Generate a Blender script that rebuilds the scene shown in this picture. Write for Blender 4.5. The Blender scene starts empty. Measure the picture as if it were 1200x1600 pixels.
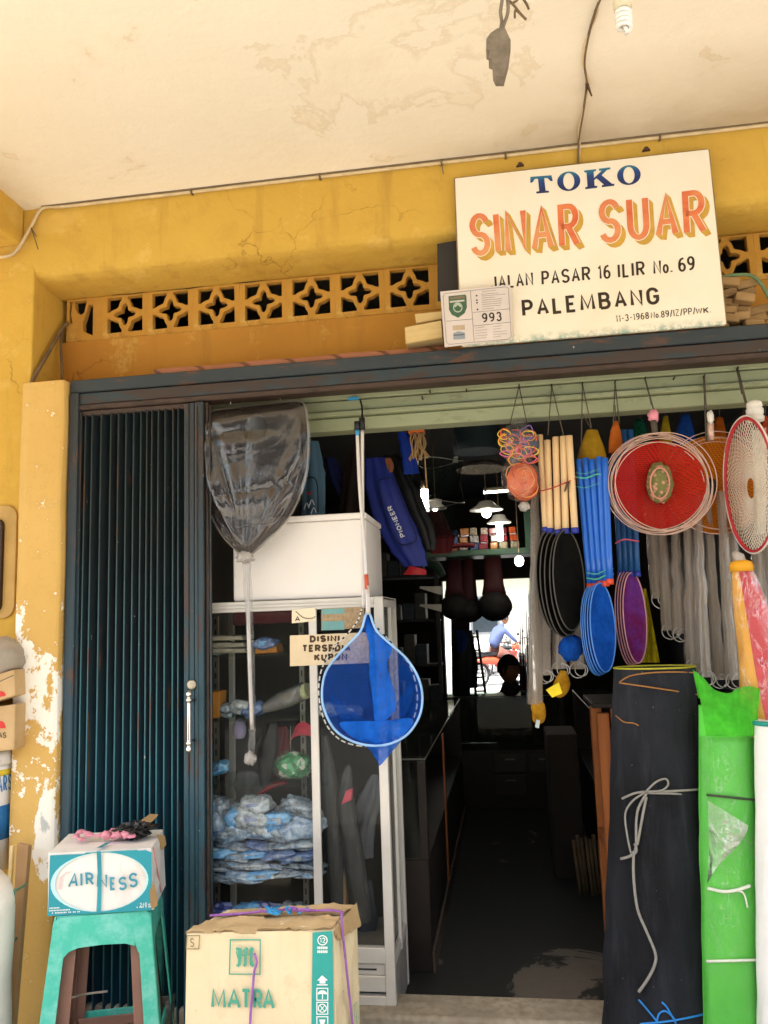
import bpy, bmesh, math, random
from mathutils import Vector, Matrix, noise
random.seed(7)
sc = bpy.context.scene
col = sc.collection
R_ = math.radians
# ------------------------------------------------------------------ camera
FPX, CAMH = 1250.0, 1.6
PSI, TH, RO = R_(8.3), R_(7.9), R_(1.95)
FW = Vector((-math.sin(PSI)*math.cos(TH), math.cos(PSI)*math.cos(TH), math.sin(TH)))
R0 = Vector((math.cos(PSI), math.sin(PSI), 0)); U0 = R0.cross(FW)
RT = R0*math.cos(RO) - U0*math.sin(RO); UP = U0*math.cos(RO) + R0*math.sin(RO)
CAM = Vector((0, 0, CAMH))
cd = bpy.data.cameras.new('camera'); cam = bpy.data.objects.new('camera', cd); col.objects.link(cam)
cd.sensor_fit = 'HORIZONTAL'; cd.sensor_width = 36; cd.lens = FPX/1200*36
cd.clip_start = 0.05; cd.clip_end = 3000
cam.matrix_world = Matrix(((RT.x, UP.x, -FW.x, 0), (RT.y, UP.y, -FW.y, 0), (RT.z, UP.z, -FW.z, CAMH), (0, 0, 0, 1)))
sc.camera = cam
# ------------------------------------------------------------------ world, sun, exposure
SUN_EL, SUN_AZ = R_(58), R_(200)      # azimuth measured from +Y clockwise: the sun stands behind the camera
wd = bpy.data.worlds.new('World'); sc.world = wd; wd.use_nodes = True
wn = wd.node_tree.nodes; bg = wn['Background']
sky = wn.new('ShaderNodeTexSky'); sky.sky_type = 'NISHITA'; sky.sun_disc = False
sky.sun_elevation = SUN_EL; sky.sun_rotation = SUN_AZ; sky.air_density = 1.2; sky.dust_density = 3.0
wd.node_tree.links.new(sky.outputs[0], bg.inputs[0]); bg.inputs[1].default_value = 0.13
sd = bpy.data.lights.new('sun', 'SUN'); sd.energy = 4.5; sd.angle = R_(0.6); sd.color = (1, .97, .92)
so = bpy.data.objects.new('sun', sd); col.objects.link(so)
sdir = Vector((math.sin(SUN_AZ)*math.cos(SUN_EL), math.cos(SUN_AZ)*math.cos(SUN_EL), math.sin(SUN_EL)))
so.rotation_euler = (-sdir).to_track_quat('-Z', 'Y').to_euler(); so.location = sdir*40
vs = sc.view_settings; sc.display_settings.display_device = 'sRGB'
vs.view_transform = 'Standard'; vs.look = 'None'; vs.gamma = 1; vs.exposure = 2.22
sc.render.engine = 'CYCLES'
try:
    sc.cycles.max_bounces = 10; sc.cycles.transparent_max_bounces = 24; sc.cycles.diffuse_bounces = 5
    sc.cycles.caustics_reflective = False; sc.cycles.caustics_refractive = False
    sc.cycles.sample_clamp_indirect = 6
except Exception: pass
# ------------------------------------------------------------------ placing helpers
def ray(px, py): return FW*FPX + RT*(px-600) - UP*(py-800)
def at(px, py, Y):
    d = ray(px, py); return CAM + d*(Y/d.y)
def atx(px, py, X):
    d = ray(px, py); return CAM + d*(X/d.x)
def atz(px, py, Z):
    d = ray(px, py); return CAM + d*((Z-CAMH)/d.z)
def hit(px, py, P0, N):
    d = ray(px, py); return CAM + d*((P0-CAM).dot(N)/d.dot(N))
def ppm(Y): return Y/FPX*1.005            # metres per photo pixel at depth Y
V = Vector
XA, YA, ZA = V((1,0,0)), V((0,1,0)), V((0,0,1))
# ------------------------------------------------------------------ materials
def C(h, a=1):
    h = h.lstrip('#'); o = []
    for i in (0, 2, 4):
        v = int(h[i:i+2], 16)/255; o.append(v/12.92 if v <= .04045 else ((v+.055)/1.055)**2.4)
    return (*o, a)
MATS = {}
class NT:
    def __init__(s, name):
        s.m = bpy.data.materials.new(name); s.m.use_nodes = True; s.t = s.m.node_tree
        s.p = s.t.nodes['Principled BSDF']; s.out = s.t.nodes['Material Output']; s.tc = None
    def n(s, kind, **kw):
        nd = s.t.nodes.new('ShaderNode'+kind)
        for k, v in kw.items():
            if k.startswith('i_'):
                key = k[2:]; key = int(key) if key.isdigit() else key.replace('_', ' ')
                nd.inputs[key].default_value = v
            else: setattr(nd, k, v)
        return nd
    def l(s, a, b): s.t.links.new(a, b)
    def co(s, kind='Object', scale=None):
        if not s.tc: s.tc = s.n('TexCoord')
        o = s.tc.outputs[kind]
        if scale:
            mp = s.n('Mapping'); mp.inputs['Scale'].default_value = scale; s.l(o, mp.inputs[0]); o = mp.outputs[0]
        return o
    def noise(s, sc_, detail=4, rough=.55, kind='Object', stretch=None, dist=0):
        nd = s.n('TexNoise'); nd.inputs['Scale'].default_value = sc_; nd.inputs['Detail'].default_value = detail
        nd.inputs['Roughness'].default_value = rough; nd.inputs['Distortion'].default_value = dist
        s.l(s.co(kind, stretch), nd.inputs['Vector']); return nd.outputs['Fac']
    def ramp(s, fac, stops):
        r = s.n('ValToRGB'); e = r.color_ramp.elements
        while len(e) < len(stops): e.new(.5)
        for i, (p, c) in enumerate(stops):
            e[i].position = p; e[i].color = c if len(c) == 4 else (*c, 1)
        s.l(fac, r.inputs[0]); return r.outputs[0]
    def step(s, fac, a, b):
        r = s.n('MapRange'); r.clamp = True; r.inputs[1].default_value = a; r.inputs[2].default_value = b
        s.l(fac, r.inputs[0]); return r.outputs[0]
    def math(s, op, a, b=None):
        m = s.n('Math', operation=op)
        for i, x in enumerate((a, b)):
            if x is None: continue
            if isinstance(x, (int, float)): m.inputs[i].default_value = x
            else: s.l(x, m.inputs[i])
        return m.outputs[0]
    def mix(s, fac, a, b, mode='MIX'):
        m = s.n('Mix', data_type='RGBA', blend_type=mode)
        for sock, x in ((m.inputs[0], fac), (m.inputs[6], a), (m.inputs[7], b)):
            if isinstance(x, (int, float, tuple, list)): sock.default_value = x
            else: s.l(x, sock)
        return m.outputs[2]
    def sep(s, kind='Object'):
        x = s.n('SeparateXYZ'); s.l(s.co(kind), x.inputs[0]); return x.outputs
    def bump(s, h, strength=.3, dist=.01):
        b = s.n('Bump'); b.inputs['Strength'].default_value = strength; b.inputs['Distance'].default_value = dist
        s.l(h, b.inputs['Height']); s.l(b.outputs[0], s.p.inputs['Normal']); return b
    def base(s, c):
        if isinstance(c, tuple): s.p.inputs['Base Color'].default_value = c
        else: s.l(c, s.p.inputs['Base Color'])
    def set(s, rough=None, metal=None, spec=None, **kw):
        if rough is not None:
            if isinstance(rough, (int, float)): s.p.inputs['Roughness'].default_value = rough
            else: s.l(rough, s.p.inputs['Roughness'])
        if metal is not None: s.p.inputs['Metallic'].default_value = metal
        if spec is not None: s.p.inputs['Specular IOR Level'].default_value = spec
def sc_c(c, k): return (min(1, c[0]*k), min(1, c[1]*k), min(1, c[2]*k), 1)
def mat(name, h, rough=.6, metal=0, var=.18, scale=9, bump=0, bscale=60, spec=.4, h2=None, emit=0, alpha=1, trans=0, stretch=None):
    if name in MATS: return MATS[name]
    t = NT(name); c = C(h) if isinstance(h, str) else h
    if var or h2:
        f = t.noise(scale, 5, .6, stretch=stretch)
        c2 = C(h2) if h2 else sc_c(c, 1+var)
        f = t.step(f, .3, .7)
        t.base(t.mix(f, sc_c(c, 1-var), c2))
    else: t.base(c)
    t.set(rough, metal, spec)
    if bump: t.bump(t.noise(bscale, 4, .6, stretch=stretch), bump, .004)
    if emit:
        t.p.inputs['Emission Color'].default_value = c; t.p.inputs['Emission Strength'].default_value = emit
    if alpha < 1: t.p.inputs['Alpha'].default_value = alpha
    if trans: t.p.inputs['Transmission Weight'].default_value = trans
    MATS[name] = t.m; return t.m
def net_mat(name, h, alpha=.5, rough=.8, translucent=.35, h2=None, scale=20, pat=0, stretch=None, var=.25):
    """thin mesh cloth: threads cover `alpha` of the area"""
    if name in MATS: return MATS[name]
    t = NT(name); t.t.nodes.remove(t.p)
    c = C(h)
    cc = t.mix(t.step(t.noise(scale, 4, stretch=stretch), .3, .7), sc_c(c, 1-var), C(h2) if h2 else sc_c(c, 1.2))
    d = t.n('BsdfDiffuse'); tl = t.n('BsdfTranslucent'); tr = t.n('BsdfTransparent')
    t.l(cc, d.inputs[0]); t.l(cc, tl.inputs[0])
    m1 = t.n('MixShader'); m1.inputs[0].default_value = translucent; t.l(d.outputs[0], m1.inputs[1]); t.l(tl.outputs[0], m1.inputs[2])
    m2 = t.n('MixShader'); t.l(tr.outputs[0], m2.inputs[1]); t.l(m1.outputs[0], m2.inputs[2])
    if pat:
        w1 = t.n('TexWave'); w1.inputs['Scale'].default_value = pat; w1.bands_direction = 'DIAGONAL'
        w2 = t.n('TexWave'); w2.inputs['Scale'].default_value = pat; w2.bands_direction = 'DIAGONAL'
        mp = t.n('Mapping'); mp.inputs['Scale'].default_value = (-1, 1, 1); t.l(t.co(), mp.inputs[0]); t.l(mp.outputs[0], w2.inputs[0]); t.l(t.co(), w1.inputs[0])
        mx = t.math('MAXIMUM', t.step(w1.outputs['Fac'], .55, .8), t.step(w2.outputs['Fac'], .55, .8))
        t.l(t.math('ADD', t.math('MULTIPLY', mx, 1-alpha), alpha*.6), m2.inputs[0])
    else:
        t.l(t.math('ADD', t.math('MULTIPLY', t.step(t.noise(scale*3, 3, stretch=stretch), .3, .7), var), alpha-.12), m2.inputs[0])
    t.l(m2.outputs[0], t.out.inputs[0]); MATS[name] = t.m; return t.m
def film_mat(name, h='ffffff', haze=.06, scale=14, wr=.8, gl=.35, rough=.12, crease=.25, stretch=None):
    """clear plastic film with creases"""
    if name in MATS: return MATS[name]
    t = NT(name); t.t.nodes.remove(t.p)
    tr = t.n('BsdfTransparent'); tr.inputs[0].default_value = (.96, .96, .96, 1)
    g = t.n('BsdfGlossy'); g.inputs['Roughness'].default_value = rough; g.inputs[0].default_value = (.95, .95, .95, 1)
    d = t.n('BsdfDiffuse'); d.inputs[0].default_value = C(h)
    h1 = t.noise(scale, 6, .65, dist=1.2, stretch=stretch)
    b = t.n('Bump'); b.inputs['Strength'].default_value = wr; b.inputs['Distance'].default_value = .03
    t.l(h1, b.inputs['Height']); t.l(b.outputs[0], g.inputs['Normal'])
    fr = t.n('Fresnel'); fr.inputs[0].default_value = 1.5; t.l(b.outputs[0], fr.inputs['Normal'])
    fac = t.math('ADD', t.math('MULTIPLY', fr.outputs[0], gl*2.2), .03)
    # folded creases turn milky and shiny, with highlight streaks painted along them
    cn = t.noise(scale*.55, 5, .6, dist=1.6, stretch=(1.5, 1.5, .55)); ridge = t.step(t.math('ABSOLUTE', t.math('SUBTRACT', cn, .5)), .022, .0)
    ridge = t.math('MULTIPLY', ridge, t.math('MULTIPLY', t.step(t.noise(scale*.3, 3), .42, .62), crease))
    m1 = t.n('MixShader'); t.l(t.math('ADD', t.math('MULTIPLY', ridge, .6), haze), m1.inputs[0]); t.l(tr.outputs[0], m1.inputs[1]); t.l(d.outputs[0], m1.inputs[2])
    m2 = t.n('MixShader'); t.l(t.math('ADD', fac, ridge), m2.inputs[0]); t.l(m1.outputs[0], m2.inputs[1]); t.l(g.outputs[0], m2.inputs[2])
    t.l(m2.outputs[0], t.out.inputs[0]); MATS[name] = t.m; return t.m
def glass_mat(name, tint=(.97, .98, .97, 1), dirt=.012):
    if name in MATS: return MATS[name]
    t = NT(name); t.t.nodes.remove(t.p)
    tr = t.n('BsdfTransparent'); tr.inputs[0].default_value = tint
    g = t.n('BsdfGlossy'); g.inputs['Roughness'].default_value = .02
    d = t.n('BsdfDiffuse'); d.inputs[0].default_value = (.7, .68, .62, 1)
    fr = t.n('Fresnel'); fr.inputs[0].default_value = 1.45
    m1 = t.n('MixShader'); t.l(t.math('MULTIPLY', t.step(t.noise(6, 5, .7, stretch=(3, 1, .6)), .35, .75), dirt), m1.inputs[0])
    t.l(tr.outputs[0], m1.inputs[1]); t.l(d.outputs[0], m1.inputs[2])
    m2 = t.n('MixShader'); t.l(t.math('MULTIPLY', fr.outputs[0], .16), m2.inputs[0]); t.l(m1.outputs[0], m2.inputs[1]); t.l(g.outputs[0], m2.inputs[2])
    t.l(m2.outputs[0], t.out.inputs[0]); MATS[name] = t.m; return t.m
# ------------------------------------------------------------------ objects
ORG = {}
def tag(o, label=None, cat=None, group=None, kind=None):
    if label: o['label'] = label
    if cat: o['category'] = cat
    if group: o['group'] = group
    if kind: o['kind'] = kind
    return o
def thing(name, label, cat, loc, group=None, rot=None):
    o = bpy.data.objects.new(name, None); col.objects.link(o); o.empty_display_size = .05
    o.location = loc
    if rot: o.rotation_euler = rot
    ORG[o.name] = V((0,0,0)) if rot else V(loc)
    return tag(o, label, cat, group)
def put(name, me, m, parent=None, org=None):
    o = bpy.data.objects.new(name, me); col.objects.link(o)
    if m is not None:
        me.materials.clear() if len(me.materials) else None
        me.materials.append(m)
    if parent is not None:
        o.parent = parent; ORG[o.name] = ORG[parent.name]
    else: ORG[o.name] = V((0,0,0)) if org is None else V(org)
    return o
class MB:
    def __init__(s): s.v, s.f, s.sm = [], [], []
    def add(s, vs_, fs, smooth=False):
        b = len(s.v); s.v += [V(p) for p in vs_]
        for f in fs: s.f.append(tuple(i+b for i in f)); s.sm.append(smooth)
        return s
    def box(s, x0, x1, y0, y1, z0, z1):
        p = [(x, y, z) for z in (z0, z1) for y in (y0, y1) for x in (x0, x1)]
        return s.add(p, [(0,2,3,1), (4,5,7,6), (0,1,5,4), (2,6,7,3), (0,4,6,2), (1,3,7,5)])
    def obox(s, c, a, b, d):              # centre and three half-axis vectors
        c, a, b, d = V(c), V(a), V(b), V(d)
        p = [c+a*x+b*y+d*z for z in (-1, 1) for y in (-1, 1) for x in (-1, 1)]
        return s.add(p, [(0,2,3,1), (4,5,7,6), (0,1,5,4), (2,6,7,3), (0,4,6,2), (1,3,7,5)])
    def hexa(s, q, off):                  # quad of four points swept by off
        q = [V(p) for p in q]; p = q+[a+V(off) for a in q]
        return s.add(p, [(0,1,2,3), (7,6,5,4), (0,4,5,1), (1,5,6,2), (2,6,7,3), (3,7,4,0)])
    def tube(s, pts, r, n=8, closed=False, cap=True, flat=1.0):
        pts = [V(p) for p in pts]; N = len(pts)
        rs = r if isinstance(r, (list, tuple)) else [r]*N
        vs_, fs = [], []; prev = None
        for i, p in enumerate(pts):
            a = pts[(i-1) % N] if (closed or i > 0) else p
            b = pts[(i+1) % N] if (closed or i < N-1) else p
            t = (b-a).normalized() if (b-a).length > 1e-9 else ZA
            if prev is None:
                ref = ZA if abs(t.z) < .9 else YA
                u = t.cross(ref).normalized()
            else: u = (prev - t*prev.dot(t)).normalized()
            prev = u; w = t.cross(u)
            for k in range(n):
                an = 2*math.pi*k/n
                vs_.append(p + u*math.cos(an)*rs[i] + w*math.sin(an)*rs[i]*flat)
        M_ = N if closed else N-1
        for i in range(M_):
            j = (i+1) % N
            for k in range(n):
                l = (k+1) % n; fs.append((i*n+k, i*n+l, j*n+l, j*n+k))
        s.add(vs_, fs, True)
        if cap and not closed:
            b = len(s.v)-N*n
            s.f.append(tuple(b+k for k in range(n))[::-1]); s.sm.append(False)
            s.f.append(tuple(b+(N-1)*n+k for k in range(n))); s.sm.append(False)
        return s
    def cyl(s, a, b, r, n=12, r2=None): return s.tube([a, b], [r, r if r2 is None else r2], n)
    def grid(s, fn, nu, nv, cu=False, cv=False, smooth=True):
        vs_ = [fn(i/(nu if cu else nu-1), j/(nv if cv else nv-1)) for j in range(nv) for i in range(nu)]
        fs = []
        for j in range(nv if cv else nv-1):
            for i in range(nu if cu else nu-1):
                i2, j2 = (i+1) % nu, (j+1) % nv
                fs.append((j*nu+i, j*nu+i2, j2*nu+i2, j2*nu+i))
        return s.add(vs_, fs, smooth)
    def lathe(s, prof, c, n=24, axis=None, jit=0):
        c = V(c)
        if axis is None: ax, u, w = ZA, XA, YA
        else:
            ax = V(axis).normalized(); u = ax.cross(ZA if abs(ax.z) < .9 else XA).normalized(); w = ax.cross(u)
        vs_, fs = [], []
        for (r, z) in prof:
            for k in range(n):
                a = 2*math.pi*k/n; rr = r
                if jit: rr = r*(1+jit*noise.noise(V((math.cos(a)*2, math.sin(a)*2, z*7+c.x*9))))
                vs_.append(c+ax*z+u*math.cos(a)*rr+w*math.sin(a)*rr)
        for j in range(len(prof)-1):
            for k in range(n):
                l = (k+1) % n; fs.append((j*n+k, j*n+l, (j+1)*n+l, (j+1)*n+k))
        s.add(vs_, fs, True); b = len(s.v)-len(prof)*n
        if prof[0][0] > 1e-4: s.f.append(tuple(b+k for k in range(n))[::-1]); s.sm.append(False)
        if prof[-1][0] > 1e-4: s.f.append(tuple(b+(len(prof)-1)*n+k for k in range(n))); s.sm.append(False)
        return s
    def blob(s, c, rx, ry, rz, amp=.12, freq=3, nu=20, nv=14, seed=0, flat=0):
        c = V(c)
        def fn(u, v):
            a = 2*math.pi*u; b = math.pi*(v-.5)
            d = V((math.cos(a)*math.cos(b), math.sin(a)*math.cos(b), math.sin(b)))
            k = 1+amp*noise.noise(d*freq+V((seed*3.1, seed*1.7, seed)))+amp*.5*noise.noise(d*freq*2.7+V((seed, 0, 5)))
            z = d.z*rz*k
            if flat and z < -flat*rz: z = -flat*rz
            return c+V((d.x*rx*k, d.y*ry*k, z))
        return s.grid(fn, nu, nv, cu=True)
    def build(s, name, m, parent=None, bevel=0, seg=1, org=None):
        o_ = ORG[parent.name] if parent is not None else V(org or (0, 0, 0))
        me = bpy.data.meshes.new(name); me.from_pydata([tuple(p-o_) for p in s.v], [], s.f)
        me.polygons.foreach_set('use_smooth', s.sm)
        if bevel:
            bm = bmesh.new(); bm.from_mesh(me); bmesh.ops.remove_doubles(bm, verts=bm.verts, dist=1e-6)
            es = [e for e in bm.edges if len(e.link_faces) == 2 and e.calc_face_angle(0) > .5]
            bmesh.ops.bevel(bm, geom=es, offset=bevel, segments=seg, affect='EDGES', profile=.5)
            bm.to_mesh(me); bm.free()
        me.validate()
        o = put(name, me, m, parent, org)
        if parent is None: o.location = o_
        return o
def part(name, m, parent, bevel=0, **k):      # part('leg', mat, root, box=(...))
    b = MB()
    for key, args in k.items(): getattr(b, key)(*args)
    return b.build(name, m, parent, bevel)
def copy_tree(o, parent=None):
    c = o.copy(); col.objects.link(c); c.parent = parent; ORG[c.name] = ORG[o.name]
    for ch in list(o.children): copy_tree(ch, c)
    return c
# flat lettering and outlines, laid on a plane: p0 + ux*x + uz*y, front towards ux x uz
def _curve_mesh(cu):
    ob = bpy.data.objects.new('tmp', cu); col.objects.link(ob)
    me = bpy.data.meshes.new_from_object(ob.evaluated_get(bpy.context.evaluated_depsgraph_get()))
    bpy.data.objects.remove(ob); bpy.data.curves.remove(cu); return me
TXT = {}
def text_mesh(s, bold=0, sp=1.0):
    key = (s, bold, sp)
    if key not in TXT:
        cu = bpy.data.curves.new('t', 'FONT'); cu.body = s; cu.size = 1; cu.offset = bold; cu.resolution_u = 4; cu.space_character = sp
        me = _curve_mesh(cu)
        vs_ = [v.co.copy() for v in me.vertices]; fs = [tuple(p.vertices) for p in me.polygons]
        bpy.data.meshes.remove(me)
        x0 = min(v.x for v in vs_); x1 = max(v.x for v in vs_); y0 = min(v.y for v in vs_); y1 = max(v.y for v in vs_)
        TXT[key] = ([((v.x-x0)/(x1-x0), (v.y-y0)/(y1-y0)) for v in vs_], fs)
    return TXT[key]
def text(name, s, p0, ux, uz, m, parent, off=.001, bold=0, sp=1.0, arr=None):
    pts, fs = text_mesh(s, bold, sp); n = ux.cross(uz).normalized()
    b = MB()
    for (dx, dz, do) in (arr or [(0, 0, 0)]):
        b.add([p0+ux*(x+dx)+uz*(y+dz)+n*(off+do) for x, y in pts], fs)
    return b.build(name, m, parent)
def shape_mesh(loops, ext=0, bev=0):
    cu = bpy.data.curves.new('s', 'CURVE'); cu.dimensions = '2D'; cu.fill_mode = 'BOTH'; cu.extrude = ext; cu.bevel_depth = bev; cu.bevel_resolution = 1
    for lp in loops:
        sp = cu.splines.new('POLY'); sp.points.add(len(lp)-1); sp.use_cyclic_u = True
        for i, q in enumerate(lp): sp.points[i].co = (q[0], q[1], 0, 1)
    me = _curve_mesh(cu)
    vs_ = [v.co.copy() for v in me.vertices]; fs = [tuple(p.vertices) for p in me.polygons]
    bpy.data.meshes.remove(me); return vs_, fs
def shape(name, loops, p0, ux, uz, m, parent, off=.001, ext=0, bev=0):
    vs_, fs = shape_mesh(loops, ext, bev); n = ux.cross(uz).normalized()
    return MB().add([p0+ux*v.x+uz*v.y+n*(off+v.z) for v in vs_], fs).build(name, m, parent)
def rect(x0, y0, x1, y1): return [(x0, y0), (x1, y0), (x1, y1), (x0, y1)]
def ell(cx, cy, rx, ry, n=40): return [(cx+rx*math.cos(2*math.pi*i/n), cy+ry*math.sin(2*math.pi*i/n)) for i in range(n)]
def smooth_path(pts, k=6, closed=False):      # Catmull-Rom
    pts = [V(p) for p in pts]; N = len(pts); out = []
    rng = range(N if closed else N-1)
    for i in rng:
        g = (lambda j: pts[j % N]) if closed else (lambda j: pts[max(0, min(N-1, j))])
        p0, p1, p2, p3 = g(i-1), g(i), g(i+1), g(i+2)
        for q in range(k):
            t = q/k
            out.append(.5*((2*p1)+(p2-p0)*t+(2*p0-5*p1+4*p2-p3)*t*t+(3*p1-p0-3*p2+p3)*t*t*t))
    if not closed: out.append(pts[-1])
    return out
# ------------------------------------------------------------------ brush-stroke lettering
def arc(cx, cy, rx, ry, a0, a1, n=9): return [(cx+rx*math.cos(R_(a0+(a1-a0)*i/n)), cy+ry*math.sin(R_(a0+(a1-a0)*i/n))) for i in range(n+1)]
_S = arc(.5, .74, .5, .26, 20, 180, 8)+arc(.5, .76, .5, .27, 190, 262, 4)[1:]+arc(.5, .25, .5, .25, 80, -180+20, 10)
GL = {
 'A': (1, [[(0, 0), (.5, 1), (1, 0)], [(.2, .32), (.8, .32)]]), 'B': (.95, [[(0, 0), (0, 1), (.5, 1)]+arc(.55, .76, .38, .24, 90, -90, 7)+[(.02, .52)], [(.5, .52)]+arc(.58, .26, .42, .26, 90, -90, 8)+[(0, 0)]]),
 'C': (.95, [arc(.5, .7, .5, .3, 10, 180, 8)+arc(.5, .3, .5, .3, 180, 350, 8)]), 'D': (1, [[(0, 0), (0, 1), (.4, 1)]+arc(.4, .5, .6, .5, 90, -90, 10)+[(0, 0)]]),
 'E': (.8, [[(1, 1), (0, 1), (0, 0), (1, 0)], [(0, .5), (.8, .5)]]), 'G': (1, [arc(.5, .7, .5, .3, 10, 180, 8)+arc(.5, .3, .5, .3, 180, 360, 9)+[(1, .46), (.55, .46)]]),
 'H': (1, [[(0, 0), (0, 1)], [(1, 0), (1, 1)], [(0, .5), (1, .5)]]), 'I': (.02, [[(.5, 0), (.5, 1)]]), 'J': (.7, [[(1, 1), (1, .3)]+arc(.5, .27, .5, .27, 0, -170, 8)]),
 'K': (1, [[(0, 0), (0, 1)], [(1, 1), (.05, .42)], [(.35, .6), (1, 0)]]), 'L': (.75, [[(0, 1), (0, 0), (1, 0)]]), 'M': (1.3, [[(0, 0), (.06, 1), (.5, .12), (.94, 1), (1, 0)]]),
 'N': (1, [[(0, 0), (0, 1), (1, 0), (1, 1)]]), 'O': (1, [arc(.5, .5, .5, .5, 90, 450, 24)]), 'P': (.9, [[(0, 0), (0, 1), (.5, 1)]+arc(.55, .73, .45, .27, 90, -90, 8)+[(0, .46)]]),
 'R': (1, [[(0, 0), (0, 1), (.5, 1)]+arc(.52, .74, .46, .26, 90, -90, 8)+[(0, .48)], [(.45, .48), (1, 0)]]), 'S': (.95, [_S]), 'T': (.95, [[(0, 1), (1, 1)], [(.5, 1), (.5, 0)]]),
 'U': (1, [[(0, 1), (0, .3)]+arc(.5, .3, .5, .3, 180, 360, 10)+[(1, 1)]]), 'V': (1, [[(0, 1), (.5, 0), (1, 1)]]), 'W': (1.4, [[(0, 1), (.24, 0), (.5, .95), (.76, 0), (1, 1)]]), 'Z': (.9, [[(0, 1), (1, 1), (0, 0), (1, 0)]]),
 '0': (.85, [arc(.5, .5, .5, .5, 90, 450, 20)]), '1': (.3, [[(0, .8), (.9, 1), (.9, 0)]]), '2': (.85, [arc(.5, .7, .5, .3, 170, -30, 9)+[(0, 0), (1, 0)]]), '3': (.85, [arc(.5, .75, .45, .25, 160, -80, 9), arc(.5, .26, .5, .27, 85, -165, 10)]),
 '4': (.9, [[(.75, 0), (.75, 1), (0, .28), (1, .28)]]), '6': (.85, [[(.85, .98)]+arc(.6, .4, .6, .55, 115, 180, 6)+arc(.5, .28, .5, .28, 180, 540, 18)]), '8': (.85, [arc(.5, .75, .42, .25, 90, 450, 16), arc(.5, .26, .5, .26, 90, 450, 16)]),
 '9': (.85, [[(.15, .02)]+arc(.4, .6, .6, .55, -65, 0, 6)+arc(.5, .72, .5, .28, 0, 360, 18)]), '-': (.5, [[(0, .45), (1, .45)]]), '/': (.55, [[(0, -.05), (1, 1.05)]]), '.': (.02, [[(.5, 0), (.5, .1)]]),
 'o': (.7, [arc(.5, .3, .5, .3, 90, 450, 16)]), 'm': (1.1, [[(0, 0), (0, .55)], [(0, .4)]+arc(.25, .4, .25, .18, 150, 0, 5)+[(.5, 0)], [(.5, .4)]+arc(.75, .4, .25, .18, 150, 0, 5)+[(1, 0)]]), 'l': (.02, [[(.5, 0), (.5, 1)]]),
}
def ribbon(mb, pts, sw, fn):
    """pts in metres (x, y); fn maps (x, y) to the world"""
    N = len(pts); L, Rr = [], []
    for i in range(N):
        p = V((*pts[i], 0)); a = V((*pts[max(0, i-1)], 0)); c = V((*pts[min(N-1, i+1)], 0))
        closed = (V((*pts[0], 0))-V((*pts[-1], 0))).length < 1e-5
        if closed and i in (0, N-1): a = V((*pts[N-2], 0)); c = V((*pts[1], 0))
        d1 = (p-a).normalized() if (p-a).length > 1e-9 else (c-p).normalized(); d2 = (c-p).normalized() if (c-p).length > 1e-9 else d1
        n1 = V((-d1.y, d1.x, 0)); n2 = V((-d2.y, d2.x, 0)); m = n1+n2
        m = n1 if m.length < 1e-4 else m.normalized(); k = min(1/max(.32, m.dot(n1)), 1.15 if m.dot(n1) < .6 else 1.42)
        L.append(p+m*sw/2*k); Rr.append(p-m*sw/2*k)
    mb.add([fn(q.x, q.y) for q in L]+[fn(q.x, q.y) for q in Rr], [(i, i+N, i+1+N, i+1) for i in range(N-1)])
def glyph(name, ch, p0, ux, uz, w, h, sw, m, parent, off=.001, sweep=None):
    """one letter: lower-left p0, unit axes ux / uz, cell w x h, stroke width sw (metres)"""
    n = ux.cross(uz).normalized(); b = MB(); k = 0
    for (dx, dy, do) in (sweep or [(0, 0, 0)]):
        for pl in GL[ch][1]:
            pts = [(sw/2+x*max(1e-6, w-sw)+dx, sw/2+y*(h-sw)+dy) for x, y in pl]; k += 1
            ribbon(b, pts, sw, lambda x, y: p0+ux*x+uz*y+n*(off+do+k*.00004))
    return b.build(name, m, parent)
def letters(s, p0, ux, uz, m, parent, off=.001, sw=.16, gap=.34, space=.55, name='letter', asp=None):
    """write s inside the parallelogram p0, ux (full width), uz (full height); sw and gap are shares of the height-fitted letter width"""
    W, H = ux.length, uz.length; xu, zu = ux.normalized(), uz.normalized()
    tot = 0
    for ch in s: tot += space if ch == ' ' else GL[ch][0]+sw*1.0+gap
    tot -= gap; unit = W/tot; x = 0; out = []
    for ch in s:
        if ch == ' ': x += space*unit; continue
        w = (GL[ch][0]+sw)*unit
        out.append(glyph(name, ch, p0+xu*x, xu, zu, w, H, sw*unit, m, parent, off)); x += w+gap*unit
    return out
# ================================================================== SETTING
FLOOR, PAVE, CEIL = .12, .05, 3.50
t = NT('street_ground'); n1 = t.noise(.8, 6); t.base(t.ramp(n1, [(.3, C('8b8984')), (.7, C('a5a39c'))])); t.set(.9); t.bump(t.noise(40, 5), .4, .01); M_GROUND = t.m
t = NT('pavement_concrete'); n1 = t.noise(3, 7, .65); n2 = t.noise(30, 4)
t.base(t.mix(t.step(n2, .4, .7), t.ramp(n1, [(.3, C('8f8575')), (.7, C('b3a993'))]), C('8a7e6c'))); t.set(.9); t.bump(n2, .5, .006); M_PAVE = t.m
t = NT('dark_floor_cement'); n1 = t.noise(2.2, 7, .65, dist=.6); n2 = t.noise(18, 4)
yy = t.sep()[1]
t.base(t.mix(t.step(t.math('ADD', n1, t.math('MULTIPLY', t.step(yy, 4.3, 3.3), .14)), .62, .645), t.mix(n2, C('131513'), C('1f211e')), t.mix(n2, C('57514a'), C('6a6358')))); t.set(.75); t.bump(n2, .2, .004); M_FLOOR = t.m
MB().add([(-900,-900,0), (900,-900,0), (900,900,0), (-900,900,0)], [(0,1,2,3)]).build('ground', M_GROUND)
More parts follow.
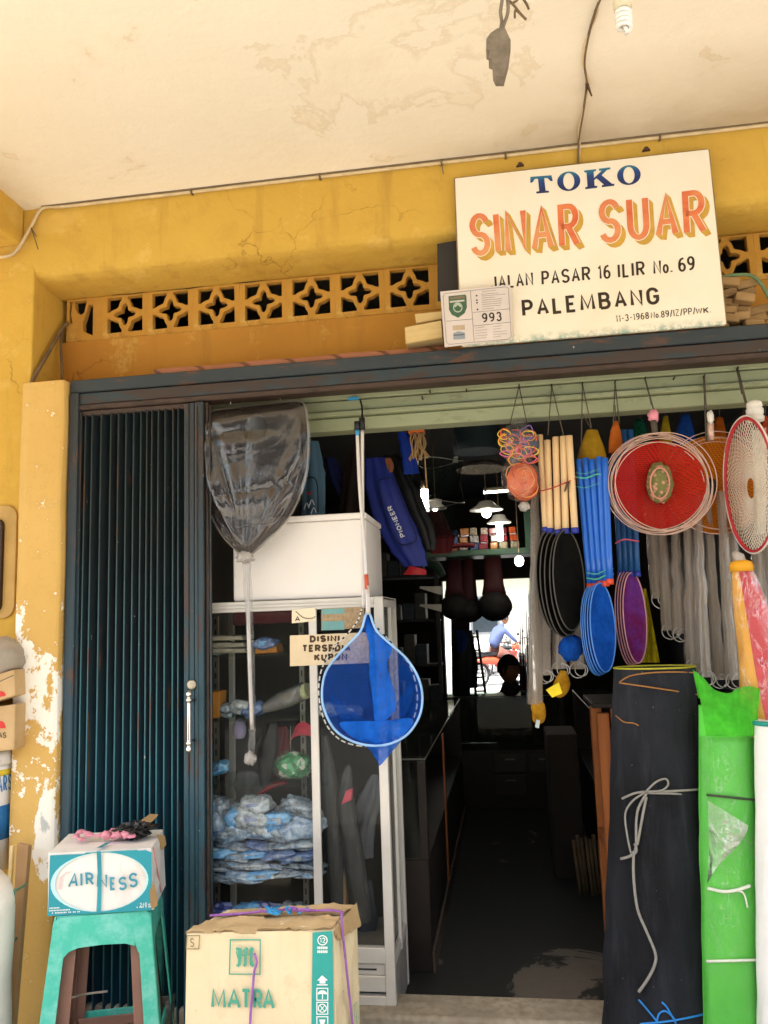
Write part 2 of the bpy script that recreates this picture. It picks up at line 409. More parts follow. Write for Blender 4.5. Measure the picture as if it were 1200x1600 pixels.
tag(bpy.data.objects['ground'], 'pale grey sunlit street ground', kind='structure')
pv = MB().box(-8, 8, -.6, 3.06, -.1, PAVE).build('pavement', M_PAVE, bevel=.01); tag(pv, 'worn concrete arcade pavement', kind='structure')
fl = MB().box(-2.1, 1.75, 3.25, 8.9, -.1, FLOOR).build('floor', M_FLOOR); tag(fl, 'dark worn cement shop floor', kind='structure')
cb = MB().box(-2.6, 4, 3.062, 3.248, -.1, .2).build('doorstep', M_PAVE, bevel=.012, seg=2); tag(cb, 'raised grey cement doorstep', kind='structure')

# ---------------- plaster materials
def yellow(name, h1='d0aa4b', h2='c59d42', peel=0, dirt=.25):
    t = NT(name); n1 = t.noise(1.4, 6, .6); n2 = t.noise(7, 6, .65); n3 = t.noise(45, 4)
    c = t.mix(t.step(n1, .3, .7), C(h1), C(h2))
    c = t.mix(t.math('MULTIPLY', t.step(n2, .52, .72), dirt), c, C('a87c3c'))
    c = t.mix(t.math('MULTIPLY', t.step(t.noise(2.3, 5, .5, stretch=(1, 1, 2.2)), .6, .68), .3), c, C('dcb96c'))
    # small chips to the white undercoat
    ch = t.step(t.noise(26, 5, .7), .735, .745)
    c = t.mix(ch, c, C('e9ddc4'))
    # hairline cracks, grime streaks running down
    vo = t.n('TexVoronoi', feature='DISTANCE_TO_EDGE'); vo.inputs['Scale'].default_value = 1.7
    ns = t.n('TexNoise'); ns.inputs['Scale'].default_value = 5; ns.inputs['Detail'].default_value = 6; t.l(t.co(), ns.inputs['Vector'])
    vm_ = t.n('VectorMath', operation='MULTIPLY_ADD'); t.l(ns.outputs['Color'], vm_.inputs[0]); vm_.inputs[1].default_value = (.35, .35, .35); t.l(t.co(), vm_.inputs[2]); t.l(vm_.outputs[0], vo.inputs['Vector'])
    ck = t.math('MULTIPLY', t.step(vo.outputs['Distance'], .005, .002), t.step(n1, .5, .6))
    c = t.mix(t.math('MULTIPLY', ck, .4), c, C('5a3c18'))
    c = t.mix(t.math('MULTIPLY', t.step(t.noise(9, 5, .6, stretch=(1, 1, .10)), .56, .74), .38), c, C('8a6430'))
    c = t.mix(t.math('MULTIPLY', t.step(t.noise(4.5, 7, .72), .58, .66), .45), c, C('dcb766'))
    t.base(c); t.set(.85, spec=.25)
    h = t.math('ADD', t.math('MULTIPLY', n2, .7), t.math('MULTIPLY', n3, .3))
    t.bump(t.math('SUBTRACT', h, t.math('MULTIPLY', ck, .5)), .5, .014); MATS[name] = t.m; return t.m
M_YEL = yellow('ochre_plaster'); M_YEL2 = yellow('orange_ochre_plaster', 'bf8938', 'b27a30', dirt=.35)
# door jamb: ochre paint worn through to white and grey undercoats, more so low down where things rub
t = NT('worn_ochre_plaster'); z = t.sep()[2]
n1 = t.noise(3.5, 7, .68, dist=.3, stretch=(1, 1, .6)); n2 = t.noise(24, 6, .7); n3 = t.noise(1.6, 5)
c = t.mix(t.step(n3, .3, .7), C('d3ae66'), C('c79f58'))
c = t.mix(t.math('MULTIPLY', t.step(n2, .5, .75), .3), c, C('b08a46'))
band = t.math('MULTIPLY', t.step(z, 1.82, 1.5), t.step(z, .5, .95))
big = t.math('ADD', n1, t.math('MULTIPLY', t.math('SUBTRACT', band, 1), .16))
pk = t.step(big, .485, .5)
sm_ = t.step(t.math('ADD', n2, t.math('MULTIPLY', t.math('SUBTRACT', band, 1), .07)), .585, .6)
c = t.mix(t.math('MAXIMUM', pk, sm_), c, C('f0ebe0'))
c = t.mix(t.step(big, .575, .60), c, C('b9bdb9'))
t.base(c); t.set(.85, spec=.25); t.bump(t.math('ADD', n2, t.math('MULTIPLY', pk, -.6)), .4, .008); M_JAMB = t.m
# arcade ceiling: cream limewash with water stains
t = NT('cream_limewash'); n1 = t.noise(.9, 6, .6); n2 = t.noise(2.6, 8, .62, dist=.25); n3 = t.noise(14, 6, .65)
xyz = t.sep()
c = t.mix(t.step(n1, .3, .7), C('f2eadb'), C('ece3cf'))
dx = t.math('MULTIPLY', t.math('ADD', xyz[0], .25), 1.0); dy = t.math('MULTIPLY', t.math('ADD', xyz[1], .75), .9)
rr = t.math('SQRT', t.math('ADD', t.math('MULTIPLY', dx, dx), t.math('MULTIPLY', dy, dy)))
reg = t.step(rr, .75, .2)
sn = t.math('ADD', n2, t.math('MULTIPLY', t.math('SUBTRACT', reg, 1), .16))
edge = t.math('SUBTRACT', t.step(sn, .46, .475), t.step(sn, .482, .52))
c = t.mix(t.math('MULTIPLY', t.step(sn, .47, .48), .35), c, C('f2e8d2'))
c = t.mix(t.math('MULTIPLY', edge, .24), c, C('c0a678'))
c = t.mix(t.math('MULTIPLY', t.step(n2, .55, .7), .2), c, C('d6c29c'))
# darker patch towards the wall on the right
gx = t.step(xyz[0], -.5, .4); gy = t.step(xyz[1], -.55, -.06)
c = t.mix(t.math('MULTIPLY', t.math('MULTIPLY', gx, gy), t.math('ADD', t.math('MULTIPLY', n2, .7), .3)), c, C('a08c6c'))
c = t.mix(t.step(t.noise(22, 4, .7), .765, .775), c, C('7a6848'))
t.base(c); t.set(.9, spec=.2); t.bump(t.math('ADD', n3, t.math('MULTIPLY', n2, 2.0)), .3, .01); M_CEIL = t.m
t = NT('pale_green_paint'); n1 = t.noise(3, 6, .6, stretch=(.25, 1, 1)); n2 = t.noise(20, 5, .7, stretch=(.5, 1, 1))
c = t.mix(t.step(n1, .3, .7), C('9aa080'), C('868c6c')); c = t.mix(t.math('MULTIPLY', t.step(n2, .55, .72), .55), c, C('5c5f42'))
c = t.mix(t.step(t.noise(6, 5, .7), .70, .72), c, C('c3bda6'))
t.base(c); t.set(.6); t.bump(n2, .25, .004); M_GREEN = t.m

# ---------------- the shophouse
SH = thing('shophouse', 'ochre yellow shophouse front under a cream arcade ceiling', 'building', (0, 3.1, 0))
# ceiling slab, slightly uneven underneath
def cf(u, v):
    x = -5+10*u; y = -.7+3.9*v
    return (x, y, CEIL + .006*noise.noise(V((x*1.3, y*1.3, 0))))
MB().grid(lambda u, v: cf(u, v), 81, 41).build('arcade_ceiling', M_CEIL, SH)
MB().box(-5, 5, -.7, 9.1, CEIL+.05, CEIL+.25).build('roof_slab', M_PAVE, SH)
# overhead beam: front face, rounded lower arris, sloping soffit back to the vent row
prof = [(3.12, 3.56), (3.12, 3.235), (3.125, 3.205), (3.14, 3.185), (3.17, 3.172), (3.24, 3.162), (3.36, 3.156), (3.36, 3.56)]
def beam(u, v):
    x = -2.0+5.2*u; k = v*(len(prof)-1); i = min(int(k), len(prof)-2); f = k-i
    y = prof[i][0]*(1-f)+prof[i+1][0]*f; zz = prof[i][1]*(1-f)+prof[i+1][1]*f
    return (x, y+.006*noise.noise(V((x*2, zz*4, 0))), zz+.005*noise.noise(V((x*2.5, y*3, 4))))
MB().grid(beam, 70, 22).build('beam', M_YEL, SH)
# vent row: pierced blocks, wall below them and the thin strip above
VZ0, VZ1, VY = 2.952, 3.174, 3.345
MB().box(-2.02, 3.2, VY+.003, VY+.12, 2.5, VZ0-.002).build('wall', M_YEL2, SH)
hs = .5; op = .40
def quat(rfun, n=48): return [(rfun(2*math.pi*i/n)*math.cos(2*math.pi*i/n), rfun(2*math.pi*i/n)*math.sin(2*math.pi*i/n)) for i in range(n)]
inner = quat(lambda a: .188+.062*math.cos(4*a))
def corner(sx, sy):
    pts = [(op, op)]; arc = []
    for i in range(1, 12):
        a = math.radians(4+82*i/12); r = .275+.07*math.cos(4*a); arc.append((min(op, r*math.cos(a)), min(op, r*math.sin(a))))
    pts += [(op, arc[0][1]+.0)] + arc + [(arc[-1][0], op)]
    return [(x*sx, y*sy) for x, y in (pts[::-1])]
loops = [rect(-.492, -.495, .492, .495), inner] + [corner(a, b) for a in (-1, 1) for b in (-1, 1)]
bs = VZ1-VZ0
vv, vf = shape_mesh([[(x*bs, y*bs) for x, y in lp] for lp in loops], .014, .003)
vm = bpy.data.meshes.new('vent_block')
vm.from_pydata([(v.x, -v.z, v.y) for v in vv], [], vf)   # normal to -Y
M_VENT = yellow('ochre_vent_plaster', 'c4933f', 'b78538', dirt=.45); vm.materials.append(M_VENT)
PITCH = .2222; X0 = -1.758+.17*0.5
vx0 = at(168, 492, VY).x + .085
k = 0
while vx0+k*PITCH < 1.9:
    o = bpy.data.objects.new('vent_block', vm); col.objects.link(o); o.parent = SH
    o.location = V((vx0+k*PITCH, VY+.017, (VZ0+VZ1)/2))-ORG[SH.name]
    o.rotation_euler = (R_(random.uniform(-1, 1)), R_(random.uniform(-.8, .8)), 0); k += 1
# the broken half block beside the pillar
hb = [rect(-.30, -.495, .492, .495), [(.06, -.30), (.30, -.42), (.30, .28), (.17, .30), (.10, .05), (.05, -.1)],
      [(-.26, .40), (.16, .40), (.10, .12), (.03, .06), (-.06, .10), (-.13, .22), (-.14, .36), (-.18, .36), (-.2, .1), (-.16, -.1), (-.26, -.12)]]
vv, vf = shape_mesh([[(x*bs, y*bs) for x, y in lp] for lp in hb], .014, .003)
hm = bpy.data.meshes.new('broken_vent_block'); hm.from_pydata([(v.x, -v.z, v.y) for v in vv], [], vf); hm.materials.append(M_VENT)
o = bpy.data.objects.new('broken_vent_block', hm); col.objects.link(o); o.parent = SH; o.location = V((vx0-PITCH, VY+.017, (VZ0+VZ1)/2))-ORG[SH.name]
o['label'] = 'broken half vent block beside the pillar'
# left pillar / neighbouring wall, jamb, right wall
MB().box(-5, -1.992, 3.12, 3.5, -.05, 3.55).build('pillar', M_YEL, SH, bevel=.008, seg=2)
def jamb(u, v):
    z = -.05+2.7*v; pts = [(-1.958, 3.14), (-1.962, 3.02), (-1.955, 3.002), (-1.78, 3.0), (-1.768, 3.006), (-1.765, 3.14)]
    k = u*(len(pts)-1); i = min(int(k), len(pts)-2); f = k-i
    x = pts[i][0]*(1-f)+pts[i+1][0]*f; y = pts[i][1]*(1-f)+pts[i+1][1]*f
    return (x+.006*noise.noise(V((z*3, y*5, x*5))), y+.004*noise.noise(V((x*6, z*3, 2))), z)
b = MB().grid(jamb, 21, 70); b.add([(-1.96, 3.0, 2.65), (-1.765, 3.0, 2.65), (-1.765, 3.14, 2.65), (-1.96, 3.14, 2.65)], [(0, 1, 2, 3)])
b.build('door_jamb', M_JAMB, SH)
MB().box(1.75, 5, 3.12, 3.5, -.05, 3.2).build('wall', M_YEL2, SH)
# cross beam over the left end of the arcade
MB().box(-2.30, -2.045, 1.2, 3.118, 3.33, 3.60).build('cross_beam', M_YEL, SH, bevel=.012, seg=2)
# pale green boards over the opening (behind the gate rail)
for (y0, y1, z0, z1) in [(3.20, 3.24, 2.535, 2.66), (3.208, 3.24, 2.485, 2.532), (3.19, 3.26, 2.462, 2.483), (3.215, 3.30, 2.405, 2.460)]:
    MB().box(-1.75, 1.75, y0, y1, z0, z1).build('lintel_board', M_GREEN, SH, bevel=.004)
# shop interior shell
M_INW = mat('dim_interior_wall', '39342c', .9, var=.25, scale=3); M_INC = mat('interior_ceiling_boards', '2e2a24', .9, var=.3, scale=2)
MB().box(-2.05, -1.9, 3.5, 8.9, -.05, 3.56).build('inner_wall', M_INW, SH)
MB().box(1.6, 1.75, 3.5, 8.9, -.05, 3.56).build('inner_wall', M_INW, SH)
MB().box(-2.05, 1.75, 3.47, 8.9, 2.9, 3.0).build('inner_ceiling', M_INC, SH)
# back wall with the rear doorway
bx0, bx1, bz = at(694, 1000, 8.6).x, at(834, 1000, 8.6).x, at(760, 905, 8.6).z
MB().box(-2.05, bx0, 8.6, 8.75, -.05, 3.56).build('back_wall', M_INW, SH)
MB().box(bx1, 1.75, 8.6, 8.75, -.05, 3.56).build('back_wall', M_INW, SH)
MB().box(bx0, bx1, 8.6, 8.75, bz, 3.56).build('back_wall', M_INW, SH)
# ================================================================== FOLDING GATE
def paint_metal(name, h1, h2, rust='5b3a28', amt=.6, rough=.5, dust='3a2d22', zmix=None, stretch=(1, 1, .25)):
    t = NT(name); n1 = t.noise(4, 7, .65, stretch=stretch); n2 = t.noise(22, 6, .7, stretch=stretch); z = t.sep()[2]
    c = t.mix(t.step(n1, .35, .65), C(h1), C(h2))
    if zmix:   # old dust and rust film lies on the upper part of the gate
        f = t.math('MULTIPLY', t.step(z, zmix[0], zmix[1]), t.math('ADD', t.math('MULTIPLY', n1, .5), .55))
        c = t.mix(f, c, C(dust))
    c = t.mix(t.math('MULTIPLY', t.step(n2, amt-.04, amt+.03), .85), c, C(rust))
    c = t.mix(t.step(t.noise(60, 3, .6, stretch=(1, 1, .4)), .745, .755), c, C('b9b4a8'))
    t.base(c); t.set(rough, .0, .5); t.bump(n2, .25, .003); MATS[name] = t.m; return t.m
M_RAIL = paint_metal('grey_blue_rail_paint', '2c363b', '232d33', amt=.59, stretch=(.25, 1, 1))
M_RAILB = paint_metal('blue_rail_paint', '233942', '2a3033', rust='3b2a22', amt=.5, stretch=(.2, 1, 1))
M_RUST = paint_metal('rusty_rail', '352620', '45332a', amt=.55, rust='2c2019', stretch=(.3, 1, 1))
M_GATE = paint_metal('teal_gate_paint', '134152', '0f3342', amt=.65, dust='191614', zmix=(.6, 1.5), stretch=(1, 1, .12))
M_STILE = paint_metal('teal_stile_paint', '235465', '2a4550', amt=.575, dust='2a2320', zmix=(.7, 2.1), rust='45332b', stretch=(1, 1, .15))
M_CHROME = mat('chrome', 'd8d4d0', .18, 1, var=.03)
GY = 3.045
G = thing('folding_gate', 'dark teal steel folding gate pushed back to the left of the doorway', 'gate', (-1.5, GY, .06))
gx0, gx1 = -1.764, 1.75
hr = MB()
hr.box(gx0, gx1, GY-.005, GY+.07, 2.604, 2.658)          # upper band
hr.build('header_rail', M_RAIL, G, bevel=.004)
MB().box(gx0+.02, gx1, GY+.004, GY+.07, 2.552, 2.601).build('rail_web', M_RAILB, G, bevel=.003)
MB().box(gx0+.02, gx1, GY-.002, GY+.075, 2.528, 2.550).build('rail_lip', M_RUST, G, bevel=.004)
MB().box(-1.72, -1.18, GY+.012, GY+.06, 2.505, 2.527).build('top_guide', M_RUST, G, bevel=.003)
# side channel
MB().box(-1.763, -1.722, GY-.012, GY+.07, PAVE, 2.602).build('side_channel', paint_metal('channel_paint', '2a4856', '24404f', amt=.6, zmix=(1.2, 2.3), dust='2c2a28'), G, bevel=.005)
MB().box(-1.722, -1.712, GY+.005, GY+.06, PAVE, 2.52).build('side_channel_lip', M_STILE, G)
# folded slats
sl = [-1.698]
for d in (.030, .040, .043, .034, .034, .033, .032, .026, .022, .028, .030, .034, .022): sl.append(sl[-1]+d)
M_EDGE = paint_metal('pale_slat_edge', '3a7d8c', '2d6472', amt=.62, zmix=(.9, 1.9), dust='2f2a24', stretch=(1, 1, .1))  # slat edges in a lighter teal than the slats
for i, x in enumerate(sl):
    b = MB(); w = .026
    z0, z1 = PAVE+.02, 2.51
    b.hexa([(x, GY+.012, z0), (x+w*.8, GY+.055, z0), (x+w*.8, GY+.055, z1), (x, GY+.012, z1)], (.0025, 0, 0))
    b.hexa([(x, GY+.012, z0), (x-w*.25, GY+.05, z0), (x-w*.25, GY+.05, z1), (x, GY+.012, z1)], (.0025, 0, 0))
    o = b.build('slat', M_GATE, G)
    o2 = MB().tube([(x+.001, GY+.009, z0), (x+.001+random.uniform(-.002, .002), GY+.009, (z0+z1)/2), (x+.001, GY+.009, z1)], .0033, 6).build('slat_edge', M_EDGE, o)
MB().box(-1.69, -1.22, GY+.066, GY+.072, PAVE, 2.5).build('backing_plate', mat('gate_back', '14181a', .8), G)
# leading stile: three folded ribs and a plate
sx = sl[-1]+.03
MB().box(sx, sx+.022, GY-.002, GY+.06, PAVE+.01, 2.522).build('stile_rib', M_STILE, G, bevel=.003)
MB().box(sx+.025, sx+.047, GY-.006, GY+.06, PAVE+.01, 2.522).build('stile_rib', M_STILE, G, bevel=.003)
SX1 = -1.172
st = MB().box(sx+.05, SX1, GY-.014, GY+.06, PAVE+.01, 2.522)
st.build('leading_stile', M_STILE, G, bevel=.006, seg=2)
MB().box(SX1+.001, SX1+.012, GY+.004, GY+.05, PAVE+.01, 2.522).build('stile_lip', M_RUST, G, bevel=.003)
for dx in (.062, .118): MB().tube([(sx+dx, GY-.0145, PAVE+.02), (sx+dx, GY-.0145, 2.5)], .0035, 6).build('stile_bead', M_STILE, G)
hx = at(296, 1110, GY-.05).x; hz0, hz1 = at(294, 1172, GY-.05).z, at(296, 1083, GY-.05).z
hd = MB().lathe([(.001, -.010), (.008, -.008), (.0125, 0), (.0125, .006), (.008, .014), (.007, .018), (.012, .022), (.012, .029), (.008, .033), (.0075, .04),
                 (.0075, hz1-hz0-.04), (.008, hz1-hz0-.033), (.012, hz1-hz0-.029), (.012, hz1-hz0-.022), (.007, hz1-hz0-.018), (.008, hz1-hz0-.014), (.0125, hz1-hz0-.006), (.0125, hz1-hz0), (.008, hz1-hz0+.008), (.001, hz1-hz0+.010)], (hx, GY-.055, hz0), 14).build('handle', M_CHROME, G)
for zz in (hz0+.03, hz1-.03): MB().cyl((hx, GY-.05, zz), (hx, GY-.013, zz), .006, 10).build('handle_post', M_CHROME, hd)
lk = at(299, 1070, GY-.02)
MB().lathe([(.019, 0), (.019, .006), (.014, .009), (.001, .009)], (lk.x, GY-.014, lk.z), 18, axis=(0, -1, 0)).build('lock_disc', mat('dull_nickel', 'b9b09c', .45, .7), G)

# ================================================================== SIGN BOARD
M_SIGN = None
t = NT('cream_sign_paint'); n1 = t.noise(3, 6, .6); n2 = t.noise(30, 6, .75)
c = t.mix(t.step(n1, .3, .7), C('efe7d6'), C('e8dcc4')); xyz = t.sep()
c = t.mix(t.step(n2, .715, .73), c, C('6d5a42'))
c = t.mix(t.math('MULTIPLY', t.step(xyz[2], .035, .0), t.step(n2, .4, .6)), c, C('8aa596'))
t.base(c); t.set(.5); t.bump(n2, .1, .002); M_SIGN = t.m
SB0 = V((-.112, 3.022, 2.661)); SW, SH_ = .985, .735
sdn = V((0, .052, SH_)).normalized(); SN = XA.cross(sdn).normalized()     # towards the street
S = thing('shop_sign', 'large cream hand-painted shop sign with orange block letters above the doorway', 'sign', SB0)
b = MB(); q = [SB0, SB0+XA*SW, SB0+XA*(SW+.012)+sdn*(SH_+.002), SB0+XA*.004+sdn*SH_]
b.hexa(q, -SN*.018); b.build('board', M_SIGN, S, bevel=.003)
M_EDGEW = mat('chipped_sign_edge', '8a7455', .8)
for (a, c2) in ((q[0], q[3]), (q[3], q[2]), (q[2], q[1])):
    MB().tube([a+(c2-a)*(i/14)-SN*.009+V((random.uniform(-.001, .001), 0, random.uniform(-.001, .001))) for i in range(15)], .0055, 6).build('edge_strip', M_EDGEW, S)
def sq(px, py): return hit(px, py, SB0, SN)
def zc(x, y): return 680+x/2.6087, 220+y/2.6087           # zoom crop -> photo pixels
def stext(name, s, bl, br, tl, m, off=.001, bold=0, sp=1.0, arr=None):
    p0 = sq(*zc(*bl)); return text(name, s, p0, sq(*zc(*br))-p0, sq(*zc(*tl))-p0, m, S, off, bold, sp, arr)
t = NT('teal_to_navy_letter'); z = t.sep()[2]; t.base(t.ramp(t.step(z, .635, .72), [(0, C('1a2a5c')), (.45, C('1f3f7c')), (1, C('2c8f9f'))])); t.set(.5); M_TOKO = t.m
def orange(name, h1, h2):
    t = NT(name); z = t.sep()[2]; n = t.noise(16, 5, .6, stretch=(.4, 1, 1)); n2 = t.noise(3, 3)
    t.base(t.mix(t.step(n2, .35, .65), t.mix(t.step(n, .35, .65), C(h1), C(h2)), C('dd9a66'))); t.set(.55); return t.m
M_OR = orange('red_orange_letter', 'c94f2c', 'dd7a48'); M_OR2 = orange('pale_orange_letter', 'd98a58', 'd0643c')
M_SHD = mat('ochre_letter_shade', 'c59a3e', .6, var=.12, scale=20); M_WHT = mat('cream_outline', 'f2ead8', .6, var=.03)
M_INK = mat('dark_brown_ink', '35291c', .6, var=.15, scale=30)
# TOKO with slab serifs, drawn as outlines in a 1 x 1 cell
def cellshape(name, loops, bl, br, tl, m, off):
    p0 = sq(*zc(*bl)); return shape(name, loops, p0, sq(*zc(*br))-p0, sq(*zc(*tl))-p0, m, S, off)
T_ = [[(.22, 0), (.78, 0), (.78, .1), (.64, .12), (.64, .86), (.78, .86), (.9, .66), (1, .66), (.97, 1), (.03, 1), (0, .66), (.1, .66), (.22, .86), (.36, .86), (.36, .12), (.22, .1)]]
O_ = [ell(.5, .5, .5, .52), ell(.5, .5, .24, .43)]
K_ = [[(0, 0), (.42, 0), (.42, .1), (.33, .12), (.33, .42), (.42, .5), (.66, .12), (.58, .1), (.58, 0), (1.02, 0), (1.02, .1), (.94, .12), (.6, .64), (.8, .88), (.92, .9), (.92, 1), (.52, 1), (.52, .9), (.62, .88), (.33, .54), (.33, .88), (.42, .9), (.42, 1), (0, 1), (0, .9), (.08, .88), (.08, .12), (0, .1)]]
for lp, bl, br, tl in ((T_, (392, 217), (484, 210), (385, 148)), (O_, (500, 208), (594, 199), (495, 132)), (K_, (612, 198), (728, 184), (607, 122)), (O_, (744, 184), (840, 174), (739, 107))):
    cellshape('letter', lp, bl, br, tl, M_TOKO, .0012)
# big orange letters: (char, bl, br, tl)
big = [('S', (145, 474), (234, 466), (137, 300), M_OR2), ('I', (246, 462), (274, 459), (234, 292), M_OR), ('N', (286, 460), (386, 448), (276, 285), M_OR), ('A', (393, 452), (492, 440), (386, 270), M_OR2), ('R', (505, 440), (598, 430), (497, 262), M_OR),
       ('S', (670, 422), (766, 412), (664, 244), M_OR2), ('U', (786, 410), (884, 400), (776, 232), M_OR), ('A', (898, 398), (1000, 386), (892, 218), M_OR2), ('R', (1014, 388), (1114, 376), (1004, 208), M_OR)]
for ch, bl, br, tl, m in big:
    p0 = sq(*zc(*bl)); ux = sq(*zc(*br))-p0; uz = sq(*zc(*tl))-p0; w, h = ux.length*.93, uz.length; ux.normalize(); uz.normalize(); sw = .0232
    if ch == 'I': w = .0235
    SWP = [(.0030*q, -.0036*q, -.00007*q) for q in range(1, 7)]
    glyph('letter_shade', ch, p0, ux, uz, w, h, sw, M_SHD, S, .0009, SWP)
    glyph('letter_outline', ch, p0-ux*.0028-uz*.0028, ux, uz, w+.0056, h+.0056, sw+.0056, M_WHT, S, .0012)
    glyph('letter', ch, p0, ux, uz, w, h, sw, m, S, .0020)
def sline(s, bl, br, tl, **k):
    p0 = sq(*zc(*bl)); letters(s, p0, sq(*zc(*br))-p0, sq(*zc(*tl))-p0, M_INK, S, .0010, **k)
sline('JALAN', (228, 608), (402, 590), (224, 552), sw=.36, gap=.3)
sline('PASAR', (434, 590), (634, 570), (432, 532), sw=.36, gap=.3)
sline('16', (664, 567), (716, 562), (661, 508), sw=.36, gap=.3)
sline('ILIR', (745, 561), (856, 549), (742, 502), sw=.36, gap=.34)
sline('No.', (890, 546), (968, 538), (887, 488), sw=.36, gap=.25)
sline('69', (992, 536), (1060, 529), (988, 476), sw=.36, gap=.22)
sline('PALEMBANG', (356, 719), (916, 666), (351, 650), sw=.36, gap=.40)
sline('11-3-1968', (737, 740), (872, 726), (735, 712), sw=.30, gap=.32)
sline('No.', (880, 725), (918, 721), (878, 698), sw=.30, gap=.25)
sline('89/IZ/PP/', (921, 722), (1062, 707), (919, 694), sw=.30, gap=.28)
sline('WK.', (1062, 707), (1124, 701), (1060, 683), sw=.30, gap=.24)
for (x, y) in ((346, 98), (860, 35)):
    p = sq(*zc(x, y)); MB().hexa([p+V((-.016, 0, -.004)), p+V((.016, 0, -.002)), p+V((.006, 0, .012)), p+V((-.004, 0, .013))], (0, .012, 0)).build('hanging_tab', mat('rust_brown', '4a3020', .8), S)

# number plate in front of the sign
M_PLATE = mat('pale_lilac_plate', 'cfc4be', .35, var=.05, spec=.5); M_PINK = mat('plate_ink', '3b3430', .6, var=.1); M_GRN = mat('emblem_green', '3f5f47', .5, var=.2, scale=60)
PY = 3.004
def pq(x, y): return at(680+x/8, 430+y/8, PY)       # crop 680..830 x 430..560, 8x
pc = [pq(118, 900), pq(965, 800), pq(940, 118), pq(62, 205)]
PL = thing('number_plate', 'small pale registration plate numbered 993 with green shield emblem', 'plate', pc[0])
MB().hexa(pc, (0, .003, 0)).build('plate', M_PLATE, PL)
def pline(a, b_, w=.0012): MB().tube([pq(*a)+V((0, -.0006, 0)), pq(*b_)+V((0, -.0006, 0))], w/2, 6).build('rule', M_PINK, PL)
bord = [(125, 230), (880, 145), (915, 165), (950, 770), (915, 800), (175, 865), (140, 840), (98, 262)]
for i in range(8): pline(bord[i], bord[(i+1) % 8])
pline((440, 195), (488, 830)); pline((140, 577), (465, 547)); pline((470, 467), (930, 420)); pline((482, 635), (940, 588))
p0 = pq(590, 597); letters('993', p0, pq(835, 573)-p0, pq(580, 478)-p0, M_PINK, PL, .0008, sw=.34, gap=.36)
def ppoly(name, pts, m, off):
    p0 = pq(0, 0); ux = (pq(100, 0)-p0)/100; uz = (pq(0, 100)-p0)/-100
    return shape(name, [[(x, -y) for x, y in pts]], p0, ux, uz, m, PL, off)
ppoly('shield', [(165, 262), (375, 240), (388, 262), (392, 400), (365, 470), (285, 528), (205, 490), (172, 430)], M_GRN, .0006)
ppoly('shield_band', [(185, 275), (365, 256), (368, 285), (187, 303)], mat('emblem_brown', '7a6a55', .6), .0010)
ppoly('shield_band', [(180, 322), (362, 303), (364, 325), (182, 345)], mat('emblem_grey', 'b9b5ac', .6), .0010)
ppoly('roundel', [(280+58*math.cos(i*.2618), 400+62*math.sin(i*.2618)) for i in range(24)], mat('emblem_pale', 'a9b3a0', .6), .0010)
ppoly('roundel', [(280+46*math.cos(i*.2618), 402+48*math.sin(i*.2618)) for i in range(24)], M_GRN, .0014)
ppoly('emblem_house', [(228, 385), (280, 345), (330, 378), (312, 400), (282, 372), (248, 402)], mat('emblem_pale', ''), .0018)
ppoly('stamp_band', [(215, 625), (365, 612), (367, 672), (218, 682)], mat('stamp_tan', 'b39f86', .6), .0006)
ppoly('stamp_band', [(222, 718), (285, 690), (365, 708), (368, 785), (225, 795)], mat('stamp_grey', '8f97a0', .6), .0006)
ppoly('stamp_line', [(228, 735), (364, 722), (365, 738), (230, 752)], mat('stamp_dark', '5f6a74', .6), .0010)
for i, (x0, y0, w) in enumerate([(585, 205, 180), (575, 240, 215), (580, 262, 300), (580, 288, 165), (582, 315, 250), (582, 342, 240), (584, 368, 245), (586, 395, 230), (588, 425, 145)]):
    pline((x0, y0), (x0+w, y0-w*.09), .0009)
for i in range(5):
    pline((500, 662+i*33), (500+[110, 150, 150, 155, 140][i], 652+i*33-6), .0009); pline((722, 645+i*33), (722+[105, 95, 170, 175, 95][i], 636+i*33-6), .0009)
for (x, y) in ((512, 255), (515, 310), (517, 343), (522, 425)): ppoly('pictogram', [(x-14, y), (x, y-14), (x+14, y), (x, y+12)], M_PINK, .0007)

# dark panel behind the sign, wood offcuts, long tube, bamboo heap on the rail
MB().hexa([at(684, 470, 3.10), at(735, 466, 3.10), at(735, 372, 3.10), at(683, 381, 3.10)], (0, .008, 0)).build('charcoal_board', mat('charcoal_panel', '2a2624', .5), org=at(684, 545, 3.1))
tag(bpy.data.objects['charcoal_board'], 'small charcoal panel tucked behind the left edge of the shop sign', 'board')
M_RAW = mat('raw_timber', 'c9a76a', .8, var=.2, scale=14, bump=.3, stretch=(.15, 1, 1), h2='e0c891')
def block(name, label, px, Y, dep, m, cat='wood', g=None):
    q = [at(x, y, Y) for x, y in px]; o = MB().hexa([p-q[0]+q[0] for p in q], (0, dep, 0)).build(name, m, org=q[0], bevel=.003); return tag(o, label, cat, g)
block('wood_offcut', 'pale sawn timber offcut lying lower of two beside the number plate', [(634, 537), (692, 527), (690, 500), (632, 511)], 3.06, .12, M_RAW)
block('wood_offcut', 'thin pale timber offcut on top of another beside the number plate', [(650, 505), (692, 498), (690, 486), (648, 490)], 3.08, .12, M_RAW)
t = NT('pink_brown_card'); n1 = t.noise(5, 5); x = t.sep()[0]
wv = t.n('TexWave'); wv.inputs['Scale'].default_value = 3.2; wv.bands_direction = 'DIAGONAL'; t.l(t.co(), wv.inputs[0])
c = t.mix(t.step(n1, .3, .7), C('b0765a'), C('a0694e')); c = t.mix(t.step(wv.outputs['Fac'], .06, .02), c, C('6f4a36')); t.base(c); t.set(.8); M_TUBE = t.m
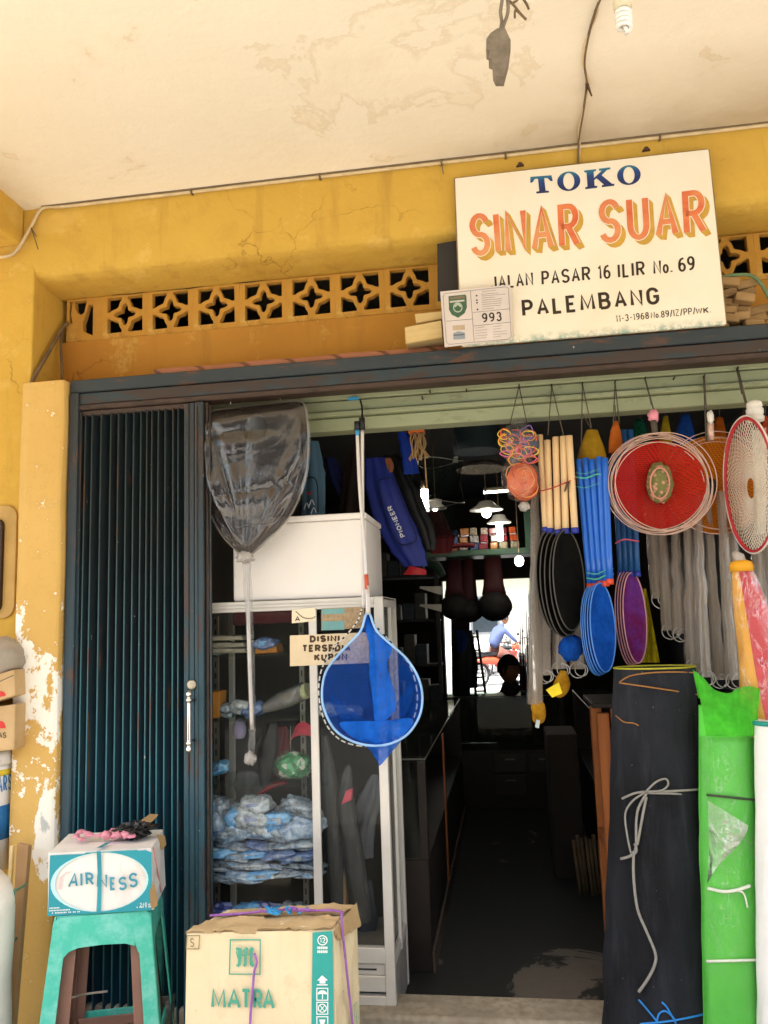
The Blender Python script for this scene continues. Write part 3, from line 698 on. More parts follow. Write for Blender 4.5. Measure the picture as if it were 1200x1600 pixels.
ta, tb = at(243, 571, 3.14), at(700, 545, 3.14); tb.z = ta.z = 2.658+.026
o = MB().tube([ta+(tb-ta)*(i/16)+V((0, 0, .002*math.sin(i*1.3))) for i in range(17)], .026, 16).build('cardboard_tube', M_TUBE, org=ta); tag(o, 'long pink-brown cardboard tube with spiral seams lying on the gate rail', 'tube')
M_BAM = mat('weathered_bamboo', '9c7c50', .8, var=.35, scale=9, bump=.4, stretch=(.3, 1, 1))
BH = at(1160, 497, 3.2); BH.z = 2.66
bh = thing('split_wood_heap', 'heap of weathered split wood packed beside the right edge of the shop sign', 'wood', BH)
for j in range(6):
    for i in range(3-j//3):
        c0 = V((.88+.062*i+random.uniform(-.01, .01)+.01*j, 3.2+random.uniform(-.03, .03), 2.678+.036*j))
        a = random.uniform(-.25, .25)
        MB().obox(c0, V((math.cos(a), 0, math.sin(a)))*random.uniform(.03, .05), YA*.09, V((-math.sin(a), 0, math.cos(a)))*.0165).build('split_piece', M_BAM, bh, bevel=.004)
MB().tube(smooth_path([(.83, 3.12, 2.875), (.95, 3.11, 2.885), (1.03, 3.12, 2.862), (1.09, 3.13, 2.72), (1.10, 3.14, 2.67)], 5), .007, 8).build('green_strap', mat('dull_green_strap', '5f7a55', .6), bh)

# ================================================================== CABLES, LAMP AND HANGING BITS UNDER THE CEILING
M_CAB = mat('tan_cable', 'c9b48d', .6, var=.2, scale=12); M_CABD = mat('dusty_dark_cable', '6e5b43', .7, var=.25, scale=15)
pts = [(-10, 402), (22, 396), (48, 355), (66, 326), (100, 316), (200, 310), (300, 300), (400, 282), (500, 272), (600, 263), (690, 252), (790, 243), (905, 226), (1030, 207), (1130, 202), (1215, 190)]
Yc = [3.09, 3.09, 3.10]+[3.108]*13
W_ = [at(x, y, yy) for (x, y), yy in zip(pts, Yc)]
for p in W_[4:]: p.z = min(p.z, CEIL-.012)
cbl = thing('ceiling_cable', 'tan twin cable clipped along the joint of ceiling and ochre beam', 'cable', W_[5])
MB().tube(smooth_path(W_, 6), .0075, 8).build('sheath', M_CAB, cbl)
MB().tube(smooth_path([p+V((0, -.006, .009)) for p in W_[3:]], 6), .0038, 6).build('thin_wire', M_CABD, cbl)
for k in (6, 8, 10, 11, 13): MB().obox(W_[k], XA*.004, YA*.011, ZA*.011).build('clip', M_CABD, cbl)
for k, dx, dz in ((2, .03, -.05), (2, .04, -.11), (10, .004, -.05)): MB().tube(smooth_path([W_[k], W_[k]+V((dx*.5, -.008, dz*.4)), W_[k]+V((dx, -.002, dz))], 4), .0025, 5).build('loose_end', M_CABD, cbl)
# lamp flex across the ceiling and down behind the sign
fl_ = [at(904, 262, 3.108), at(904, 228, 3.10)]+[atz(x, y, CEIL-.010) for x, y in ((906, 205), (912, 170), (917, 130), (913, 100), (918, 62), (928, 25), (937, 0), (950, -30))]
fx = thing('lamp_flex', 'brown twisted lamp flex running over the ceiling to the wall', 'cable', fl_[1])
MB().tube(smooth_path(fl_, 6), .0045, 7).build('flex', M_CABD, fx)
MB().tube(smooth_path([p+V((.007*math.sin(i*2), .004, 0)) for i, p in enumerate(fl_)], 6), .0035, 6).build('flex', M_CAB, fx)
kp = fl_[4]
for k in range(4): MB().tube([kp, kp+V((random.uniform(-.008, .02), random.uniform(-.02, .03), -.02-.01*k))], [.006, .002], 5).build('frayed_tape', mat('old_tape', '54402c', .9), fx)
# energy-saving bulb
LY = 2.18
lp = at(977, 32, LY); lb = thing('ceiling_bulb', 'unlit white spiral bulb hanging from the arcade ceiling', 'bulb', lp)
M_BULB = mat('white_bulb_glass', 'f2f0ec', .25, var=.02, spec=.6); M_HOLD = mat('ivory_plastic', 'd9cfb4', .5, var=.08)
lr = ppm(LY); ax = V((.03, .0, -1)).normalized(); tp = lp+V((-.004, 0, .035))
sp_ = []
for i in range(90):
    a = i/89*2*math.pi*4.2; sp_.append(tp+V((math.cos(a)*.0185, math.sin(a)*.0185, -.062*i/89)))
sp_ += [tp+V((.008, .004, -.064)), tp+V((0, 0, -.05))]
MB().tube(sp_, .0062, 8).build('spiral_tube', M_BULB, lb)
MB().lathe([(.012, .0), (.026, .004), (.028, .03), (.027, .05), (.02, .055), (.019, .12), (.022, .125), (.022, .15), (.001, .15)], tp, 20).build('bulb_base', M_HOLD, lb)
MB().lathe([(.03, 0), (.03, .03), (.045, .04), (.045, CEIL-tp.z-.15)], tp+V((0, 0, .15)), 20).build('lamp_holder', M_HOLD, lb)
# weathered wooden pulley block on a cord
HY = 2.05
hb_ = at(783, 68, HY); hk = thing('hanging_wood_block', 'grey weathered wood block dangling on a cord under the ceiling', 'wood block', hb_)
M_GWD = mat('grey_dusty_wood', '7c7264', .9, var=.3, scale=25, bump=.6, bscale=60)
def hp(x, y, d=0): return at(700+x/3.4286, y/3.4286, HY+d)
lp_ = [(262, 180), (300, 175), (330, 240), (318, 330), (292, 425), (250, 425), (236, 395), (234, 340), (215, 332), (222, 292), (202, 285), (204, 235), (225, 205)]
p0 = hp(0, 0); ux = (hp(100, 0)-p0)/100; uz = -(hp(0, 100)-p0)/100
shape('block', [[(x, -y) for x, y in lp_[::-1]]], p0, ux, uz, M_GWD, hk, 0, .016, .006)
MB().tube(smooth_path([hp(275, 185), hp(288, 120), hp(282, 60), hp(296, -40), atz(790, -60, CEIL)], 5), .005, 7).build('cord', M_GWD, hk)
MB().tube(smooth_path([hp(285, 190), hp(300, 130), hp(322, 60), hp(318, -30)], 5), .005, 7).build('cord', M_GWD, hk)
for q in ([(318, 0), (345, 20), (385, 70), (418, 104)], [(385, 70), (360, 55), (358, 95)], [(400, -10), (420, 20), (432, 48)], [(345, 20), (375, -5), (410, -40)]):
    MB().tube(smooth_path([hp(*a) for a in q], 3), [.0035]*(3*(len(q)-1)+1), 6).build('twig', M_CABD, hk)
# old wires in the corner beside the vents
o = MB().tube(smooth_path([at(106, 505, 3.33), at(96, 515, 3.30), at(75, 552, 3.2), at(52, 592, 3.11), at(50, 600, 3.1)], 5), .009, 8).build('corner_wire', M_CABD, org=at(96, 515, 3.3)); tag(o, 'thick dusty wire slanting from the broken vent to the pillar', 'wire')
o = MB().tube(smooth_path([at(98, 515, 3.33), at(95, 540, 3.3), at(98, 596, 3.25), at(98, 612, 3.25)], 5), .006, 8).build('corner_wire', M_CABD, org=at(95, 540, 3.3)); tag(o, 'thin brown wire dropping straight below the broken vent', 'wire')
# crack line along the vents
cr = [(175+ i*30, 468-i*3.15) for i in range(18)]
MB().tube([at(x, y-6+random.uniform(-1.5, 1.5), 3.338) for x, y in cr], [random.uniform(.0008, .0022) for _ in cr], 5).build('crack', mat('crack_shadow', '2a1c10', .95), SH)
# ================================================================== STOOLS, CARTONS AT THE GATE
M_STG = mat('dusty_teal_plastic', '1fb594', .45, var=.12, scale=6, spec=.5); 
t = NT('dusty_teal_plastic2'); n1 = t.noise(12, 6, .7); z = t.sep()[2]
c = t.mix(t.step(n1, .46, .66), C('45bfa9'), C('7ad0c2')); c = t.mix(t.math('MULTIPLY', t.step(n1, .3, .42), .0), c, C('1a9c80')); t.base(c); t.set(.45); t.bump(n1, .1, .002); M_STG = t.m
M_STB = mat('mauve_brown_plastic', '8f6a5c', .5, var=.1, scale=8)
def make_stool(name, label, cat, loc, rz, wt, wb, h, m, m2, inner=False, torn=False):
    T = thing(name, label, cat, loc, rot=(0, 0, rz))
    sl_ = (wb-wt)/h
    for k in range(4):
        a = k*math.pi/2; ux = V((math.cos(a), math.sin(a), 0)); nn = V((math.sin(a), -math.cos(a), 0))
        lw = .052
        def hw(y): return wb+(wt-wb)*y/h
        out = [(-hw(0), 0), (-hw(0)+lw*.95, 0)]
        ah = h-(.055 if inner else .098); aw = hw(h*.55)-lw
        for i in range(9):
            q = R_(180-i*22.5); out.append((aw*math.copysign(abs(math.cos(q))**.55, math.cos(q)) if abs(math.cos(q)) > 1e-6 else 0, ah-.075+.075*abs(math.sin(q))**.55 if i not in (0, 8) else ah-.09))
        out += [(hw(0)-lw*.95, 0), (hw(0), 0), (hw(h-.03), h-.03), (hw(h-.03)-.012, h-.006), (-hw(h-.03)+.012, h-.006), (-hw(h-.03), h-.03)]
        if torn and k == 0:   # split apron beside the right leg
            out[2+8+1:2+8+1] = []
            out.insert(2+7, (aw*.80, ah+.012)); out.insert(2+8, (aw*.93, ah-.035))
        vs_, fs = shape_mesh([out], .0022, .0012)
        # lean the panel so that the legs splay
        def place(v): return ux*v.x + nn*(wb-sl_*v.y + v.z) + ZA*v.y
        MB().add([place(v) for v in vs_], fs).build('leg_panel', m, T)
        # rounded corner of each leg
        c0, c1 = (ux+nn)*(wb-.004), (ux+nn)*(wt-.004)+ZA*(h-.012)
        MB().tube([c0+(c1-c0)*i/4 for i in range(5)], .0075, 10).build('leg_corner', m, T)
    tp_ = MB().box(-wt+.003, wt-.003, -wt+.003, wt-.003, h-.014, h).build('seat', m, T, bevel=.012, seg=3)
    zb = h*.24
    for k in range(4):
        a = k*math.pi/2; ux = V((math.cos(a), math.sin(a), 0)); nn = V((math.sin(a), -math.cos(a), 0)); w = wb+(wt-wb)*zb/h
        MB().obox(nn*(w-.022)+ZA*zb, ux*(w-.03), nn*.004, ZA*.017).build('stretcher', m, T, bevel=.003)
    return T
YS = 2.66
sc_ = at(163, 1432, YS); stz = sc_.z-.002
wt = (at(235, 1432, YS).x-at(93, 1432, YS).x)/2*.95
sloc = V((sc_.x-.075, YS+wt+.035, PAVE)); sh = stz-PAVE
ST = make_stool('plastic_stool', 'dusty turquoise plastic stool with a split apron under the bottled water carton', 'stool', sloc, R_(18), wt, wt+.060, sh, M_STG, M_STG, torn=True)
make_stool('plastic_stool', 'brown plastic stool nested inside the turquoise one', 'stool', sloc, R_(18), wt-.03, wt+.018, sh-.03, M_STB, M_STB, inner=True)
M_TAPE = film_mat('grey_wrap', '6a6a66', .75, 30, .9, .25, .3)
for (sx_, sy_) in ((-1, -1), (1, -1), (1, 1)):
    zz = .11 if sx_ < 0 else .15; w = (wt+.060)-.060*zz/sh-.018
    c0 = sloc+Matrix.Rotation(R_(18), 3, 'Z')@V((sx_*w, sy_*w, 0))
    b = MB().grid(lambda u, v: c0+V((math.cos(6.283*u)*.036*(1+.1*noise.noise(V((u*9, v*9, sx_)))), math.sin(6.283*u)*.036*(1+.1*noise.noise(V((u*7, v*7, 3)))), zz-.05+.10*v)), 18, 10, cu=True)
    o = b.build('plastic_wrap', M_TAPE, ST); 
    o.data.transform(Matrix.Rotation(R_(-18), 4, 'Z')@Matrix.Translation(-sloc))
# string tying the stool legs
pr = lambda x, y, Y: at(x, y, Y)
o = MB().tube(smooth_path([pr(80, 1556, 2.74), pr(95, 1563, 2.72), pr(115, 1558, 2.76), pr(135, 1553, 2.82), pr(168, 1549, 2.86)], 5), .004, 7).build('tie_cord', mat('grey_cord', 'a9a294', .8), org=pr(115, 1563, 2.66)); tag(o, 'knotted grey cord tied across the stool legs', 'cord')

M_CARD = mat('kraft_cardboard', 'b9986a', .85, var=.12, scale=6, h2='c8a97c', bump=.15, bscale=120)
t = NT('pale_carton'); n1 = t.noise(2.5, 5); n2 = t.noise(6, 7, .7, dist=.5); n3 = t.noise(40, 4, .6, stretch=(1, 1, .08))
c = t.mix(t.step(n1, .3, .7), C('e3cfa6'), C('ecdbb8')); c = t.mix(t.math('MULTIPLY', t.step(n2, .55, .68), .3), c, C('bfa172')); c = t.mix(t.math('MULTIPLY', t.step(n3, .5, .7), .12), c, C('c9ae80'))
c = t.mix(t.step(t.noise(55, 3), .72, .74), c, C('a58a5c')); t.base(c); t.set(.85); t.bump(t.math('ADD', n2, t.math('MULTIPLY', n3, .4)), .35, .006); M_CARDL = t.m
M_CARDI = mat('carton_inside', '9a7c52', .9, var=.15, scale=12)
M_TEAL = mat('teal_print', '2a97a6', .6, var=.06, scale=8); M_WPR = mat('white_print', 'f2f1ee', .6, var=.02)
t = NT('white_carton'); n2 = t.noise(7, 7, .7, dist=.6); c = t.mix(t.math('MULTIPLY', t.step(n2, .52, .7), .4), C('ece8e3'), C('c4b49c')); t.base(c); t.set(.7); t.bump(n2, .4, .006); M_WCART = t.m
# --- bottled water carton
def zA(x, y): return 60+x/5.4545, 1270+y/5.4545
YA0 = YS+.0
aY = (YA0, YA0+.075, YA0+.075, YA0)
aq = [at(*zA(*p), y_) for p, y_ in zip(((80, 865), (985, 858), (962, 302), (85, 345)), aY)]
zb_ = stz+.001
aq[0].z = aq[1].z = zb_
AB = thing('water_carton', 'white and teal bottled water carton on the turquoise stool', 'carton', aq[0])
aq[1] = at(*zA(985, 858), aY[1]); aq[1].z = zb_
dep = V((-.068, .25, 0))
AN = (aq[1]-aq[0]).cross(aq[3]-aq[0]).normalized()
def apl(x, y, o): return hit(*zA(x, y), aq[0]+AN*o, AN)
FN = XA.cross(ZA)
def crump(q, off, nu=14, nv=10, amp=.004, seed=0):
    q = [V(p) for p in q]
    def fn(u, v):
        p = (q[0]*(1-u)+q[1]*u)*(1-v)+(q[3]*(1-u)+q[2]*u)*v
        e = min(u, 1-u, v, 1-v)*8; e = min(1, e)
        return p+V(off)*(amp*noise.noise(V((u*4+seed, v*4, seed)))*e/1.0)
    return fn
b = MB(); bq = [p+dep for p in aq]
b.grid(crump(aq, (0, -1, 0)), 16, 12); b.grid(crump([aq[1], bq[1], bq[2], aq[2]], (1, 0, 0), amp=.012, seed=3), 12, 12); b.grid(crump([aq[3], aq[2], bq[2], bq[3]], (0, 0, 1), amp=.01, seed=5), 14, 12)
b.grid(crump([aq[0], aq[3], bq[3], bq[0]], (-1, 0, 0), amp=.008, seed=6), 10, 10); b.grid(crump([bq[0], bq[3], bq[2], bq[1]], (0, 1, 0)), 8, 8); b.add([aq[0], aq[1], bq[1], bq[0]], [(3, 2, 1, 0)])
b.build('carton_body', M_WCART, AB)
fu = (aq[1]-aq[0]); fz = (aq[3]-aq[0])
fv = lambda x, y: aq[0]+fu*x+fz*y
def aprint(name, loops, m, off): return shape(name, loops, aq[0], fu, fz, m, AB, off)
# the print: teal field with a white oval
aprint('teal_panel', [[(.005, .0), (.985, .0), (.985, .93), (.93, .975), (.86, .97), (.84, .985), (.36, .985), (.34, .965), (.02, .97)], ell(.49, .5, .462, .475)], M_TEAL, .0050)
aprint('oval_rim', [ell(.49, .5, .466, .478), ell(.50, .5, .43, .47)], mat('pale_aqua_print', 'bfe6e8', .6, var=.03), .0046)
aprint('red_swoosh', [[(.10, .42), (.115, .60), (.17, .68), (.25, .70), (.17, .66), (.135, .60), (.125, .42)]], mat('pale_red_print', 'e8c3c0', .6, var=.05), .0054)
AL = [('A', (250, 640), (335, 632), (268, 512), 0), ('I', (358, 628), (377, 628), (356, 508), 0), ('R', (405, 618), (475, 618), (398, 508), 0), ('N', (497, 640), (588, 640), (497, 518), 0), ('E', (610, 660), (660, 660), (608, 548), 0), ('S', (684, 665), (755, 655), (682, 550), 0), ('S', (772, 640), (848, 632), (770, 515), 0)]
M_AIR = mat('teal_letter', '3f93a8', .6, var=.08, scale=20)
for ch, bl, br, tl, _ in AL:
    p0 = apl(*bl, .0062); ux = apl(*br, .0062)-p0; uz = apl(*tl, .0062)-p0
    glyph('letter', ch, p0, ux.normalized(), uz.normalized(), ux.length, uz.length, .0072, M_AIR, AB, .0002)
p0 = fv(.875, .06); letters('240 ml', fv(.87, .075), fu*.115, fz*.055, M_WPR, AB, .0062, sw=.24, gap=.3)
for (x0, y0, w) in ((.84, .05, .14), (.02, .115, .11), (.02, .075, .20), (.045, .035, .27)):
    for j in range(int(w/.014)): 
        if random.random() < .88: aprint('small_print', [rect(x0+j*.014, y0, x0+j*.014+.009, y0+.02)], M_WPR, .0060)
# strap, pink ribbon, black bag, torn flaps
MB().grid(lambda u, v: fv(.465+.036*u*(1+.3*abs(v-.5))+.012*math.sin(v*3), .0+1.0*v)+V((0, -.0075, 0)), 3, 16).build('teal_strap', mat('teal_ribbon', '2b93a2', .5), AB)
MB().grid(lambda u, v: aq[3]*(1-(.47+.05*u+.05*v))+aq[2]*(.47+.05*u+.05*v)+dep*(v*.25)+V((0, -.004, .011)), 3, 8).build('teal_strap', mat('teal_ribbon', ''), AB)
s_ = lambda u, v: aq[1]*(1-u)+aq[2]*u
MB().tube([aq[2]+dep*.1+V((.004, 0, -.005)), aq[2]+dep*.35+V((.006, 0, -.09)), aq[1]+dep*.45+V((.006, 0, .02))], .003, 6).build('side_cord', mat('pink_cord', 'd79a9a', .7), AB)
top = lambda x, y, d: aq[3]*(1-x)+aq[2]*x+dep*y+V((0, 0, d))
shape('torn_flap', [[(0, 0), (.05, .02), (.065, .04), (.03, .05), (-.01, .03)]], top(.78, .75, .02), (XA*.9+ZA*.2).normalized(), (ZA*.7+YA*.5).normalized(), M_CARDI, AB, 0, .0012)
shape('torn_flap', [[(0, 0), (.03, -.012), (.036, -.042), (.018, -.06), (.0, -.036)]], top(.99, .55, .012), (XA*.5+YA*.8).normalized(), ZA, M_CARDI, AB, 0.004, .0012)
shape('torn_corner', [[(0, 0), (.022, .012), (.018, .05), (.006, .09), (-.006, .06), (-.004, .02)]], fv(.985, .02)+V((.0, -.007, 0)), XA, ZA, M_CARDI, AB, 0, .001)
# pink ribbon lying on the box (loose)
pk = thing('pink_ribbon', 'crumpled pink plastic ribbon on top of the water carton', 'ribbon', top(.4, .4, .012))
M_PKR = mat('pink_plastic', 'd98fa0', .4, var=.15, scale=30)
rp = smooth_path([top(.28, .30, .02), top(.2, .42, .022), top(.16, .55, .024), top(.22, .62, .03), top(.32, .5, .022), top(.45, .45, .024), top(.55, .5, .03), top(.62, .42, .034), top(.70, .35, .03), top(.8, .32, .022)], 6)
MB().tube(rp, [.010+.004*math.sin(i*.9) for i in range(len(rp))], 8, flat=.45).build('ribbon', M_PKR, pk)
for k in range(6):
    c0 = top(.5+.05*k, .45+random.uniform(-.12, .25), .028)
    MB().blob(c0, .018, .02, .014, .5, 3, 12, 8, seed=k).build('ribbon_fold', M_PKR, pk)
M_BLK = mat('black_plastic_bag', '131315', .28, var=.2, scale=20, bump=.9, bscale=35, spec=.6)
bb = thing('black_plastic_bag', 'crumpled black plastic bag on top of the water carton', 'bag', top(.78, .5, .012))
b = MB()
def bagf(u, v):
    a = 6.2832*u; r = math.sin(math.pi*v)**.6
    n = .45*noise.noise(V((math.cos(a)*2.2, math.sin(a)*2.2, v*4)))+.35*noise.noise(V((math.cos(a)*6, math.sin(a)*6, v*11)))
    return top(.76, .52, .034)+V((math.cos(a)*.062*r*(1+n), math.sin(a)*.05*r*(1+n), (v-.5)*.055*(1+n)))
b.grid(bagf, 44, 24, cu=True, smooth=False); b.build('bag', M_BLK, bb)

# --- large cardboard carton at the step
def zM(x, y): return 280+x/4, 1410+y/4
YM = 2.52
mq = [at(286, 1640, YM), at(516, 1640, YM), at(*zM(965, 172), YM), at(*zM(48, 192), YM)]
for p in mq[:2]: p.z = PAVE+.002
mq[0].x = mq[3].x-.012; mq[1].x = mq[2].x+.004
MT = thing('cardboard_carton', 'big pale cardboard carton with green lettering in front of the glass cabinet', 'carton', mq[0])
md = V((.030, .20, 0)); MN = (mq[1]-mq[0]).cross(ZA).normalized()
nq = [mq[0]+md, mq[1]+md, mq[2]+md+V((.004, 0, .004)), mq[3]+md+V((.03, 0, .002))]
b = MB()
b.grid(crump(mq, (0, -1, 0), amp=.008, seed=11), 20, 16); b.grid(crump([mq[1], nq[1], nq[2], mq[2]], (1, 0, 0), amp=.02, seed=13), 14, 14); b.grid(crump([mq[0], mq[3], nq[3], nq[0]], (-1, 0, 0), amp=.01, seed=16), 10, 10)
b.grid(crump([mq[3], mq[2], nq[2], nq[3]], (0, 0, 1), amp=.012, seed=15), 14, 12); b.grid(crump([nq[0], nq[3], nq[2], nq[1]], (0, 1, 0)), 8, 8)
b.build('carton_body', M_CARDL, MT)
# top flaps, lifted and crushed
tp = lambda u, v: (mq[3]*(1-u)+mq[2]*u)*(1-v)+(nq[3]*(1-u)+nq[2]*u)*v
def flap(name, a, m, th=.004):
    b = MB()
    def fn(u, v):
        p = (a[0]*(1-u)+a[1]*u)*(1-v)+(a[3]*(1-u)+a[2]*u)*v
        return p+ZA*(.009*noise.noise(V((u*3.5, v*2.5, a[0].x*9)))+.006*noise.noise(V((u*13, v*9, 1))))
    b.grid(fn, 22, 8); b.grid(lambda u, v: fn(1-u, v)-ZA*th, 22, 8); return b.build(name, m, MT)
M_CARDT = mat('crushed_top_card', 'cbb083', .85, var=.15, scale=8, bump=.3, bscale=60)
flap('top_flap', [tp(-.01, -.01)+ZA*.004, tp(.48, -.02)+ZA*.004, tp(.50, .46)+ZA*.008, tp(.05, .5)+ZA*.008], M_CARDT)
flap('top_flap', [tp(.49, -.015)+ZA*.006, tp(.99, -.01)+ZA*.004, tp(.97, .46)+ZA*.008, tp(.51, .48)+ZA*.008], M_CARDT)
flap('top_flap', [tp(.04, .52)+ZA*.012, tp(.98, .5)+ZA*.012, tp(1.0, 1.0)+ZA*.006, tp(.10, 1.0)+ZA*.004], M_CARDT)
flap('side_flap', [tp(.985, .0)+V((.004, -.004, .0)), tp(1.0, 1.0)+ZA*.01, tp(1.03, 1.0)-ZA*.06, tp(1.02, .05)-ZA*.03], M_CARD)
MU = (mq[1]-mq[0]).normalized(); mu = mq[1]-mq[0]; mz = mq[3]-mq[0]
def mpt(x, y, d=.0): return hit(*zM(x, y), mq[1]+MN*d, MN)
def mshape(name, pts, m, off=.009):
    lps = pts if isinstance(pts[0][0], (tuple, list)) else [pts]
    vs_, fs = shape_mesh([[(x, -y) for x, y in lp] for lp in lps])
    return MB().add([mpt(v.x, -v.y)+MN*off for v in vs_], fs).build(name, m, MT)
M_GP = mat('green_print', '4fa08a', .7, var=.10, scale=25); M_GT = mat('teal_band_print', '2f9f97', .65, var=.06, scale=10)
mshape('teal_band', [(838, 182), (962, 172), (972, 940), (828, 940)], M_GT, .0085)
mshape('logo_frame', [[(322, 222), (516, 222), (514, 444), (316, 444)], [(330, 231), (508, 231), (506, 436), (324, 436)]], M_GP)
# blackletter m: three broken stems and a flourish
for pts in ([(364, 272), (395, 278), (400, 290), (396, 330), (392, 380), (378, 398), (360, 386), (372, 376), (376, 330), (372, 296), (358, 284)],
            [(404, 292), (424, 270), (440, 280), (432, 296), (428, 340), (430, 380), (416, 396), (402, 384), (410, 372), (412, 330), (412, 300)],
            [(440, 288), (458, 270), (472, 280), (466, 300), (464, 350), (470, 376), (478, 384), (462, 398), (446, 382), (448, 330), (448, 300)],
            [(384, 318), (470, 312), (470, 320), (384, 327)], [(360, 300), (368, 292), (380, 342), (372, 348)]):
    mshape('logo_stroke', pts, M_GP, .0095+.0003*random.random())
MLs = [('M', 206, 300, 655, 526), ('A', 306, 392, 656, 528), ('T', 392, 456, 656, 530), ('R', 468, 526, 658, 532), ('A', 526, 604, 660, 530)]
for ch, x0, x1, yb, yt in MLs:
    p0 = mpt(x0, yb); glyph('letter', ch, p0, MU, ZA, (mpt(x1, yb)-p0).length, (mpt(x0, yt)-p0).length, .0098, M_GP, MT, .0092)
p0 = mpt(48, 285); mshape('corner_frame', [[(54, 198), (138, 196), (132, 286), (48, 286)], [(60, 204), (132, 202), (126, 280), (54, 280)]], mat('brown_print', '8a7f5c', .7))
glyph('letter', 'S', mpt(76, 272), MU, ZA, (mpt(100, 272)-mpt(76, 272)).length, (mpt(76, 214)-mpt(76, 272)).length, .0035, mat('brown_print', ''), MT, .0095)
# white pictograms on the band
def mring(cx, cy, r0, r1): mshape('pictogram', [[(cx+r1*math.cos(i*.26), cy+r1*math.sin(i*.26)) for i in range(24)], [(cx+r0*math.cos(i*.26), cy+r0*math.sin(i*.26)) for i in range(24)]], M_WPR, .0096)
mring(900, 229, 26, 32); letters('12', mpt(884, 244), MU*(mpt(918, 244)-mpt(884, 244)).length, ZA*(mpt(884, 212)-mpt(884, 244)).length, M_WPR, MT, .0096, sw=.25, gap=.25)
for y in (276, 300):
    for j in range(6): mshape('small_print', rect(868+j*11, y-8, 876+j*11, y+8), M_WPR, .0096)
mshape('pictogram', [(898, 447), (934, 478), (918, 480), (918, 498), (882, 498), (882, 480), (866, 480)], M_WPR, .0096); mshape('pictogram', rect(866, 503, 932, 510), M_WPR, .0096)
for yy in (525, 612, 702):
    mshape('pictogram_frame', [rect(862, yy, 936, yy+80), rect(868, yy+6, 930, yy+74)], M_WPR, .0096)
mshape('pictogram', [(870, 566)]+[(899+29*math.cos(R_(a)), 566-26*math.sin(R_(a))) for a in range(165, 10, -15)]+[(928, 566), (903, 562), (903, 595), (897, 595), (897, 562)], M_WPR, .0096)
mring(899, 652, 22, 28); 
for sgn in (-1, 1): mshape('pictogram', [(899-16*sgn-3, 632), (899-16*sgn+3, 632), (899+16*sgn+3, 672), (899+16*sgn-3, 672)], M_WPR, .0098+.0002*sgn)
mshape('pictogram', [(880, 722), (918, 722), (912, 748), (903, 756), (903, 772), (895, 772), (895, 756), (886, 748)], M_WPR, .0096)
# cords round the carton
M_PURP = mat('purple_cord', '9a63b0', .6, var=.2, scale=60)
MB().tube(smooth_path([mpt(470, 318, .013), mpt(484, 372, .014), mpt(468, 440, .014), mpt(458, 560, .014), mpt(446, 700, .014), mpt(440, 900, .012)], 6), .0038, 7).build('purple_cord', M_PURP, MT)
MB().tube(smooth_path([tp(.03, .45)+ZA*.02, tp(.25, .5)+ZA*.02, tp(.5, .55)+ZA*.024, tp(.72, .5)+ZA*.022, tp(.97, .45)+ZA*.02, tp(1.0, .2)+V((.012, 0, -.02)), mq[1]+V((.045, .1, .12)), mq[1]+V((.06, .12, .0))], 6), .0038, 7).build('purple_cord', M_PURP, MT)
M_BLC = mat('blue_cord', '2f8fc4', .6, var=.2, scale=50)
for k in range(7):
    c0 = tp(.45+.05*k, .45+random.uniform(-.06, .1))+ZA*.028
    MB().tube(smooth_path([c0+V((random.uniform(-.03, .03), random.uniform(-.02, .02), random.uniform(-.006, .014))) for _ in range(5)], 4), .0035, 6).build('blue_cord_knot', M_BLC if k % 3 else M_PURP, MT)
# printing on the right side
ss = nq[1]-mq[1]; ssu = ss.normalized(); p0 = mq[1]+ss*.30+ZA*.30
letters('MATRA', p0+V((.006, -.006, 0)), ss*.45, ZA*.08, M_GP, MT, .012, sw=.28, gap=.3)

# ================================================================== THINGS STACKED LEFT OF THE JAMB
YL = 2.93
def left_box(name, label, px, Y, dep, m, cat, bevel=.006):
    q = [at(x, y, Y) for x, y in px]; o = thing(name, label, cat, q[0])
    MB().hexa(q, (0, dep, 0)).build('body', m, o, bevel=bevel, seg=2); return o, q
M_RED = mat('red_sun_print', 'c8352c', .6, var=.1)
o, q = left_box('kraft_carton', 'tilted kraft carton with a red sun mark left of the jamb', [(-95, 1123), (24, 1087), (22, 1046), (-105, 1080)], YL, .16, M_CARD, 'carton')
p0 = at(1, 1089, YL); shape('sun_mark', [ell(0, .0, .024, .022, 24)[:13]], p0, (XA*.97+ZA*.2), (ZA-XA*.2), M_RED, o, .0012)
MB().obox(at(10, 1060, YL-.001), XA*.03+ZA*.012, YA*.0006, ZA*.0012).build('printed_rule', M_INK, o)
o, q = left_box('kraft_carton', 'kraft carton with a red dome mark and dark letters left of the jamb', [(-95, 1182), (22, 1172), (24, 1100), (-95, 1118)], YL, .18, M_CARD, 'carton')
shape('dome_mark', [ell(0, 0, .022, .028, 24)[:13]], at(1, 1138, YL), XA, ZA, M_RED, o, .0012)
letters('AS', at(-2, 1153, YL), XA*(at(10, 1153, YL)-at(-2, 1153, YL)).length, ZA*.021, M_INK, o, .0012, sw=.3, gap=.2)
bk = thing('paint_bucket', 'white plastic bucket with blue lettering under the cartons', 'bucket', at(-20, 1370, YL))
M_BKT = mat('white_bucket_plastic', 'e8e9ea', .35, var=.04); 
bc = V((-2.085, YL+.10, at(10, 1372, YL).z)); bh_ = at(10, 1200, YL).z-bc.z
br_ = .112
MB().lathe([(br_*.93, 0), (br_*1.0, bh_*.95), (br_*1.0, bh_)], bc, 36).build('pail', M_BKT, bk)
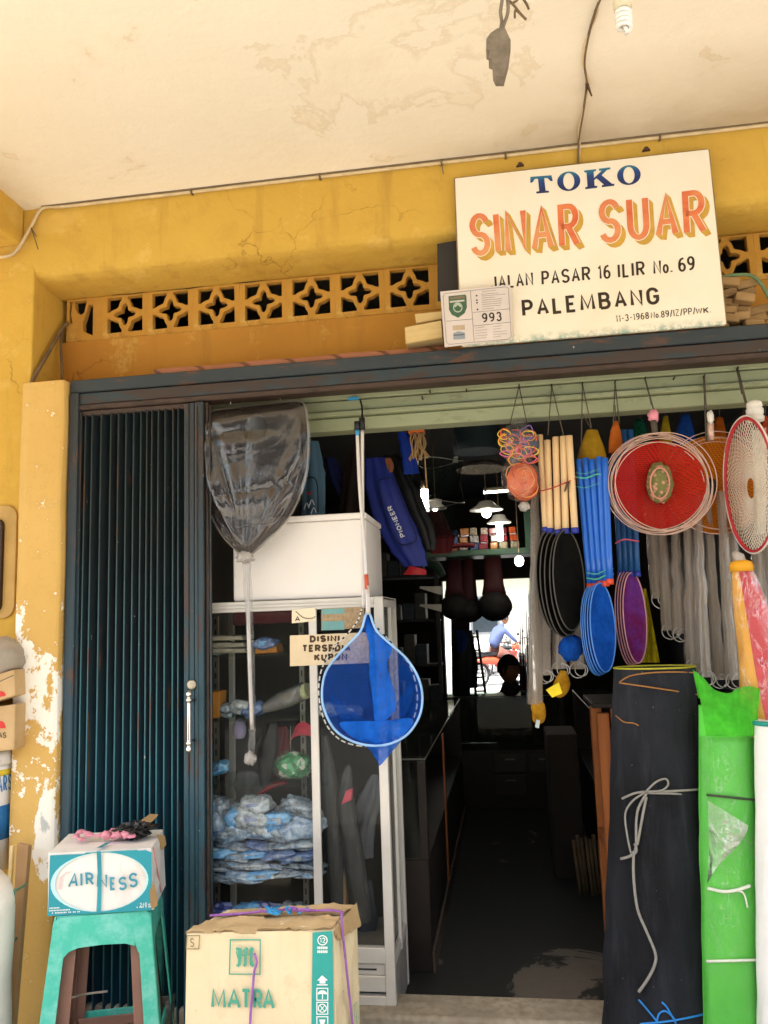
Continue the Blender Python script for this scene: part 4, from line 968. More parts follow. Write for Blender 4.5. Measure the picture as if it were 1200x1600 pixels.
MB().lathe([(br_*1.06, 0), (br_*1.08, .01), (br_*1.08, .04), (br_*1.03, .055), (br_*.9, .058), (.001, .058)], bc+ZA*bh_, 36).build('lid', mat('pale_lid_plastic', 'd6d3cc', .4), bk)
MB().lathe([(br_*1.004, bh_*.9), (br_*1.006, bh_*.96)], bc, 36).build('yellow_stripe', mat('yellow_print', 'd9c23a', .5), bk)
MB().lathe([(br_*.962, bh_*.30), (br_*.986, bh_*.62)], bc, 36).build('blue_band', mat('blue_print', '2a78bd', .5), bk)
def bcyl(px, py, k=1.012):
    d = ray(px, py); a = d.x*d.x+d.y*d.y; ox, oy = -bc.x, -bc.y; r = br_*k
    bq_ = 2*(d.x*ox+d.y*oy); cq = ox*ox+oy*oy-r*r; disc = max(0, bq_*bq_-4*a*cq)
    return CAM+d*((-bq_-math.sqrt(disc))/(2*a))
for ch, x0, x1, yb, yt in (('E', -15, -6, 1238, 1212), ('A', -4, 4, 1238, 1212), ('R', 5, 11, 1236, 1211), ('S', 12.5, 18, 1234, 1209)):
    p0 = bcyl(x0, yb); u_ = bcyl(x1, yb)-p0; z_ = bcyl(x0, yt)-p0; glyph('letter', ch, p0, u_.normalized(), z_.normalized(), u_.length, z_.length, .006, mat('blue_print', ''), bk, .001)
sk = MB().blob(at(-12, 1028, YL)+V((0, .06, 0)), .095, .1, .08, .15, 2.2, 26, 18, seed=4).build('cloth_bundle', mat('grey_cloth', 'a59a8c', .9, var=.15, scale=14, bump=.4), org=at(-12, 1060, YL)); tag(sk, 'round grey cloth bundle on top of the kraft cartons', 'bundle')
# leaning cardboard sheet and stick tied with green twine
q = [at(8, 1640, 2.80), at(18, 1640, 2.80), at(44, 1322, 2.93), at(26, 1318, 2.93)]
o = MB().hexa(q, (.004, .02, 0)).build('leaning_card', mat('brown_board', 'a8855c', .85, var=.12, scale=6), org=q[0], bevel=.002); tag(o, 'brown board edge leaning against the jamb at the left edge', 'board')
q = [at(3, 1500, 2.79), at(10, 1500, 2.79), at(20, 1322, 2.9), at(15, 1322, 2.9)]
o = MB().hexa(q, (0, .015, 0)).build('wooden_stick', M_RAW, org=q[0], bevel=.002); tag(o, 'thin pale wooden stick leaning beside the brown board', 'stick')
M_GTW = mat('green_twine', '5f8f72', .7, var=.2)
for (x0, y0, x1, y1) in ((8, 1388, 40, 1382), (6, 1470, 26, 1466)):
    o = MB().tube(smooth_path([at(x0, y0, 2.76), at((x0+x1)/2, y0+3, 2.77), at(x1, y1, 2.86)], 5), .0045, 7); o.tube([at((x0+x1)/2, y0+3, 2.768), at((x0+x1)/2-2, y0+24, 2.76)], .004, 6)
    o = o.build('green_twine', M_GTW, org=at(x0, y0, 2.76)); tag(o, ['upper', 'lower'][y0 > 1400]+' green twine tie on the white sack at the left edge', 'twine')
M_SACK = mat('white_woven_sack', 'ece7de', .75, var=.06, scale=12, bump=.4, bscale=50)
c0 = at(-34, 1500, 2.72)
sk = MB().grid(lambda u, v: (c0.x+math.cos(6.283*u)*.115*(1+.06*noise.noise(V((math.cos(u*6.28)*2, v*5, 1))))*(1 if v < .85 else math.sqrt(max(0, 1-((v-.85)/.15)**2))), c0.y+math.sin(6.283*u)*.1, PAVE+v*(at(0, 1365, 2.72).z-PAVE)), 30, 24, cu=True).build('white_sack', M_SACK, org=(c0.x, c0.y, PAVE)); tag(sk, 'bulging white woven sack at the lower left edge', 'sack')
# electrical box recess on the left wall
eb = thing('meter_box', 'dark meter box in a pale rounded surround on the left wall', 'meter box', at(-10, 970, 3.118))
def er(x0, x1, y0, y1, r): 
    a, c_ = at(x0, y1, 3.118), at(x1, y0, 3.118); w, h = c_.x-a.x, c_.z-a.z; lp = []
    for (cx, cy, a0) in ((w-r, r, -90), (w-r, h-r, 0), (r, h-r, 90), (r, r, 180)): lp += [(cx+r*math.cos(R_(a0+18*i)), cy+r*math.sin(R_(a0+18*i))) for i in range(6)]
    return a, lp
a, lp_ = er(-70, 28, 790, 968, .05); shape('surround', [lp_], a, XA, ZA, mat('pale_surround', 'b9975a', .8, var=.15), eb, .004, .004, .003)
a, lp_ = er(-62, 9, 812, 958, .03); shape('box_front', [lp_], a, XA, ZA, mat('dark_brown_box', '33231b', .6, var=.3), eb, .012, .012, .004)
# ================================================================== GLASS CABINET WITH FOAM BOX
M_ALU = mat('aluminium', 'd5d1ca', .38, .25, var=.06, scale=8, spec=.6); M_ALUD = mat('shadowed_groove', '3a3a38', .6)
M_GLASS = glass_mat('cabinet_glass'); M_SHELF = glass_mat('shelf_glass', (.86, .93, .9, 1), .05)
CY0, CY1 = 3.135, 3.53; CX0, CX1 = -1.24, -.475; CZ0, CZ1 = .2, 1.705
CB = thing('glass_cabinet', 'aluminium framed glass display cabinet in the left half of the doorway', 'cabinet', (CX0, CY0, CZ0))
def post(name, x0, x1, y0, y1, z0, z1, m=M_ALU, bv=.002): return MB().box(x0, x1, y0, y1, z0, z1).build(name, m, CB, bevel=bv)
fp = .036
post('corner_post', CX1-fp, CX1, CY0, CY0+.03, CZ0, CZ1); post('corner_post', CX0, CX0+fp, CY0, CY0+.03, CZ0, CZ1)
post('corner_post', CX1-.022, CX1, CY1-.025, CY1, FLOOR, CZ1); post('corner_post', CX0, CX0+.025, CY1-.025, CY1, FLOOR, CZ1)
post('side_mullion', CX1-.012, CX1+.002, CY0+.20, CY0+.222, FLOOR+.2, CZ1-.04)
post('top_rail', CX0+fp, CX1-fp, CY0+.001, CY0+.03, CZ1-.042, CZ1-.0005); post('top_rail_lip', CX0+fp, CX1-fp, CY0-.006, CY0+.001, CZ1-.028, CZ1-.016)
post('side_top_rail', CX1-.02, CX1-.001, CY0+.03, CY1-.025, CZ1-.04, CZ1-.0005)
post('side_bottom_rail', CX1-.02, CX1-.001, CY0+.03, CY1-.025, .325, .36); post('side_kick', CX1-.018, CX1-.004, CY0+.03, CY1-.025, FLOOR, .322, mat('dull_alu', 'a5a19a', .5, .4))
post('kick_panel', CX0+fp, CX1-fp, CY0+.004, CY0+.03, .245, .300); post('bottom_rail', CX0+fp, CX1-fp, CY0, CY0+.03, .345, .400)
post('base_rail', CX0+fp, CX1-fp, CY0-.001, CY0+.03, CZ0, .232); post('slot', CX0+fp, CX1-fp, CY0+.012, CY0+.03, .301, .344, M_ALU); post('vent_slot', CX1-.17, CX1-.07, CY0+.0095, CY0+.013, .318, .324, M_ALUD, 0)
# sliding panes, their meeting stile
ms = at(492, 1150, CY0).x
post('meeting_stile', ms-.016, ms+.016, CY0-.002, CY0+.012, .401, CZ1-.043)
post('glass_pane', CX0+fp, ms-.017, CY0+.004, CY0+.008, .401, CZ1-.043, M_GLASS, 0); post('glass_pane', ms+.017, CX1-fp, CY0+.014, CY0+.018, .401, CZ1-.043, M_GLASS, 0)
post('side_glass', CX1-.012, CX1-.008, CY0+.031, CY1-.026, .361, CZ1-.041, M_GLASS, 0)
post('cabinet_floor', CX0+.01, CX1-.02, CY0+.03, CY1-.03, .37, .384, mat('grey_board', '5b5750', .8)); post('cabinet_top', CX0+.001, CX1-.001, CY0+.031, CY1-.001, CZ1-.012, CZ1-.002, mat('grey_board', ''))
M_BACK = mat('dark_cabinet_back', '2a2724', .8, var=.2); post('back_panel', CX0+.026, CX1-.024, CY1-.012, CY1-.004, .37, CZ1-.04, M_BACK)
SHZ = [at(400, 1335, 3.25).z-.02, at(400, 1222, 3.25).z, at(400, 1122, 3.25).z, at(400, 1022, 3.25).z]
for z in SHZ: post('glass_shelf', CX0+.02, ms+.03 if z == SHZ[1] else CX1-.03 if z > SHZ[1] else ms+.03, CY0+.05, CY1-.02, z-.005, z, M_SHELF, 0)
M_SLOT = mat('slotted_steel', '9a968c', .5, .5)
for x in (at(341, 1100, CY1).x, at(475, 1100, CY1).x):
    s_ = post('slotted_upright', x-.011, x+.011, CY1-.03, CY1-.014, .385, CZ1-.05, M_SLOT, 0)
    for k in range(26): MB().box(x-.003, x+.003, CY1-.0315, CY1-.0295, .42+k*.048, .445+k*.048).build('slot_hole', M_ALUD, s_)
# signs on the glass
def pane_sign(name, label, px, m, cat='sign', Y=CY0-.0035):
    q = [at(x, y, Y) for x, y in px]; o = thing(name, label, cat, q[0]); MB().hexa(q, (0, .0018, 0)).build('card', m, o); return o, q
M_CREAM = mat('cream_card', 'e0cdab', .7, var=.08, scale=8)
o, q = pane_sign('letter_card', 'small torn cream card lettered A taped to the cabinet glass', [(456, 974), (487, 972), (494, 966), (492, 956), (486, 949), (456, 953)][:0] or [(456, 974), (494, 970), (492, 949), (456, 953)], mat('ivory_card', 'e9dcc0', .7, var=.05))
glyph('letter', 'A', at(461, 971, CY0-.0035), XA, ZA, .021, .021, .0045, M_INK, o, .0008)
MB().tube(smooth_path([at(462, 955, CY0-.006), at(474, 965, CY0-.008), at(487, 966, CY0-.008), at(493, 963, CY0-.006)], 5), .0012, 5).build('hair_wire', M_INK, o)
o, q = pane_sign('notice_board', 'cream notice with brown slab letters on the cabinet glass', [(453, 1041), (577, 1036), (576, 988), (453, 993)], M_CREAM)
M_BRN = mat('brown_slab_ink', '4a3420', .7, var=.2, scale=40)
for s, x0, x1, yb, yt in (('DISINI', 484, 531, 1004, 993), ('TERSEDIA', 472, 548, 1019, 1007.5), ('KUPON', 491, 543, 1033, 1021.5)):
    p0 = at(x0, yb, CY0-.0038); ux = at(x1, yb-1.3, CY0-.0038)-p0; uz = at(x0, yt, CY0-.0038)-p0
    for g in letters(s, p0, ux, uz, M_BRN, o, .0008, sw=.5, gap=.26): pass
o, q = pane_sign('faded_sticker', 'faded teal and tan sticker on the cabinet glass above the notice', [(502, 985), (570, 981), (569, 948), (502, 951)], mat('faded_print', 'a08a6a', .7, var=.3, scale=60))
for (y0, y1) in ((951.5, 960), (971, 985)):
    q2 = [at(x, y, CY0-.0040) for x, y in ((503, y1), (538, y1-1), (538, y0-1), (503, y0))]; MB().hexa(q2, (0, .0004, 0)).build('teal_print', mat('faded_teal', '6fa0a0', .7, var=.15), o)
# foam box on top
M_FOAM = mat('white_foam', 'e9e4e0', .75, var=.02, scale=5, bump=.15, bscale=300)
FY = 3.17
f0, f1 = at(388, 955, FY), at(563, 940, FY); fzt = at(572, 800, FY).z; fx1 = at(573, 870, FY).x; fx0 = fx1-.56
FB = thing('foam_box', 'white polystyrene fish box standing on the glass cabinet', 'box', (fx0, FY, CZ1))
b = MB()
for (z0, z1, d) in ((CZ1+.001, fzt-.028, 0), (fzt-.0265, fzt, .003)):
    MB().box(fx0-d, fx1+d, FY-d, FY+.40+d, z0, z1).build('tub' if d == 0 else 'lid', M_FOAM, FB, bevel=.008, seg=3)
# ---------------- goods behind the cabinet glass
def bag(name, label, c, r, m, film=True, seed=0, amp=.25, cat='bag', g=None, fm=None):
    o = thing(name, label, cat, (c[0], c[1], c[2]-r[2]), g)
    MB().blob(c, r[0]*.9, r[1]*.9, r[2]*.9, amp, 3.5, 26, 18, seed=seed, flat=.8).build('contents', m, o)
    if film: MB().blob(c, r[0], r[1], r[2], amp*1.5, 6, 40, 28, seed=seed+9, flat=.82).build('plastic', fm or F_BAG, o)
    return o
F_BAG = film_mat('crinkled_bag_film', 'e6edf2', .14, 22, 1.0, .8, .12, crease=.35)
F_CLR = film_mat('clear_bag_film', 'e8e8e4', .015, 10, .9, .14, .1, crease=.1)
def goods_mat(name, cols, scale=30, rough=.4):
    t = NT(name); v = t.n('TexVoronoi'); v.inputs['Scale'].default_value = scale; t.l(t.co(), v.inputs['Vector'])
    s_ = t.n('SeparateColor'); t.l(v.outputs['Color'], s_.inputs[0])
    t.base(t.ramp(s_.outputs[0], [(i/len(cols), C(c)) for i, c in enumerate(cols)])); t.p.inputs['Roughness'].default_value = rough
    for nd in t.t.nodes:
        if nd.type == 'VALTORGB': nd.color_ramp.interpolation = 'CONSTANT'
    return t.m
G_BLUE = goods_mat('blue_white_packets', ['b4cbe8', '5f8cc8', 'e6edf4', '3a62a0', 'bcdcf4', '3f9ae8'], 34)
G_GREY = goods_mat('grey_line_spools', ['7a8fa6', 'cdd8e2', '4a5864', 'a9c0d8', 'eef3f7'], 40)
G_PURP = goods_mat('purple_packets', ['5f66ac', '3a4688', 'a0a8d4', '4a86cc'], 40)
rng = random.Random(3)
wd_ = ['round bag of blue packets at the left of the middle shelf', 'clear bag of blue spools in the middle of the shelf', 'clear bag of pale blue sachets beside the meeting stile']
for i, (x, y, rx, rz, m) in enumerate(((352, 1282, .075, .075, G_PURP), (400, 1278, .07, .07, G_BLUE), (452, 1282, .085, .062, G_BLUE))):
    c0 = at(x, y, 3.24); c0.y = 3.24; bag('goods_bag', wd_[i], c0, (rx, .06, rz), m, seed=i+1, g='plastic bags of tackle in the cabinet')
M_PK = [mat('pk_sky', '5f92c8', .12, var=.45, scale=45, h2='c4d6e6', spec=1.0, bump=.9, bscale=26), mat('pk_silver', '7d8a97', .1, var=.5, scale=45, h2='d4dde4', spec=1.0, bump=.9, bscale=26), mat('pk_navy', '34549a', .12, var=.4, scale=40, h2='7f9ac8', spec=1.0, bump=.9, bscale=26), mat('pk_cyan', '2f98e8', .12, var=.2, scale=35, h2='8fc4e6', spec=1.0, bump=.9, bscale=26), mat('pk_slate', '3f4e5e', .1, var=.5, scale=45, h2='a4b4c4', spec=1.0, bump=.9, bscale=26)]
PKN = ['sky blue', 'silver', 'navy', 'bright cyan', 'slate grey']; F_PK = film_mat('packet_film', 'eef3f6', .10, 30, 1.0, .9, .10, crease=.5)
def crumpled(c, ax, ay, az, rot, m, label, seed, group):
    o = thing('goods_packet', label, 'packet', c, group); Mx = Matrix.Rotation(rot, 3, 'Y')
    def fn(k, amp):
        def g(u, v):
            a = 6.2832*u; b_ = math.pi*(v-.5); d = V((math.copysign(abs(math.cos(a))**.6, math.cos(a))*math.cos(b_)**.6 if math.cos(b_) > 1e-6 else 0, math.copysign(abs(math.sin(a))**.8, math.sin(a))*max(0, math.cos(b_))**.8, math.sin(b_)))
            w = 1+amp*(noise.noise(d*1.7+V((seed, 0, 0))))+amp*.45*abs(noise.noise(d*4+V((0, seed, 2))))
            return V(c)+Mx@V((d.x*ax*k*w, d.y*ay*k*w, d.z*az*k*w))
        return g
    MB().grid(fn(1.0, .34), 34, 18, cu=True).build('wrapper', m, o); MB().obox(V(c)+Mx@V((0, -ay*.95, az*.1)), Mx@V((ax*.35, 0, 0)), YA*.002, Mx@V((0, 0, az*.35))).build('label', M_PK[(int(seed*7)+2) % 5], o)
    return o
k = 0
for row, y in enumerate((1262, 1280, 1298, 1322, 1336, 1350, 1364)):
    for j in range(5):
        x = 338+j*33+rng.uniform(-10, 10); k += 1; i = rng.randrange(5)
        if row == 0 and j % 2: continue
        c0 = at(x, y+rng.uniform(-5, 5), 3.20+.03*rng.random()); lev = 'middle shelf heap' if row < 3 else 'low shelf heap'
        crumpled(c0, rng.uniform(.05, .085), .05, rng.uniform(.03, .045) if row < 3 else rng.uniform(.014, .02), rng.uniform(-.35, .35) if row < 3 else rng.uniform(-.15, .15), M_PK[i], f'crumpled {PKN[i]} plastic packet in the {lev} of the cabinet', k*1.7, 'crumpled tackle packets in the cabinet')
for j, (x, lab) in enumerate(((345, 'purple packet at the bottom left of the cabinet'), (385, 'bright blue packet on the cabinet floor behind the carton'), (420, 'purple grey packet on the cabinet floor in the middle'), (462, 'slate packet on the cabinet floor by the stile'))):
    c0 = at(x, 1424, 3.20); crumpled(c0, .06, .05, .028, rng.uniform(-.3, .3), [G_PURP, M_PK[3], G_PURP, M_PK[4]][j], lab, 50+j, None)
# upper shelves
M_PALEP = mat('pale_packets', '9a9384', .5, var=.3, scale=30)
for j, (x0, x1, y, lab) in enumerate(((320, 380, 1002, 'top pale flat packet on the upper shelf'), (318, 382, 1013, 'middle pale flat packet on the upper shelf'), (320, 384, 1022, 'lowest pale flat packet on the upper shelf'))):
    a, c_ = at(x0, y, 3.22), at(x1, y, 3.22)
    o = MB().hexa([a, V((c_.x, a.y, a.z)), V((c_.x-.004, a.y, a.z+.018)), V((a.x, a.y, a.z+.022))], (0, .16, 0)).build('flat_packet', M_PALEP, org=a, bevel=.006, seg=2); tag(o, lab, 'packet', 'pale packets on the upper shelf')
def hbox(name, label, px, Y, dep, m, cat, g=None, bv=.004):
    q = [at(x, y, Y) for x, y in px]; o = MB().hexa(q, (0, dep, 0)).build(name, m, org=q[0], bevel=bv, seg=2); return tag(o, label, cat, g)
hbox('orange_packet', 'small orange packet lying on the upper shelf of the cabinet', [(398, 1022), (434, 1020), (430, 1006), (400, 1003)], 3.25, .1, mat('amber_goods', 'b8752c', .5, var=.3, scale=40), 'packet')
hbox('orange_box', 'narrow orange box standing at the left of the second shelf', [(321, 1124), (342, 1122), (344, 1080), (321, 1082)], 3.22, .08, mat('orange_card', 'b87a2e', .6, var=.1), 'box')
hbox('maroon_bundle', 'long maroon rolled bundle lying under the cabinet top', [(362, 978), (470, 971), (470, 952), (363, 956)], 3.36, .06, mat('maroon_cloth', '6b2f38', .8, var=.25, scale=20), 'bundle', bv=.012)
c0 = at(440, 1093, 3.24); c1 = at(476, 1078, 3.22)
o = thing('bottle_bag', 'clear bag of brown beads with a pale cap on the second shelf', 'bag', at(440, 1110, 3.24))
MB().tube(smooth_path([at(412, 1108, 3.25), at(430, 1100, 3.25), at(455, 1090, 3.24), at(472, 1082, 3.24)], 5), [.012+.018*math.sin(min(1, i/9)*1.57) for i in range(16)], 14).build('contents', mat('brown_beads', '6b5638', .6, var=.5, scale=80), o)
MB().tube(smooth_path([at(408, 1109, 3.25), at(430, 1099, 3.25), at(455, 1089, 3.24), at(476, 1079, 3.24)], 5), [.014+.022*math.sin(min(1, i/9)*1.57) for i in range(16)], 16).build('plastic', F_BAG, o)
MB().cyl(at(472, 1082, 3.235), at(482, 1078, 3.225), .03, 18).build('cap', mat('pale_green_cap', 'a9ad86', .5), o)
o = bag('purple_roll', 'lilac paper roll standing on the third shelf', at(374, 1140, 3.3), (.032, .03, .05), mat('lilac_paper', '8f86a8', .7), False, 60, .05, 'roll')
for j, (x, y, i, lab) in enumerate(((352, 1108, 4, 'slate crumpled packet left on the second shelf'), (378, 1104, 1, 'silvery crumpled packet in the middle of the second shelf'), (398, 1108, 2, 'navy crumpled packet beside the bead bag'), (512, 1108, 1, 'silvery crumpled packet right of the stile on the second shelf'), (548, 1110, 2, 'navy crumpled packet at the right of the second shelf'), (340, 1200, 3, 'cyan crumpled packet left on the third shelf'), (345, 1012, 1, 'silvery packet lying over the pale flat packets'), (520, 1012, 4, 'slate packet behind the notice'), (415, 1006, 2, 'navy packet behind the orange one'))):
    crumpled(at(x, y, 3.27), .05, .04, .026, rng.uniform(-.3, .3), M_PK[i], lab, 80+j, None)
# green sweets bag and red basket
G_GRN = goods_mat('green_white_sweets', ['1f8a4f', '2fa55f', 'cfd8c8', '17713f', '56b07a'], 55)
bag('green_bag', 'clear bag of green and white beads on the third shelf', at(460, 1197, 3.22), (.078, .06, .055), G_GRN, seed=70, fm=F_CLR)
M_PKB = mat('pink_red_plastic', 'c8495f', .4, var=.2, scale=30)
o = thing('pink_net_float', 'pink and red plastic float bag behind the meeting stile', 'float', at(480, 1170, 3.26))
MB().grid(lambda u, v: at(474+22*math.cos(math.pi*(1-u))*(.75+.25*v), 1150-22*math.sin(math.pi*u)*(.7+.3*(1-v))+14*v, 3.26+.04*v), 14, 6).build('float', M_PKB, o); MB().tube([at(454, 1134, 3.25), at(454, 1180, 3.25)], .0018, 6).build('hook_wire', M_SLOT, o)
hbox('pink_pouch', 'small pink pouch hanging low in the right pane', [(533, 1258), (549, 1250), (551, 1232), (540, 1236)], 3.24, .02, M_PKB, 'pouch')
# black umbrellas, bags hanging in the right pane
M_BKC = mat('black_nylon', '17181b', .5, var=.3, scale=12, bump=.3, bscale=30); M_GRC = mat('grey_nylon', '55575c', .6, var=.2)
def drape(name, label, path, radii, Y, m, cat, flat=.55, film=None):
    o = thing(name, label, cat, at(*path[-1], Y))
    P = smooth_path([at(x, y, Y) for x, y in path], 6); n = len(P)
    rr = [radii[0]]*n
    for i in range(n):
        k = i/(n-1)*(len(radii)-1); j = min(int(k), len(radii)-2); f = k-j; rr[i] = (radii[j]*(1-f)+radii[j+1]*f)*(1+.12*noise.noise(V((i*.7, path[0][0], 0))))
    if abs(P[-1].z-P[0].z) > abs(P[-1].x-P[0].x)*1.2:
        MB().grid(lambda u, v: P[int(round(v*(n-1)))]+V((math.cos(6.2832*u), math.sin(6.2832*u)*flat, 0))*rr[int(round(v*(n-1)))]*(1+.16*math.sin(6.2832*u*5+path[0][0]+v*1.5)+.10*noise.noise(V((u*9, v*5, path[0][0])))), 48, n, cu=True).build('cloth', m, o)
    else: MB().tube(P, rr, 16, flat=flat).build('cloth', m, o)
    if film: MB().tube([p+V((0, -.004, 0)) for p in P], [r*1.12+.003 for r in rr], 18, flat=flat*1.15).build('plastic', film, o)
    return o
drape('folded_umbrella', 'black folded umbrella in clear film hanging beside the stile', [(508, 1150), (514, 1220), (522, 1320), (528, 1420)], [.008, .03, .035, .02], 3.28, M_BKC, 'umbrella', film=F_CLR)
drape('folded_umbrella', 'black glossy folded umbrella hanging in the middle of the right pane', [(545, 1195), (540, 1260), (552, 1340), (568, 1440)], [.006, .035, .04, .03], 3.27, M_BKC, 'umbrella', film=F_CLR)
drape('black_bag', 'black nylon bag hanging at the left of the third shelf', [(425, 1130), (418, 1170), (415, 1230)], [.02, .045, .02], 3.34, M_BKC, 'bag')
drape('dark_red_bag', 'dark red nylon bag hanging behind the green bead bag', [(440, 1135), (432, 1170), (425, 1215)], [.02, .05, .03], 3.40, mat('dark_red_nylon', '6a1c26', .6, var=.2), 'bag')
drape('grey_bag', 'grey nylon bag on the third shelf under the net pole', [(385, 1205), (388, 1225), (392, 1255)], [.03, .06, .04], 3.38, M_GRC, 'bag')
drape('red_pouch', 'red pouch lying above the blue tackle bags', [(400, 1245), (425, 1228), (448, 1222)], [.012, .022, .015], 3.30, mat('crimson_pouch', 'a02836', .5, var=.2), 'pouch')
drape('grey_bag', 'grey shoulder bag hanging low in the right pane', [(585, 1210), (575, 1250), (560, 1300), (570, 1340)], [.01, .05, .06, .03], 3.36, M_GRC, 'bag')
drape('paper_roll', 'tan cardboard roll standing in the right pane', [(533, 1340), (538, 1500)], [.022, .022], 3.30, mat('tan_roll', 'a08060', .8), 'roll', 1)
drape('dark_trousers', 'dark blue waders folded down at the right of the cabinet', [(562, 1375), (568, 1430), (575, 1490)], [.045, .05, .03], 3.36, mat('dark_blue_rubber', '1f2836', .5, var=.2), 'waders')
# ---------------- big net in its clear bag, hung on the lintel
NY = 3.06
N0 = thing('landing_net', 'large dark landing net in a clear plastic bag hanging beside the gate', 'landing net', at(395, 640, NY))
outl = [(312, 652), (330, 643), (360, 638), (400, 633), (440, 629), (470, 628), (478, 645), (481, 690), (478, 735), (466, 780), (444, 818), (412, 850), (390, 868), (383, 874), (374, 864), (350, 840), (330, 806), (316, 770), (309, 720), (308, 680)]
def net_surf(outl, Y, bul, c, ringn=10, wr=0, seed=0):
    cx, cy = c
    P = smooth_path([V((x, y, 0)) for x, y in outl], 4, True)
    def fn(u, v):
        p = P[int(round(u*len(P))) % len(P)]
        x, y = cx+(p.x-cx)*v, cy+(p.y-cy)*v
        d = bul*math.sqrt(max(0, 1-v*v))
        w = wr*(noise.noise(V((x*.035, y*.018, seed)))+.5*noise.noise(V((x*.09, y*.05, seed+4))))*(1-v**4)
        return at(x, y, Y-d+w)
    return P, fn
P, fn = net_surf(outl, NY+.03, .03, (395, 735), wr=.03, seed=2)
M_DNET = net_mat('dark_mauve_net', '453b3e', .76, h2='4d4346', scale=8, var=.06)
MB().grid(fn, len(P), 14, cu=True).build('net_bag', M_DNET, N0)
P2, fn2 = net_surf(outl, NY+.04, -.05, (395, 735), wr=.02, seed=5)
MB().grid(fn2, len(P2), 10, cu=True).build('net_bag', M_DNET, N0)
MB().tube([at(p.x, p.y, NY+.025) for p in P], .0042, 8, closed=True).build('hoop', mat('grey_hoop', '9a948c', .4, .3), N0)
MB().blob(at(398, 668, NY+.0), .055, .02, .05, .25, 2, 18, 12, seed=3).build('net_fold', M_BKC, N0)
P3 = smooth_path([V((395+(x-395)*1.045, 735+(y-735)*1.03, 0)) for x, y in outl], 9, True)
def fn3(u, v):
    p = P3[int(round(u*len(P3))) % len(P3)]; x, y = 395+(p.x-395)*v, 735+(p.y-735)*v
    # creases radiate from the knot and run across the belly
    dx, dy = x-383, 874-y; an = math.atan2(dx, max(dy, 1)); rr = math.hypot(dx, dy)
    k = abs(noise.noise(V((an*6, rr*.003, 1))))*.035+abs(noise.noise(V((x*.006+y*.022, y*.008-x*.004, 7))))*.030+.006*noise.noise(V((x*.05, y*.02, 3)))
    return at(x, y, NY+.025-(.05*math.sqrt(max(0, 1-v*v))+k)*min(1, (1-v)*5+.15))
F_NET = film_mat('net_bag_film', 'e0dcd8', .012, 7, .35, .5, .07, crease=.0, stretch=(1, 1, .4))
MB().grid(fn3, len(P3), 46, cu=True).build('plastic_bag', F_NET, N0)
MB().blob(at(383, 871, NY-.02), .034, .025, .022, .5, 4, 20, 14, seed=5).build('bag_knot', film_mat('knot_film', 'e0d8d0', .45, 20, 1.0, .5), N0)
MB().tube(smooth_path([at(386, 865, NY), at(389, 1000, NY), at(394, 1140, NY)], 6), .0085, 10).build('pole', mat('satin_pole', 'cfc8c2', .35, .5), N0)
sp3 = smooth_path([at(385, 872, NY), at(391, 1000, NY), at(394, 1120, NY), at(393, 1178, NY)], 8)
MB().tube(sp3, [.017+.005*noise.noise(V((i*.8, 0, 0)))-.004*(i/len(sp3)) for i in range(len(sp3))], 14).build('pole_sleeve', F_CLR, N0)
MB().blob(at(391, 1185, NY), .022, .018, .024, .45, 4, 18, 12, seed=15).build('sleeve_knot', film_mat('knot_film', ''), N0)
MB().tube([at(360, 632, NY+.03), at(365, 605, NY+.06), at(430, 600, NY+.06), at(440, 630, NY+.03)], .002, 6).build('hanging_string', mat('grey_cord', ''), N0)

# ---------------- blue landing net and its poles
BY = 3.0
N1 = thing('landing_net', 'bright blue teardrop landing net hanging in front of the cabinet', 'landing net', at(572, 960, BY))
def drop(cx, top, bot, hw, tw=4):   # teardrop outline, pixel space
    pts = []
    k = [(tw, top), (tw*2.2+3, top+18), (hw*.42, top+42), (hw*.78, top+78), (hw*.97, top+112), (hw, top+138), (hw*.92, top+165), (hw*.68, top+188), (hw*.35, bot-4), (0, bot)]
    R = [(cx+x, y) for x, y in k]; L = [(cx-x, y) for x, y in k[:-1]]
    return R+L[::-1]
bo = [(578, 960), (588, 985), (612, 1008), (636, 1030), (654, 1060), (660, 1090), (655, 1120), (637, 1147), (610, 1162), (580, 1165), (550, 1158), (523, 1140), (507, 1110), (503, 1082), (509, 1050), (527, 1025), (548, 1003), (564, 985), (572, 960)]
P, fn = net_surf(bo, BY, -.10, (582, 1080), wr=.02, seed=3)
M_BNET = net_mat('blue_net', '1b5fd0', .56, scale=26, translucent=.4, var=.06); M_BNET2 = net_mat('blue_net_folded', '1d6ce0', .85, scale=14, translucent=.3, h2='2a7cf0')
MB().grid(fn, len(P), 14, cu=True).build('net_bag', M_BNET, N1)
MB().tube([at(p.x, p.y, BY) for p in P], .0046, 10, closed=True).build('hoop', mat('pale_blue_rim', '8fbcec', .35, spec=.6), N1)
M_BNET3 = net_mat('blue_net_double', '1a5cc0', .5, scale=14, translucent=.4)
def pfold(name, px, Y, m=None, amp=.012):
    c_ = (sum(x for x, y in px)/len(px), sum(y for x, y in px)/len(px)); PP = [V((x, y, 0)) for x, y in px]
    PP = smooth_path(PP, 4, True)
    MB().grid(lambda u, v: at(c_[0]+(PP[int(round(u*len(PP))) % len(PP)].x-c_[0])*v, c_[1]+(PP[int(round(u*len(PP))) % len(PP)].y-c_[1])*v, Y+amp*noise.noise(V((PP[int(round(u*len(PP))) % len(PP)].x*.06*v, v*3, c_[0])))), len(PP), 8, cu=True).build(name, m or M_BNET2, N1)
pfold('net_fold', [(574, 962), (584, 985), (608, 1004), (612, 1018), (605, 1035), (608, 1055), (618, 1085), (617, 1110), (598, 1128), (586, 1128), (582, 1090), (577, 1050), (577, 1010), (571, 985)], BY+.03)
